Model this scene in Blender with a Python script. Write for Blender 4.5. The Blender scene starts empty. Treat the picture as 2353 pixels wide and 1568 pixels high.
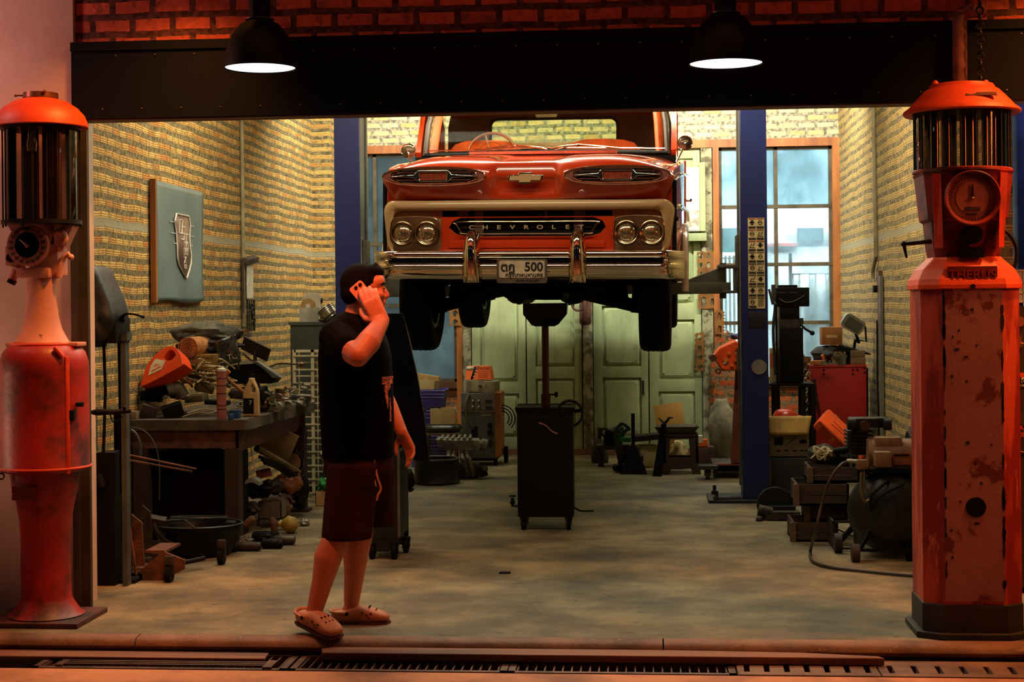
import bpy, bmesh, math, random
from mathutils import Vector, Matrix, Euler, noise
random.seed(7)
PI = math.pi
S = bpy.context.scene
COL = S.collection
# ------------------------------------------------------------------ camera geometry
F = 3600.0; TH = math.atan(314/3600.0); RO = 0.0097; CH = 1.5; CX = 1176.5; CY = 703.0
RGT = Vector((math.cos(TH), math.sin(TH), 0)); FWD = Vector((-math.sin(TH), math.cos(TH), 0)); UP = Vector((0, 0, 1))
def ray(px, py):
    u = px-CX; v = CY-py
    return RGT*((u+RO*v)/F) + FWD + UP*((v-RO*u)/F)
def at(px, py, Y):
    d = ray(px, py); k = Y/d.y
    return Vector((d.x*k, Y, CH+d.z*k))
def atx(px, py, X):
    d = ray(px, py); k = X/d.x
    return Vector((X, d.y*k, CH+d.z*k))
def atz(px, py, Z=0.0):
    d = ray(px, py); k = (Z-CH)/d.z
    return Vector((d.x*k, d.y*k, Z))
def xz(px, py, Y):
    p = at(px, py, Y); return (p.x, p.z)
def mpp(Y): return Y/F      # metres per photo pixel near plane Y

cam_d = bpy.data.cameras.new('camera'); cam = bpy.data.objects.new('camera', cam_d); COL.objects.link(cam)
cam_d.sensor_width = 36; cam_d.lens = 36*F/2353; cam_d.shift_y = -81/2353; cam_d.clip_end = 200
cr = RGT*math.cos(RO)-UP*math.sin(RO); cu = RGT*math.sin(RO)+UP*math.cos(RO); cb = -FWD
cam.matrix_world = Matrix(((cr.x, cu.x, cb.x, 0), (cr.y, cu.y, cb.y, 0), (cr.z, cu.z, cb.z, CH), (0, 0, 0, 1)))
S.camera = cam
S.view_settings.view_transform = 'Standard'; S.view_settings.look = 'None'
S.view_settings.gamma = 1; S.view_settings.use_curve_mapping = False; S.view_settings.exposure = 0.0

# ------------------------------------------------------------------ materials
def lin(c):
    def f(v):
        v /= 255.0
        return v/12.92 if v <= .04045 else ((v+.055)/1.055)**2.4
    return (f(c[0]), f(c[1]), f(c[2]), 1)
MATS = {}
def mat(name, c, rough=.55, metal=0.0, c2=None, vs=6.0, lo=.4, hi=.65, c3=None, s3=25.0, lo3=.6, hi3=.68, bump=0.0, bs=60.0, em=None, es=0.0, rv=0.0, coat=0.0, spec=None, stretch=None):
    if name in MATS: return MATS[name]
    m = bpy.data.materials.new(name); m.use_nodes = True; MATS[name] = m
    nt = m.node_tree; N = nt.nodes; L = nt.links; b = N['Principled BSDF']
    b.inputs['Base Color'].default_value = lin(c); b.inputs['Roughness'].default_value = rough; b.inputs['Metallic'].default_value = metal
    if spec is None and max(c) < 16: spec = .18
    if spec is not None: b.inputs['Specular IOR Level'].default_value = spec
    if coat: b.inputs['Coat Weight'].default_value = coat; b.inputs['Coat Roughness'].default_value = .04
    tc = N.new('ShaderNodeTexCoord'); src = tc.outputs['Object']
    if stretch:
        mp = N.new('ShaderNodeMapping'); mp.inputs['Scale'].default_value = stretch; L.new(src, mp.inputs[0]); src = mp.outputs[0]
    def nz(sc, det=6, r=.6):
        n = N.new('ShaderNodeTexNoise'); n.inputs['Scale'].default_value = sc; n.inputs['Detail'].default_value = det; n.inputs['Roughness'].default_value = r
        L.new(src, n.inputs['Vector']); return n
    def ramp(n, a, z):
        r = N.new('ShaderNodeMapRange'); r.inputs['From Min'].default_value = a; r.inputs['From Max'].default_value = z
        L.new(n.outputs['Fac'], r.inputs['Value']); return r.outputs['Result']
    last = None
    if c2 is None: c2 = tuple(max(0, v*.78) for v in c)
    n1 = nz(vs); f1 = ramp(n1, lo, hi)
    mx = N.new('ShaderNodeMix'); mx.data_type = 'RGBA'; mx.inputs['A'].default_value = lin(c); mx.inputs['B'].default_value = lin(c2)
    L.new(f1, mx.inputs['Factor']); last = mx.outputs['Result']
    if c3:
        n3 = nz(s3, 8, .7); f3 = ramp(n3, lo3, hi3)
        m3 = N.new('ShaderNodeMix'); m3.data_type = 'RGBA'; L.new(last, m3.inputs['A']); m3.inputs['B'].default_value = lin(c3)
        L.new(f3, m3.inputs['Factor']); last = m3.outputs['Result']
    L.new(last, b.inputs['Base Color'])
    if rv:
        r = N.new('ShaderNodeMapRange'); r.inputs['To Min'].default_value = rough-rv; r.inputs['To Max'].default_value = rough+rv
        L.new(n1.outputs['Fac'], r.inputs['Value']); L.new(r.outputs['Result'], b.inputs['Roughness'])
    if bump:
        nb = nz(bs, 5); bp = N.new('ShaderNodeBump'); bp.inputs['Strength'].default_value = bump; bp.inputs['Distance'].default_value = .01
        L.new(nb.outputs['Fac'], bp.inputs['Height']); L.new(bp.outputs[0], b.inputs['Normal'])
    if em:
        b.inputs['Emission Color'].default_value = lin(em); b.inputs['Emission Strength'].default_value = es
    return m
def glass(name, tint=(220, 230, 230), op=.12, rough=.03, dcol=(160, 190, 200), spots=0, gk=1.0):
    if name in MATS: return MATS[name]
    m = bpy.data.materials.new(name); m.use_nodes = True; MATS[name] = m
    nt = m.node_tree; N = nt.nodes; L = nt.links
    for n in list(N): N.remove(n)
    o = N.new('ShaderNodeOutputMaterial'); t = N.new('ShaderNodeBsdfTransparent'); t.inputs[0].default_value = lin(tint)
    g = N.new('ShaderNodeBsdfGlossy'); g.inputs['Roughness'].default_value = rough; g.inputs[0].default_value = (1, 1, 1, 1)
    d = N.new('ShaderNodeBsdfTranslucent'); d.inputs[0].default_value = lin(dcol)
    fr = N.new('ShaderNodeFresnel'); fr.inputs[0].default_value = 1.45
    m1 = N.new('ShaderNodeMixShader'); m2 = N.new('ShaderNodeMixShader')
    m1.inputs[0].default_value = op; L.new(t.outputs[0], m1.inputs[1]); L.new(d.outputs[0], m1.inputs[2])
    if spots:
        tc = N.new('ShaderNodeTexCoord'); nz = N.new('ShaderNodeTexNoise'); nz.inputs['Scale'].default_value = 3.0; nz.inputs['Detail'].default_value = 8
        L.new(tc.outputs['Object'], nz.inputs['Vector']); r = N.new('ShaderNodeMapRange')
        r.inputs['To Min'].default_value = max(0, op-spots); r.inputs['To Max'].default_value = min(1, op+spots)
        r.inputs['From Min'].default_value = .35; r.inputs['From Max'].default_value = .65
        L.new(nz.outputs['Fac'], r.inputs['Value']); L.new(r.outputs['Result'], m1.inputs[0])
    gm = N.new('ShaderNodeMath'); gm.operation = 'MULTIPLY'; gm.inputs[1].default_value = gk; L.new(fr.outputs[0], gm.inputs[0]); L.new(gm.outputs[0], m2.inputs[0]); L.new(m1.outputs[0], m2.inputs[1]); L.new(g.outputs[0], m2.inputs[2]); L.new(m2.outputs[0], o.inputs[0])
    return m

# ------------------------------------------------------------------ objects
def thing(name, label, cat, loc=(0, 0, 0), rz=0.0, group=None, rot=None):
    o = bpy.data.objects.new(name, None); COL.objects.link(o); o.empty_display_size = .1
    o.location = loc; o.rotation_euler = rot if rot else (0, 0, rz)
    o['label'] = label; o['category'] = cat
    if group: o['group'] = group
    return o
def tag(o, label, cat, group=None):
    o['label'] = label; o['category'] = cat
    if group: o['group'] = group
    return o
def dup(root, loc, rz=None, label=None, group=None, rot=None, scale=None):
    r = root.copy(); COL.objects.link(r); r.location = loc
    if rz is not None: r.rotation_euler = (0, 0, rz)
    if rot: r.rotation_euler = rot
    if scale: r.scale = (scale,)*3
    if label: r['label'] = label
    if group: r['group'] = group
    for ch in list(root.children):
        c = ch.copy(); COL.objects.link(c); c.parent = r
        for g in ch.children:
            d = g.copy(); COL.objects.link(d); d.parent = c
    return r
def V(*a): return Vector(a)
def smooth_path(pts, n=6, closed=False):
    P = [Vector(p) for p in pts]; out = []; m = len(P)
    rng = range(m if closed else m-1)
    for i in rng:
        if closed: p0, p1, p2, p3 = P[(i-1) % m], P[i], P[(i+1) % m], P[(i+2) % m]
        else: p0, p1, p2, p3 = P[max(i-1, 0)], P[i], P[i+1], P[min(i+2, m-1)]
        for k in range(n):
            t = k/n
            out.append(.5*((2*p1)+(p2-p0)*t+(2*p0-5*p1+4*p2-p3)*t*t+(3*p1-p0-3*p2+p3)*t**3))
    if not closed: out.append(P[-1].copy())
    return out
def rrect(w, h, r, n=5, cx=0, cy=0):
    out = []
    for (sx, sy, a0) in ((1, 1, 0), (-1, 1, 90), (-1, -1, 180), (1, -1, 270)):
        for k in range(n+1):
            a = math.radians(a0+90*k/n)
            out.append((cx+sx*(w/2-r)+r*math.cos(a), cy+sy*(h/2-r)+r*math.sin(a)))
    return out
def ell(a, b, n=32, cx=0, cy=0, p=2.0):
    out = []
    for k in range(n):
        t = 2*PI*k/n; c, s = math.cos(t), math.sin(t)
        out.append((cx+a*math.copysign(abs(c)**(2/p), c), cy+b*math.copysign(abs(s)**(2/p), s)))
    return out
def axmat(axis):
    z = Vector(axis).normalized()
    x = z.orthogonal().normalized(); y = z.cross(x)
    return Matrix((x, y, z)).transposed()
class MB:
    def __init__(s, M=None): s.bm = bmesh.new(); s.M = M or Matrix.Identity(4)
    def v(s, p): return s.bm.verts.new(s.M @ Vector(p))
    def face(s, vs):
        try: return s.bm.faces.new(vs)
        except ValueError: return None
    def box(s, c, d, r=(0, 0, 0), bev=0.0, taper=None):
        M = Matrix.Translation(c) @ Euler(r).to_matrix().to_4x4()
        vs = []
        for z in (-.5, .5):
            k = 1.0 if (taper is None or z < 0) else taper
            for (x, y) in ((-.5, -.5), (.5, -.5), (.5, .5), (-.5, .5)):
                vs.append(s.v(M @ Vector((x*d[0]*k, y*d[1]*k, z*d[2]))))
        fs = [s.face([vs[i] for i in f]) for f in ((3, 2, 1, 0), (4, 5, 6, 7), (0, 1, 5, 4), (1, 2, 6, 5), (2, 3, 7, 6), (3, 0, 4, 7))]
        if bev:
            es = list({e for f in fs for e in f.edges})
            bmesh.ops.bevel(s.bm, geom=es, offset=min(bev, .45*min(d)), segments=2, affect='EDGES', profile=.6)
        return s
    def b2(s, p, q, bev=0.0):
        p = Vector(p); q = Vector(q); return s.box((p+q)/2, [abs(a) for a in (q-p)], bev=bev)
    def ringv(s, c, R3, r, n, e=1.0, ph=0.0):
        return [s.v(Vector(c)+R3 @ Vector((r*math.cos(2*PI*k/n+ph), r*e*math.sin(2*PI*k/n+ph), 0))) for k in range(n)]
    def bridge(s, a, b):
        n = len(a)
        for k in range(n): s.face([a[k], a[(k+1) % n], b[(k+1) % n], b[k]])
    def cyl(s, a, b, r, r2=None, n=16, cap=True, e=1.0):
        a = Vector(a); b = Vector(b); R3 = axmat(b-a); r2 = r if r2 is None else r2
        A = s.ringv(a, R3, r, n, e); B = s.ringv(b, R3, r2, n, e); s.bridge(A, B)
        if cap: s.face(A[::-1]); s.face(B)
        return s
    def lathe(s, prof, c=(0, 0, 0), axis=(0, 0, 1), n=32, e=1.0, ph=0.0, R3=None):
        R3 = R3 or (Matrix.Identity(3) if tuple(axis) == (0, 0, 1) else axmat(axis)); c = Vector(c); rings = []
        for (r, z) in prof:
            p = c+R3 @ Vector((0, 0, z))
            rings.append([s.v(p)] if r < 1e-6 else s.ringv(p, R3, r, n, e, ph))
        for A, B in zip(rings, rings[1:]):
            if len(A) == 1 and len(B) == 1: continue
            if len(A) == 1:
                for k in range(n): s.face([A[0], B[(k+1) % n], B[k]][::-1])
            elif len(B) == 1:
                for k in range(n): s.face([A[k], A[(k+1) % n], B[0]])
            else: s.bridge(A, B)
        return s
    def tube(s, pts, r, n=8, closed=False, cap=True, flat=1.0):
        P = [Vector(p) for p in pts]; m = len(P); rr = r if isinstance(r, (list, tuple)) else [r]*m
        T = []
        for i in range(m):
            a = P[(i-1) % m] if (closed or i > 0) else P[i]; b = P[(i+1) % m] if (closed or i < m-1) else P[i]
            t = (b-a); T.append(t.normalized() if t.length > 1e-9 else Vector((0, 0, 1)))
        nx = T[0].orthogonal().normalized(); rings = []
        for i in range(m):
            nx = (nx-T[i]*nx.dot(T[i])); nx = nx.normalized() if nx.length > 1e-6 else T[i].orthogonal().normalized()
            ny = T[i].cross(nx)
            rings.append([s.v(P[i]+nx*rr[i]*math.cos(2*PI*k/n)+ny*rr[i]*flat*math.sin(2*PI*k/n)) for k in range(n)])
        for A, B in zip(rings, rings[1:]): s.bridge(A, B)
        if closed: s.bridge(rings[-1], rings[0])
        elif cap: s.face(rings[0][::-1]); s.face(rings[-1])
        return s
    def torus(s, c, R, r, axis=(0, 0, 1), n=32, m=8, a0=0, a1=2*PI):
        R3 = axmat(axis); c = Vector(c); full = abs(a1-a0-2*PI) < 1e-6
        pts = [c+R3 @ Vector((R*math.cos(a0+(a1-a0)*k/n), R*math.sin(a0+(a1-a0)*k/n), 0)) for k in range(n if full else n+1)]
        return s.tube(pts, r, m, closed=full)
    def sph(s, c, r, rot=(0, 0, 0), n=16, m=10):
        if not isinstance(r, (tuple, list)): r = (r, r, r)
        M = Matrix.Translation(c) @ Euler(rot).to_matrix().to_4x4() @ Matrix.Diagonal((*r, 1))
        R = [[s.v(M @ Vector((0, 0, -1)))]]
        for j in range(1, m):
            t = -PI/2+PI*j/m
            R.append([s.v(M @ Vector((math.cos(t)*math.cos(2*PI*k/n), math.cos(t)*math.sin(2*PI*k/n), math.sin(t)))) for k in range(n)])
        R.append([s.v(M @ Vector((0, 0, 1)))])
        for k in range(n): s.face([R[0][0], R[1][(k+1) % n], R[1][k]]); s.face([R[-1][0], R[-2][k], R[-2][(k+1) % n]])
        for A, B in zip(R[1:-2], R[2:-1]): s.bridge(A, B)
        return s
    def prism(s, pts, t, plane='xz', o=0.0, holes=()):
        """polygon extruded: plane xz -> along y from o to o+t ; yz -> along x ; xy -> along z"""
        def P(p, h):
            return {'xz': (p[0], h, p[1]), 'yz': (h, p[0], p[1]), 'xy': (p[0], p[1], h)}[plane]
        tmp = bmesh.new(); es = []
        for loop in [pts]+list(holes):
            vs = [tmp.verts.new(P(p, o)) for p in loop]
            es += [tmp.edges.new((vs[i], vs[(i+1) % len(vs)])) for i in range(len(vs))]
        bmesh.ops.triangle_fill(tmp, use_beauty=True, use_dissolve=False, edges=es)
        nrm = Vector(P((0, 0), 1.0))*t
        r = bmesh.ops.extrude_face_region(tmp, geom=tmp.faces[:])
        for v in [g for g in r['geom'] if isinstance(g, bmesh.types.BMVert)]: v.co += nrm
        bmesh.ops.recalc_face_normals(tmp, faces=tmp.faces[:])
        mp = {v: s.v(v.co) for v in tmp.verts}
        for f in tmp.faces: s.face([mp[v] for v in f.verts])
        tmp.free(); return s
    def grid(s, fn, nu, nv, cu=False):
        G = [[s.v(fn(i/nu, j/nv)) for i in range(nu if cu else nu+1)] for j in range(nv+1)]
        for j in range(nv):
            for i in range(nu):
                i2 = (i+1) % nu if cu else i+1
                s.face([G[j][i], G[j][i2], G[j+1][i2], G[j+1][i]])
        return s
    def loft(s, rings, cap=True, closed=False):
        R = [[s.v(p) for p in r] for r in rings]
        for A, B in zip(R, R[1:]): s.bridge(A, B)
        if closed: s.bridge(R[-1], R[0])
        elif cap: s.face(R[0][::-1]); s.face(R[-1])
        return s
    def obj(s, name, m, parent=None, smooth=40, sub=0, solid=0.0, recalc=True, loc=None, rot=None, off=-1, remesh=0, bevel=0, kind=None):
        if recalc: bmesh.ops.recalc_face_normals(s.bm, faces=s.bm.faces[:])
        ca = math.radians(smooth)
        for f in s.bm.faces: f.smooth = smooth > 0
        if smooth > 0 and not sub:
            for e in s.bm.edges:
                if len(e.link_faces) == 2 and e.calc_face_angle(0) > ca: e.smooth = False
        me = bpy.data.meshes.new(name); s.bm.to_mesh(me); s.bm.free()
        o = bpy.data.objects.new(name, me); COL.objects.link(o); o.data.materials.append(m)
        if parent: o.parent = parent
        if loc: o.location = loc
        if rot: o.rotation_euler = rot
        if remesh:
            md = o.modifiers.new('r', 'REMESH'); md.mode = 'VOXEL'; md.voxel_size = remesh; md.use_smooth_shade = True
            sm = o.modifiers.new('s', 'SMOOTH'); sm.factor = .5; sm.iterations = 3
        if solid:
            md = o.modifiers.new('t', 'SOLIDIFY'); md.thickness = solid; md.offset = off
        if bevel:
            md = o.modifiers.new('b', 'BEVEL'); md.width = bevel; md.segments = 2; md.limit_method = 'ANGLE'; md.angle_limit = math.radians(50)
        if sub:
            md = o.modifiers.new('u', 'SUBSURF'); md.levels = sub; md.render_levels = sub
        if kind: o['kind'] = kind
        return o
def text(name, body, size, m, parent=None, loc=(0, 0, 0), rot=(PI/2, 0, 0), ext=.001, sx=1.0, align='CENTER', bold=0.0, kind=None):
    cu = bpy.data.curves.new(name, 'FONT'); cu.body = body; cu.size = size; cu.extrude = ext; cu.align_x = align; cu.align_y = 'CENTER'; cu.offset = bold; cu.resolution_u = 3
    t = bpy.data.objects.new('tmp', cu); COL.objects.link(t)
    dg = bpy.context.evaluated_depsgraph_get(); me = bpy.data.meshes.new_from_object(t.evaluated_get(dg))
    bpy.data.objects.remove(t); bpy.data.curves.remove(cu)
    o = bpy.data.objects.new(name, me); COL.objects.link(o); me.materials.clear(); me.materials.append(m)
    o.location = loc; o.rotation_euler = rot; o.scale = (sx, 1, 1)
    if parent: o.parent = parent
    return o
def poly(pts): return [tuple(p) for p in pts]
def struct(mb, name, m, **k):
    o = mb.obj(name, m, **k); o['kind'] = 'structure'; return o
# ================================================================== SETTING
YF = 7.6; YB = 15.7; XL = -3.30; XR = 1.884
def brick_wall_mat(name, bricks, mortar, bw, bh, ms, u='x', stripes=0, bump=.6, off=.5, mnoise=.35, rowvar=0.0, wob=.008, c3=None):
    """bricks: list of sRGB colours; u = horizontal object axis"""
    m = bpy.data.materials.new(name); m.use_nodes = True; nt = m.node_tree; N = nt.nodes; L = nt.links; b = N['Principled BSDF']
    b.inputs['Roughness'].default_value = .88; b.inputs['Specular IOR Level'].default_value = .25
    tc = N.new('ShaderNodeTexCoord'); sp = N.new('ShaderNodeSeparateXYZ'); L.new(tc.outputs['Object'], sp.inputs[0])
    # hand-laid wobble
    nw = N.new('ShaderNodeTexNoise'); nw.inputs['Scale'].default_value = 2.2; nw.inputs['Detail'].default_value = 2; L.new(tc.outputs['Object'], nw.inputs['Vector'])
    nw2 = N.new('ShaderNodeTexNoise'); nw2.inputs['Scale'].default_value = 45; nw2.inputs['Detail'].default_value = 2; L.new(tc.outputs['Object'], nw2.inputs['Vector'])
    def math_(op, a, bb):
        n = N.new('ShaderNodeMath'); n.operation = op
        for i, x in enumerate((a, bb)):
            if x is None: continue
            if isinstance(x, (int, float)): n.inputs[i].default_value = x
            else: L.new(x, n.inputs[i])
        return n.outputs[0]
    w = math_('ADD', math_('MULTIPLY', math_('SUBTRACT', nw.outputs['Fac'], .5), wob*5), math_('MULTIPLY', math_('SUBTRACT', nw2.outputs['Fac'], .5), wob))
    z = math_('ADD', sp.outputs['Z'], w)
    U = math_('ADD', sp.outputs['X' if u == 'x' else 'Y'], math_('MULTIPLY', math_('SUBTRACT', nw2.outputs['Fac'], .5), wob*1.2))
    cb = N.new('ShaderNodeCombineXYZ'); L.new(U, cb.inputs[0]); L.new(z, cb.inputs[1])
    br = N.new('ShaderNodeTexBrick'); L.new(cb.outputs[0], br.inputs['Vector'])
    br.offset = off; br.inputs['Scale'].default_value = 1.0; br.inputs['Brick Width'].default_value = bw; br.inputs['Row Height'].default_value = bh
    br.inputs['Mortar Size'].default_value = ms; br.inputs['Mortar Smooth'].default_value = .12; br.inputs['Bias'].default_value = 0
    br.inputs['Color1'].default_value = (0, 0, 0, 1); br.inputs['Color2'].default_value = (1, 1, 1, 1); br.inputs['Mortar'].default_value = (.5, .5, .5, 1)
    cr = N.new('ShaderNodeValToRGB'); L.new(br.outputs['Color'], cr.inputs[0]); e = cr.color_ramp; e.interpolation = 'LINEAR'
    e.elements[0].position = 0; e.elements[0].color = lin(bricks[0]); e.elements[1].position = 1; e.elements[1].color = lin(bricks[-1])
    for i, c in enumerate(bricks[1:-1]): x = e.elements.new((i+1)/(len(bricks)-1)); x.color = lin(c)
    col = cr.outputs[0]
    # grain on brick
    ng = N.new('ShaderNodeTexNoise'); ng.inputs['Scale'].default_value = 30; ng.inputs['Detail'].default_value = 6; L.new(tc.outputs['Object'], ng.inputs['Vector'])
    mg = N.new('ShaderNodeMix'); mg.data_type = 'RGBA'; mg.blend_type = 'MULTIPLY'; mg.inputs['Factor'].default_value = .5; L.new(col, mg.inputs['A'])
    rg = N.new('ShaderNodeMapRange'); rg.inputs['From Min'].default_value = .3; rg.inputs['From Max'].default_value = .7; rg.inputs['To Min'].default_value = .45; rg.inputs['To Max'].default_value = 1.25
    L.new(ng.outputs['Fac'], rg.inputs['Value']); L.new(rg.outputs[0], mg.inputs['B']); col = mg.outputs['Result']
    # mortar with splashes over bricks
    nm = N.new('ShaderNodeTexNoise'); nm.inputs['Scale'].default_value = 14; nm.inputs['Detail'].default_value = 5; L.new(tc.outputs['Object'], nm.inputs['Vector'])
    rm = N.new('ShaderNodeMapRange'); rm.inputs['From Min'].default_value = .58; rm.inputs['From Max'].default_value = .66; rm.inputs['To Max'].default_value = mnoise*2; L.new(nm.outputs['Fac'], rm.inputs['Value'])
    fac = math_('MAXIMUM', br.outputs['Fac'], rm.outputs[0])
    if stripes:
        # hollow bricks: thick bed joints, fine grooves along each brick
        fr = math_('FRACT', math_('DIVIDE', z, bh), None)
        bed = N.new('ShaderNodeMapRange'); bed.inputs['From Min'].default_value = .575; bed.inputs['From Max'].default_value = .605; L.new(fr, bed.inputs['Value'])
        fac = math_('MAXIMUM', fac, bed.outputs[0])
        tri = math_('PINGPONG', math_('MULTIPLY', fr, stripes/.585), .5)   # 0 at groove lines
        ss = N.new('ShaderNodeMapRange'); ss.inputs['From Min'].default_value = .13; ss.inputs['From Max'].default_value = .07; L.new(tri, ss.inputs['Value'])
        groove = ss.outputs[0]
    mm = N.new('ShaderNodeMix'); mm.data_type = 'RGBA'; L.new(fac, mm.inputs['Factor']); L.new(col, mm.inputs['A'])
    mn = N.new('ShaderNodeMix'); mn.data_type = 'RGBA'; mn.inputs['A'].default_value = lin(mortar); mn.inputs['B'].default_value = lin(tuple(v*.6 for v in mortar)); L.new(ng.outputs['Fac'], mn.inputs['Factor'])
    rmn = N.new('ShaderNodeMapRange'); rmn.inputs['From Min'].default_value = .38; rmn.inputs['From Max'].default_value = .62; L.new(ng.outputs['Fac'], rmn.inputs['Value']); L.new(rmn.outputs[0], mn.inputs['Factor']); L.new(mn.outputs['Result'], mm.inputs['B']); out = mm.outputs['Result']
    h = math_('SUBTRACT', 1.0, fac)
    if stripes:
        mk = math_('MULTIPLY', groove, math_('SUBTRACT', 1.0, fac))
        m2 = N.new('ShaderNodeMix'); m2.data_type = 'RGBA'; L.new(mk, m2.inputs['Factor']); L.new(out, m2.inputs['A']); m2.inputs['B'].default_value = lin((60, 42, 20)); out = m2.outputs['Result']
        h = math_('SUBTRACT', h, math_('MULTIPLY', mk, .9))
    if rowvar:
        # plaster repair band
        band = N.new('ShaderNodeMapRange'); 
        d = math_('ABSOLUTE', math_('SUBTRACT', z, rowvar), None)
        band.inputs['From Min'].default_value = .05; band.inputs['From Max'].default_value = .035; L.new(math_('ADD', d, math_('MULTIPLY', nw2.outputs['Fac'], .03)), band.inputs['Value'])
        m4 = N.new('ShaderNodeMix'); m4.data_type = 'RGBA'; L.new(band.outputs[0], m4.inputs['Factor']); L.new(out, m4.inputs['A']); m4.inputs['B'].default_value = lin((150, 145, 120)); out = m4.outputs['Result']
    L.new(out, b.inputs['Base Color'])
    hh = math_('ADD', h, math_('MULTIPLY', ng.outputs['Fac'], .5))
    bp = N.new('ShaderNodeBump'); bp.inputs['Strength'].default_value = bump; bp.inputs['Distance'].default_value = .012; L.new(hh, bp.inputs['Height']); L.new(bp.outputs[0], b.inputs['Normal'])
    return m
BR_side = brick_wall_mat('hollow_brick', [(190, 140, 72), (216, 172, 96), (224, 184, 108), (220, 178, 102), (214, 166, 92), (204, 136, 66)], (140, 126, 88), .132, .076, .0065, u='y', stripes=3, off=.35, rowvar=2.03, mnoise=.3)
BR_right = brick_wall_mat('hollow_brick_grey', [(178, 148, 88), (200, 172, 108), (190, 158, 98)], (146, 132, 96), .11, .085, .006, u='y', stripes=3, off=.35, mnoise=.42, rowvar=2.03)
BR_back = brick_wall_mat('yellow_brick', [(206, 168, 108), (222, 192, 136), (220, 198, 156), (208, 184, 140)], (170, 164, 140), .185, .075, .017, u='x', mnoise=.3, bump=.5, wob=.008)
BR_low = brick_wall_mat('rough_brick', [(150, 60, 30), (176, 92, 44), (140, 100, 66)], (128, 108, 78), .19, .085, .018, u='x', mnoise=.45)
BR_out = brick_wall_mat('facade_brick', [(176, 82, 60), (222, 106, 74), (200, 96, 70)], (110, 68, 58), .205, .09, .017, u='x', mnoise=.25, bump=.6)
# floor slab
def floor_mat():
    m = bpy.data.materials.new('concrete_floor'); m.use_nodes = True; nt = m.node_tree; N = nt.nodes; L = nt.links; b = N['Principled BSDF']
    tc = N.new('ShaderNodeTexCoord'); mp = N.new('ShaderNodeMapping'); mp.inputs['Scale'].default_value = (1.2, 1.3, 1); L.new(tc.outputs['Object'], mp.inputs[0])
    def nz(s, d, v=None):
        n = N.new('ShaderNodeTexNoise'); n.inputs['Scale'].default_value = s; n.inputs['Detail'].default_value = d; n.inputs['Roughness'].default_value = .65; L.new(v or mp.outputs[0], n.inputs['Vector']); return n.outputs['Fac']
    r = N.new('ShaderNodeValToRGB'); L.new(nz(1.6, 8), r.inputs[0]); e = r.color_ramp
    e.elements[0].position = .33; e.elements[0].color = lin((66, 61, 48)); e.elements[1].position = .64; e.elements[1].color = lin((140, 128, 94))
    x = e.elements.new(.5); x.color = lin((106, 98, 73))
    r2 = N.new('ShaderNodeMapRange'); r2.inputs['From Min'].default_value = .6; r2.inputs['From Max'].default_value = .72; L.new(nz(5, 6), r2.inputs['Value'])
    mx = N.new('ShaderNodeMix'); mx.data_type = 'RGBA'; mx.inputs['B'].default_value = lin((60, 56, 46)); L.new(r2.outputs[0], mx.inputs['Factor']); L.new(r.outputs[0], mx.inputs['A'])
    r3 = N.new('ShaderNodeMapRange'); r3.inputs['From Min'].default_value = .68; r3.inputs['From Max'].default_value = .75; L.new(nz(60, 3, tc.outputs['Object']), r3.inputs['Value'])
    m3 = N.new('ShaderNodeMix'); m3.data_type = 'RGBA'; m3.inputs['B'].default_value = lin((50, 46, 36)); L.new(r3.outputs[0], m3.inputs['Factor']); L.new(mx.outputs['Result'], m3.inputs['A'])
    L.new(m3.outputs['Result'], b.inputs['Base Color'])
    rr = N.new('ShaderNodeMapRange'); rr.inputs['To Min'].default_value = .45; rr.inputs['To Max'].default_value = .85; L.new(nz(3, 5), rr.inputs['Value']); L.new(rr.outputs[0], b.inputs['Roughness'])
    bp = N.new('ShaderNodeBump'); bp.inputs['Strength'].default_value = .25; bp.inputs['Distance'].default_value = .01; L.new(nz(20, 8), bp.inputs['Height']); L.new(bp.outputs[0], b.inputs['Normal'])
    return m
FLOOR = floor_mat()
struct(MB().b2((-5.2, 7.06, -.4), (6.2, 15.9, 0)), 'floor', FLOOR)
# rounded kerb lip at the threshold, split by joints
kerb = mat('kerb_concrete', (150, 110, 84), .7, c2=(96, 66, 50), vs=3, c3=(190, 150, 110), s3=12, lo3=.62, hi3=.7, bump=.5, bs=25)
xs = [-5.2, -2.35, .05, 2.3, 6.2]
for i in range(4):
    mb = MB(); pr = [(7.06, -.06), (6.99, -.06), (6.972, -.05), (6.966, -.035), (6.972, -.018), (6.99, -.005), (7.02, 0), (7.06, .001)]
    mb.prism(pr, xs[i+1]-xs[i]-.006, 'yz', xs[i]+.003); struct(mb, 'trim_%d' % (i+1), kerb)
street = mat('street_concrete', (232, 150, 100), .75, c2=(160, 100, 70), vs=2.5, bump=.4, bs=18)
struct(MB().b2((-9, -1.5, -.5), (9, 6.66, -.07)), 'ground', street)
struct(MB().b2((-9, 6.66, -.6), (9, 7.06, -.30)), 'ground', mat('drain_bottom', (24, 22, 20), .9))
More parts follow.
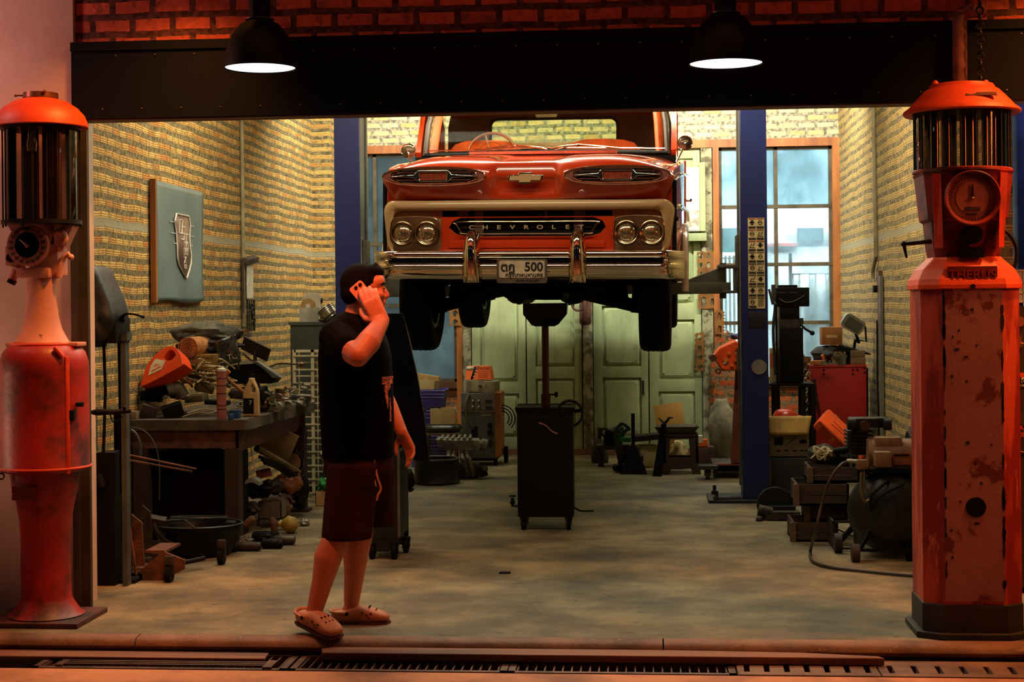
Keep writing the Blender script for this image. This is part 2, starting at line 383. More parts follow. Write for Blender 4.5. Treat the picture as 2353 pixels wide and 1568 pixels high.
# walls
struct(MB().b2((XL-.2, YF+.3, 0), (XL, YB+.2, 4.2)).b2((XL, 15.25, 0), (XL+.19, YB, 4.2)), 'wall_left', BR_side)
struct(MB().b2((XR, 8.75, 0), (XR+.1, YB, 4.2)), 'wall_right', BR_right)
plaster = mat('plaster', (205, 180, 160), .8, c2=(176, 150, 132), vs=1.5, bump=.15, bs=10)
struct(MB().b2((-6.5, YF+.03, -.1), (-2.86, YF+.3, 5.2)), 'wall_front_left', plaster)
struct(MB().b2((-6.5, YF+.3, -.1), (XL-.2, YF+.4, 4.2)), 'wall_corner_left', plaster)
struct(MB().b2((-2.86, YF+.06, 2.79), (7, YF+.3, 5.2)), 'wall_front', BR_out)
struct(MB().b2((XL-.2, YF+.3, 4.2), (7, YB+.2, 4.4)), 'ceiling', mat('ceiling_paint', (120, 112, 96), .9))
struct(MB().b2((6.2, YF, 0), (6.4, YB+.2, 4.4)), 'wall_side', mat('bay_wall', (140, 130, 112), .85, bump=.2))
# roller shutter box across the opening
box_m = mat('shutter_box_steel', (9, 13, 24), .6, metal=.0, c2=(7, 9, 17), vs=2, rv=.1, spec=.12)
sb = MB(); sb.b2((-2.86, YF, 2.455), (6.9, YF+.14, 2.79)); sb.b2((-2.86, YF-.012, 2.79), (6.9, YF+.06, 2.835)); sb.b2((-2.86, YF-.006, 2.452), (6.9, YF+.02, 2.475))
struct(sb, 'trim_5', box_m)
rv = MB()
for i in range(46):
    x = -2.7+i*.2
    rv.sph((x, YF-.003, 2.50), (.004, .003, .004), n=6, m=4); rv.sph((x+.07, YF-.003, 2.765), (.004, .003, .004), n=6, m=4)
struct(rv, 'trim_6', mat('rivet', (190, 170, 140), .35, metal=.8))
struct(MB().b2((-2.86, YF+.01, 2.446), (6.9, YF+.13, 2.454)), 'trim_7', mat('shutter_slat_edge', (120, 90, 62), .6))
struct(MB().b2((-2.862, YF-.03, 0), (-2.83, YF+.02, 2.455)).b2((-2.83, YF+.0, 0), (-2.785, YF+.03, 2.455)).b2((-2.862, YF+.02, 0), (-2.83, YF+.14, 2.455)), 'trim_8', mat('shutter_track', (58, 52, 46), .6, metal=.2, c2=(40, 36, 32)))
# ---- back wall: pieces around windows and doors
zl = at(1400, 338, YB).z      # lintel
def bx(px): return at(px, 700, YB).x
xW2a, xW2b = XL, bx(1050); xD0, xD1 = bx(1062), bx(1640); xW1a, xW1b = bx(1648), XR; zs = at(1780, 884, YB).z
wb = MB(); wb.b2((XL, YB, zl+.03), (XR, YB+.2, 4.2)); struct(wb, 'wall_back', BR_back)
wb = MB(); wb.b2((XL, YB, 0), (xD0-.06, YB+.2, zs)); wb.b2((xD1+.04, YB, 0), (6.2, YB+.2, zs)); struct(wb, 'wall_back_low', BR_low)
wb = MB(); wb.b2((XR+.1, YB, 3.6), (6.2, YB+.2, 4.2)); struct(wb, 'wall_back_bay', BR_back)
wood = mat('orange_wood_frame', (168, 104, 48), .5, c2=(120, 66, 30), vs=8, stretch=(1, 1, .15), bump=.2)
wb = MB(); wb.b2((XL, YB-.06, zl-.03), (6.2, YB+.06, zl+.05)); struct(wb, 'trim_9', wood)
wb = MB(); wb.b2((xD1+.0, YB-.06, 0), (xD1+.06, YB+.06, zl-.03)); wb.b2((XR-.07, YB-.06, zs), (XR, YB+.06, zl-.03)); wb.b2((xW2b, YB-.06, 0), (xW2b+.055, YB+.06, zl-.03)); struct(wb, 'trim_10', wood)
wb = MB(); wb.b2((XL, YB-.05, zs-.02), (xW2b, YB+.06, zs+.045)); wb.b2((xD1+.06, YB-.05, zs-.02), (XR, YB+.06, zs+.045)); struct(wb, 'trim_11', mat('dark_wood', (92, 52, 30), .6, bump=.2))
mull = mat('window_mullion', (84, 74, 52), .5, c2=(52, 44, 30))
pane_t = glass('pane_frosted', (215, 230, 235), .55, .12, (140, 175, 185), .16)
pane_c = glass('pane_clear', (232, 242, 245), .22, .03, (190, 215, 225), .14)
def win(n, x0, x1, z0, z1, cols, rows, kinds):
    f = MB(); t = .035
    for c in cols: f.b2((c-t/2, YB-.01, z0), (c+t/2, YB+.05, z1))
    for r in rows: f.b2((x0, YB-.015, r-t/2), (x1, YB+.055, r+t/2))
    f.b2((x0, YB-.01, z0), (x0+.03, YB+.05, z1)); f.b2((x1-.03, YB-.01, z0), (x1, YB+.05, z1)); f.b2((x0, YB-.01, z1-.03), (x1, YB+.05, z1)); f.b2((x0, YB-.01, z0), (x1, YB+.05, z0+.03))
    fo = struct(f, 'window_%d' % n, mull)
    CS = [x0]+list(cols)+[x1]; RS = [z0]+list(rows)+[z1]
    for i in range(len(CS)-1):
        for j in range(len(RS)-1):
            o = MB().b2((CS[i]+.012, YB+.02, RS[j]+.012), (CS[i+1]-.012, YB+.026, RS[j+1]-.012)).obj('pane', kinds[j] if j < len(kinds) else kinds[-1]); o['kind'] = 'structure'; o.parent = fo
            cl = mull
rz_ = [at(1780, p, YB).z for p in (742, 608, 475)]
win(1, xD1+.06, XR-.07, zs+.045, zl-.03, [at(1783, 500, YB).x], rz_, [pane_c, pane_c, pane_c, pane_t])
rz2 = [at(1000, p, YB).z for p in (702, 560)]
win(2, XL+.02, xW2b, zs+.045, zl-.03, [at(862, 500, YB).x], rz2, [glass('pane_blue', (150, 158, 156), .5, .1, (112, 124, 128), .2)]*3)
win(3, XR+.12, 6.1, zs, 3.6, [2.9, 3.55, 4.4, 5.2], rz_, [pane_c, pane_c, pane_c, pane_t])
# ---- green panel doors
dgreen = mat('weathered_green_paint', (164, 178, 132), .75, c2=(128, 142, 104), vs=2.2, c3=(78, 72, 50), s3=5.0, lo3=.60, hi3=.80, bump=.3, bs=30, stretch=(1, 1, .5))
dgrey = mat('flaking_door_post', (148, 146, 116), .85, c2=(92, 86, 64), vs=9, lo=.45, hi=.55, c3=(60, 52, 38), s3=18, lo3=.58, hi3=.62, bump=.6, bs=25)
def notched(x0, x1, z0, z1, k):
    return [(x0+k, z0), (x1-k, z0), (x1-k, z0+k), (x1, z0+k), (x1, z1-k), (x1-k, z1-k), (x1-k, z1), (x0+k, z1), (x0+k, z1-k), (x0, z1-k), (x0, z0+k), (x0+k, z0+k)]
def leaf(n, pa, pb, rails):
    x0, x1 = bx(pa)+.004, bx(pb)-.004; z1 = zl-.03; zb = .06; y = YB+.0
    root = MB().b2((x0, y+.01, zb), (x1, y+.03, z1)).obj('door_%d' % n, dgreen); root['kind'] = 'structure'
    w = .07; fr = MB()
    fr.b2((x0, y-.02, zb), (x0+w*1.25, y+.012, z1), .003); fr.b2((x1-w, y-.02, zb), (x1, y+.012, z1), .003)
    zz = [at(1300, p, YB).z for p in rails]   # alternating rail top / bottom from the top down
    prev = z1
    rl = [(z1-.1, z1)]+[(zz[i+1], zz[i]) for i in range(0, len(zz), 2)]+[(zb, zb+.12)]
    for a, b_ in rl: fr.b2((x0+w, y-.018, a), (x1-w, y+.012, b_), .003)
    fr.obj('door_frame', dgreen, root)
    for (a, b_), (c_, d_) in zip(rl, rl[1:]):
        p0, p1, q0, q1 = x0+w*1.25, x1-w, d_, a
        if q1-q0 < .15: continue
        p = MB(); i = .04
        A = [(p0+.012, y+.008, q0+.012), (p1-.012, y+.008, q0+.012), (p1-.012, y+.008, q1-.012), (p0+.012, y+.008, q1-.012)]
        B = [(p0+i, y-.012, q0+i), (p1-i, y-.012, q0+i), (p1-i, y-.012, q1-i), (p0+i, y-.012, q1-i)]
        p.loft([A, B]); p.prism(notched(p0+i, p1-i, q0+i, q1-i, .02), -.008, 'xz', y-.010)
        p.b2(((p0+p1)/2-.0015, y-.0195, q0+i+.02), ((p0+p1)/2+.0015, y-.017, q1-i-.02))
        p.obj('door_panel', dgreen, root)
    return root
d1 = leaf(1, 1083, 1208, [560, 600, 877, 904]); d2 = leaf(2, 1209, 1337, [690, 697, 843, 870]); d3 = leaf(3, 1362, 1489, [655, 704, 843, 869]); d4 = leaf(4, 1490, 1612, [700, 737, 873, 901])
dk = mat('door_iron', (60, 54, 44), .5, metal=.7)
for d, px, py in ((d3, 1478, 890), (d2, 1222, 722)):
    h = MB(); c = at(px, py, YB-.02); h.box((c.x, YB-.024, c.z), (.018, .008, .13)); h.cyl((c.x, YB-.05, c.z-.02), (c.x, YB-.02, c.z-.02), .008, n=10); h.torus((c.x, YB-.04, c.z-.07), .015, .003, (0, 1, 0), 12, 6); h.obj('door_latch', dk, d)
pb_ = MB(); pb_.b2((bx(1339), YB-.05, 0), (bx(1361), YB+.05, zl-.03)); pb_.b2((bx(1062), YB-.03, 0), (bx(1082), YB+.05, zl-.03)); pb_.b2((bx(1613), YB-.05, 0), (bx(1638), YB+.05, zl-.03)); struct(pb_, 'trim_12', dgrey)
struct(MB().b2((xD0, YB-.06, 0), (xD1, YB+.05, .062)), 'trim_13', mat('door_sill', (120, 84, 56), .8, c2=(84, 60, 42), vs=12, bump=.5))
struct(MB().b2((xD0, YB+.05, 0), (xD1, YB+.15, zl-.03)), 'wall_back_doorway', dgreen)
# ---- yard behind the windows
yard = mat('yard_wall_paint', (205, 214, 214), .8, c2=(170, 186, 190), vs=.8)
struct(MB().b2((-8, 20.4, -.2), (12, 20.6, 5.5)), 'wall_yard', yard)
struct(MB().b2((-8, 15.9, -.3), (12, 20.6, -.05)), 'ground', mat('yard_ground', (150, 156, 156), .9))
# world: faint teal fill added to lift and tint the blacks
W = bpy.data.worlds.new('world'); S.world = W; W.use_nodes = True; bg = W.node_tree.nodes['Background']; bg.inputs[0].default_value = (.10, .45, .60, 1); bg.inputs[1].default_value = .010
# ------------------------------------------------------------------ lights
def area(name, loc, target, sx, sy, power, col, spread=None):
    l = bpy.data.lights.new(name, 'AREA'); l.shape = 'RECTANGLE'; l.size = sx; l.size_y = sy; l.energy = power; l.color = col
    if spread: l.spread = math.radians(spread)
    o = bpy.data.objects.new(name, l); COL.objects.link(o); o.location = loc
    o.rotation_euler = (Vector(target)-Vector(loc)).to_track_quat('-Z', 'Y').to_euler(); return o
WARM = (1.0, .87, .60)
area('tube_light', (-.9, 8.55, 3.55), (-.9, 8.9, 0), 3.2, .12, 44, WARM)
area('tube_light', (-2.55, 10.6, 3.95), (-3.3, 10.6, .9), .10, 4.0, 150, WARM)
area('tube_light', (.85, 11.4, 3.9), (1.88, 11.6, .8), .10, 3.6, 145, WARM)
area('tube_light', (-.5, 14.0, 3.9), (-.5, 15.7, 2.0), 4.6, .10, 265, (1.0, .94, .76))
area('bay_light', (3.8, 12.0, 3.9), (3.6, 12.0, 0), .3, 2.4, 60, (1.0, .9, .7))
area('yard_daylight', (1.5, 17.6, 4.6), (1.5, 20.6, 1.2), 9, .8, 1500, (.92, .98, 1.0))
area('yard_daylight', (-3.0, 17.6, 4.6), (-3.0, 20.6, 1.2), 4, .8, 200, (.90, .97, 1.0))
area('neon_and_added_light', (-.2, 5.9, 3.9), (-.2, 7.0, 0), 4.4, .25, 9.5, (1.0, .27, .14))
area('neon_and_added_light', (3.1, 6.5, 2.5), (2.1, 7.3, 1.5), .2, .9, 9, (1.0, .24, .06), 90)
area('neon_and_added_light', (-1.0, 6.15, 3.0), (-1.60, 7.3, 1.45), .25, .2, 5.5, (1.0, .18, .03), 50)  # small unseen spot added to light the man's head and arm
area('dome_fill_spot', (-2.05, 7.0, 3.4), (-2.45, 7.35, 2.0), .25, .2, 14, (1.0, .32, .06), 80)  # unseen spot added to brighten the left pump's dome
area('dome_fill_spot', (2.3, 6.9, 3.5), (2.05, 7.3, 2.2), .3, .2, 19, (1.0, .32, .06), 80)  # the same added spot for the right pump's dome
area('wall_wash', (-4.2, 7.1, .95), (-3.5, 7.63, 1.5), .2, .3, 7, (1.0, .48, .30), 150)
area('wall_wash', (-3.9, 6.9, 3.0), (-3.3, 7.6, 2.6), .2, .3, 6, (1.0, .42, .38), 150)
# ================================================================== PICKUP TRUCK ON THE LIFT
ZT = 1.19
def T(): return MB(Matrix.Translation((0, 0, -ZT)))
def tu(cx): return (cx-1135)/3.096/365
def tw(cy): return 1.5+(703-(240+cy/3.096))/365
paint = mat('orange_car_paint', (188, 56, 15), .22, c2=(182, 50, 13), vs=2, coat=1.0)
paint_in = mat('orange_trim_paint', (236, 98, 28), .45)
cream = mat('cream_car_paint', (188, 158, 112), .3, c2=(182, 152, 106), vs=2, coat=.6)
chrome = mat('chrome', (225, 218, 205), .07, metal=1.0, c2=(215, 208, 195))
chrome_d = mat('aged_chrome', (170, 150, 120), .22, metal=1.0, c2=(120, 100, 74), rv=.08)
black = mat('black_part', (8, 9, 10), .55)
rub = mat('tyre_rubber', (10, 11, 12), .9, c2=(6, 7, 8), bump=.2, bs=80)
under = mat('underbody_grime', (14, 14, 14), .85, c2=(8, 8, 9), bump=.4, bs=30)
amber = mat('amber_lens', (140, 62, 40), .2, c2=(104, 44, 30), vs=60, coat=.6)
trk = thing('pickup_truck', 'old orange and cream pickup truck raised on the blue lift, front view', 'truck', (-.783, 9.83, ZT), rot=(0, .0106, -.032))
def sstep(a, b, x):
    t = max(0, min(1, (x-a)/(b-a))); return t*t*(3-2*t)
# hood skin ---------------------------------------------------------
ROW = [  # pod: y, z, halfwidth ; centre: y, z
 (.125, 2.176, .893, .125, 2.176), (.115, 2.195, .893, .118, 2.20), (.075, 2.245, .910, .110, 2.26), (.048, 2.285, .932, .098, 2.305),
 (.040, 2.318, .944, .072, 2.322), (.050, 2.362, .938, .080, 2.365), (.085, 2.402, .922, .095, 2.405), (.14, 2.432, .905, .12, 2.424), (.22, 2.450, .90, .17, 2.432),
 (.34, 2.468, .915, .34, 2.448), (.6, 2.498, .935, .6, 2.480), (.95, 2.540, .95, .95, 2.530), (1.28, 2.575, .955, 1.28, 2.572)]
XS = [-1, -.985, -.95, -.89, -.8, -.68, -.55, -.42, -.33, -.27, -.235, -.20, -.17, -.1, 0, .1, .17, .20, .235, .27, .33, .42, .55, .68, .8, .89, .95, .985, 1]
def hoodrow(r):
    out = []
    for s in XS:
        yp, zp, hw, yc, zc = r; x = s*hw; c = 1-sstep(.185, .245, abs(x)); a = abs(s)
        yy = yp*(1-c)+(yc+(.022 if yc < .2 and zc > 2.25 else 0))*c; zz = zp*(1-c)+zc*c
        top = zp > 2.36
        pod = math.exp(-((abs(x)-.56)/.30)**2)
        if top: zz += .016*pod*(1-c)*(1 if yp < .5 else max(0, 1-(yp-.5)/.6)) - (.085 if yp > .1 else .06)*a**7*(1 if yp > .1 else .7)
        if yp < .4: yy += .10*a**10
        out.append((x, yy, zz))
    return out
h = T(); G = [[h.v(p) for p in hoodrow(r)] for r in ROW]
for A, B in zip(G, G[1:]):
    for i in range(len(A)-1): h.face([A[i], A[i+1], B[i+1], B[i]])
h.obj('hood', paint, trk, sub=2, solid=.012)
# oval grille pods
def pod(sx):
    M = Matrix.Translation((0, 0, -ZT)); cx, cz = sx*.582, 2.320
    def at3(mb): return mb
    b = T(); b.prism(ell(.332, .060, 48, cx, cz, 2.3), .05, 'xz', .020); root = b.obj('grille_pod', mat('pod_recess', (128, 66, 52), .5), trk)
    f = T(); P = [(x, .018, z) for x, z in ell(.330, .0575, 64, cx, cz, 2.3)]; f.tube(P, .0055, 8, closed=True)
    P = [(x, .012, z) for x, z in ell(.277, .047, 64, cx, cz, 3.0)]; f.tube(P, .004, 8, closed=True)
    for dz, w in ((.024, .235), (-.024, .235)):
        f.box((cx, .008, cz+dz), (w*2, .008, .005), bev=.002)
    f.obj('pod_trim', chrome, root)
    k = T()
    for dz in (.034, -.034, .0135, -.0135):
        for d in (-1, 1): k.box((cx+d*.155, .014, cz+dz), (.13 if abs(dz) > .02 else .2, .012, .011))
    k.obj('pod_slot', black, root)
    s = T(); up = [(cx-.275, cz), (cx-.12, cz+.012), (cx-.105, cz+.030), (cx-.09, cz+.036), (cx+.09, cz+.036), (cx+.105, cz+.030), (cx+.12, cz+.012), (cx+.275, cz)]
    dn = [(x, 2*cz-z) for x, z in up[-2:0:-1]]
    s.prism(up+dn, .022, 'xz', -.006, holes=[rrect(.176, .048, .008, 3, cx, cz)]); s.obj('spear_bar', chrome, root, bevel=.003)
    T().prism(rrect(.176, .048, .006, 3, cx, cz), .012, 'xz', .004).obj('marker_lamp', amber, root)
for sx in (-1, 1): pod(sx)
# badge
def bow(w, hh, cx, cz):
    return [(cx-w/2, cz-hh*.26), (cx-w*.47, cz+hh*.28), (cx-w*.2, cz+hh*.28), (cx-w*.16, cz+hh*.5), (cx+w*.2, cz+hh*.5), (cx+w*.19, cz+hh*.28), (cx+w/2, cz+hh*.28), (cx+w*.46, cz-hh*.26), (cx+w*.17, cz-hh*.26), (cx+w*.15, cz-hh*.5), (cx-w*.19, cz-hh*.5), (cx-w*.19, cz-hh*.26)]
bd = T().prism(bow(.23, .072, 0, 2.308), .03, 'xz', .052).obj('badge', chrome, trk, bevel=.002)
T().prism(bow(.205, .052, 0, 2.308), .006, 'xz', .048).obj('badge_face', cream, bd)
# cream surround and nose panel
co = [(x, z) for x, z in rrect(1.905, .36, .075, 6, 0, 2.002)]
ci = [(x, z) for x, z in rrect(1.71, .30, .045, 5, 0, 1.968)]
sr = T(); 
def yr(x): return .14*(abs(x)/.95)**9
prof = [(1.0, .125, 0), (1.0, .07, .0), (.992, .048, .0), (.975, .04, 0), (.93, .045, 0), (.905, .07, 0), (.90, .13, 0)]
rings = []
out_ = rrect(1.905, .36, .085, 7, 0, 1.998); inn_ = rrect(1.71, .29, .055, 7, 0, 1.963)
for (t, y) in ((0, .20), (0, .10), (.04, .06), (.16, .035), (.6, .03), (.9, .05), (1, .10), (1, .14)):
    rings.append([((a[0]*(1-t)+b[0]*t)*(1-.13*(2.18-(a[1]*(1-t)+b[1]*t))*(1-t)), y+yr(a[0]*(1-t)+b[0]*t), a[1]*(1-t)+b[1]*t) for a, b in zip(out_, inn_)])
sr.loft(rings, cap=False).obj('cream_surround', cream, trk, smooth=60)
# recess panels
hole_top = rrect(1.20, .040, .018, 4, .01, 2.088)
hole_mid = [(-.50, 2.0), (-.475, 2.04), (-.42, 2.062), (.43, 2.062), (.485, 2.04), (.505, 2.0), (.47, 1.96), (.40, 1.942), (-.39, 1.942), (-.455, 1.96)]
T().prism([(-.55, 1.835), (.56, 1.835), (.56, 2.064), (.61, 2.066), (.61, 2.11), (-.60, 2.11), (-.60, 2.066), (-.55, 2.064)], .02, 'xz', .125, holes=[hole_top, hole_mid]).obj('grille_panel', paint, trk, bevel=.004)
cshade = mat('cream_in_shade', (150, 112, 74), .35, coat=.3)  # darker copy of the cream paint, recess shade put into the colour
for sx in (-1, 1):
    T().b2((sx*.545, .13, 1.83), (sx*.87, .15, 2.11)).obj('lamp_panel', cshade, trk)
T().b2((-.56, .128, 1.832), (.56, .10, 1.862), .01).b2((-.50, .124, 1.868), (.50, .112, 1.915), .006).obj('lower_lip', paint, trk)
bk = T(); bk.b2((-.62, .20, 1.85), (.62, .215, 2.12)); bk.obj('radiator', black, trk)
rs = T()
for x in (-.34, .30): rs.b2((x, .17, 1.88), (x+.055, .185, 2.11))
rs.b2((-.45, .165, 2.075), (-.38, .18, 2.11)); rs.b2((.30, .165, 2.075), (.37, .18, 2.11)); rs.cyl((.12, .17, 2.06), (.12, .17, 2.11), .008)
rs.obj('radiator_support', mat('grille_brace', (96, 64, 48), .5), trk)
gf = T(); bowf = smooth_path([(-.434, .10, 2.034), (0, .10, 2.034), (.434, .10, 2.034), (.445, .10, 2.015), (.42, .10, 1.975), (.385, .10, 1.958), (0, .10, 1.958), (-.385, .10, 1.958), (-.42, .10, 1.975), (-.445, .10, 2.015)], 4, closed=True)
gf.tube(bowf, .0045, 8, closed=True); gf.box((0, .118, 1.998), (.80, .006, .005)); gf.box((-.40, .10, 1.998), (.05, .014, .012)); gf.box((.40, .10, 1.998), (.05, .014, .012))
for x in (-.36, -.1, .2, .37): gf.cyl((x, .10, 1.958), (x, .17, 1.95), .004, n=6)
grl = gf.obj('grille_emblem_frame', chrome_d, trk)
for i, ch in enumerate('CHEVROLET'):
    text('grille_letter', ch, .036, mat('letter_metal', (196, 176, 140), .4, metal=.3), grl, (-.350+i*.0876, .100, 1.998-ZT), ext=.003, sx=1.45, bold=.0009)
# headlamps
def fluted():
    m = bpy.data.materials.new('headlamp_lens'); m.use_nodes = True; N = m.node_tree.nodes; L = m.node_tree.links; b = N['Principled BSDF']
    b.inputs['Base Color'].default_value = lin((150, 130, 96)); b.inputs['Metallic'].default_value = .85; b.inputs['Roughness'].default_value = .16; b.inputs['Coat Weight'].default_value = 1
    tc = N.new('ShaderNodeTexCoord'); br = N.new('ShaderNodeTexBrick'); mp = N.new('ShaderNodeMapping'); mp.inputs['Rotation'].default_value = (PI/2, 0, 0)
    L.new(tc.outputs['Object'], mp.inputs[0]); L.new(mp.outputs[0], br.inputs['Vector']); br.inputs['Scale'].default_value = 1; br.inputs['Brick Width'].default_value = .018; br.inputs['Row Height'].default_value = .03
    br.inputs['Mortar Size'].default_value = .002; br.inputs['Mortar Smooth'].default_value = 1
    bp = N.new('ShaderNodeBump'); bp.inputs['Strength'].default_value = .8; bp.inputs['Distance'].default_value = .004; L.new(br.outputs['Fac'], bp.inputs['Height']); L.new(bp.outputs[0], b.inputs['Normal'])
    w = N.new('ShaderNodeTexNoise'); w.inputs['Scale'].default_value = 30; L.new(tc.outputs['Object'], w.inputs['Vector'])
    mx = N.new('ShaderNodeMix'); mx.data_type = 'RGBA'; mx.inputs['A'].default_value = lin((60, 46, 34)); mx.inputs['B'].default_value = lin((215, 195, 150)); L.new(w.outputs['Fac'], mx.inputs['Factor']); L.new(mx.outputs['Result'], b.inputs['Base Color'])
    return m
lensm = fluted()
for sx in (-1, 1):
    cx = sx*.716; cz = 1.962
    pts = []
    for a in range(-10, 191, 12): pass
    top = [(cx+.155, 2.0), (cx+.15, 2.035), (cx+.12, 2.06), (cx, 2.068), (cx-.12, 2.06), (cx-.15, 2.035), (cx-.155, 2.0)]
    bot = [(cx-.16, 1.95), (cx-.15, 1.91), (cx-.12, 1.885), (cx-.08, 1.878), (cx-.04, 1.888), (cx, 1.905), (cx+.04, 1.888), (cx+.08, 1.878), (cx+.12, 1.885), (cx+.15, 1.91), (cx+.16, 1.95)]
    pl = [(p.x, p.y) for p in smooth_path([(a, b, 0) for a, b in top+bot], 3, closed=True)]
    bz = T().prism(pl, .05, 'xz', .085).obj('headlamp_bezel', mat('bezel_metal', (150, 112, 78), .3, metal=.7), trk, bevel=.008)
    T().tube([(x, .088, z) for x, z in pl], .005, 8, closed=True).obj('bezel_edge', chrome_d, bz)
    for dx in (-.0785, .0785):
        r = T(); r.torus((cx+dx, .078, cz), .072, .006, (0, 1, 0), 40, 8); r.torus((cx+dx, .086, cz), .063, .004, (0, 1, 0), 40, 8); hl = r.obj('headlamp_ring', chrome_d, bz)
        l = T(); l.lathe([(.0, -.024), (.022, -.021), (.042, -.013), (.056, -.003), (.066, .012)], (cx+dx, .082, cz), (0, 1, 0), 36); l.obj('headlamp', lensm, bz)
# bumper
bx_ = [-1.0, -.99, -.965, -.925, -.87, -.8, -.6, -.3, 0, .3, .6, .8, .87, .925, .965, .99, 1.0]
PR = [(.10, 1.847), (.04, 1.847), (.015, 1.843), (.004, 1.833), (0, 1.82), (.004, 1.808), (.015, 1.799), (.038, 1.794), (.040, 1.768), (.014, 1.763), (.003, 1.755), (0, 1.747), (.003, 1.739), (.014, 1.732), (.018, 1.728), (.020, 1.712), (.030, 1.692), (.052, 1.675), (.08, 1.667), (.10, 1.667)]
bm_ = T(); rings = []
for x in bx_:
    a = max(0, (abs(x)-.87)/.13); oy = .20*a**2.2; flat = min(1, a*1.4)
    rings.append([(x, (y*(1-.7*flat) if y < .1 else y)+oy*(1 if y < .1 else 1.0), z+(0.002 if z > 1.75 else 0)+a*a*(.008 if z < 1.72 else -.004)) for y, z in PR])
bm_.loft(rings, cap=False); bmp = bm_.obj('front_bumper', chrome, trk, smooth=62)
T().b2((-.87, .030, 1.769), (.87, .0385, 1.791)).obj('recess_reflection', mat('reflected_dark', (20, 18, 20), .3), bmp)  # black strip paints the dark street reflected in the bumper groove
for sx in (-1, 1):
    g = T(); cx = sx*.335; rings = []
    for z, w_, d in ((1.645, .050, .062), (1.66, .052, .075), (1.70, .052, .085), (1.703, .056, .095), (1.76, .055, .11), (1.84, .050, .12), (1.90, .043, .11), (1.94, .036, .09), (1.965, .026, .065), (1.975, .012, .035)):
        w_ *= 1.16; rings.append([(cx+w_*math.copysign(abs(math.cos(t))**.8, math.cos(t)), .03-d*math.sin(t) if math.sin(t) > 0 else .05, z) for t in [PI*k/14 for k in range(15)]])
    g.loft(rings); g.obj('bumper_guard', chrome, bmp, smooth=50)
    b = T(); b.sph((sx*.905-.02*sx, .02, 1.78), (.014, .012, .014)); b.obj('bumper_bolt', chrome, bmp)
pf = T().prism(rrect(.318, .152, .018, 4, -.005, 1.715), .016, 'xz', -.095).obj('plate_frame', mat('plate_frame_grey', (92, 80, 66), .5), trk, bevel=.003)
T().prism(rrect(.286, .108, .012, 4, -.005, 1.727), .004, 'xz', -.0985).obj('licence_plate', mat('plate_white', (206, 190, 160), .4), pf)
ink = mat('plate_ink', (20, 26, 24), .5)
text('plate_text', 'ตฎ', .074, ink, pf, (-.092, -.100, 1.738-ZT), sx=1.0, bold=.002)
text('plate_text', '500', .078, ink, pf, (.070, -.100, 1.740-ZT), sx=1.0, bold=.0016)
text('plate_text', 'กรุงเทพมหานคร', .036, ink, pf, (.01, -.100, 1.690-ZT), bold=.0006)
text('plate_text', 'CHEVROLET', .018, mat('frame_text', (50, 40, 34), .5), pf, (.03, -.0965, 1.6555-ZT), sx=1.5, bold=.0004)
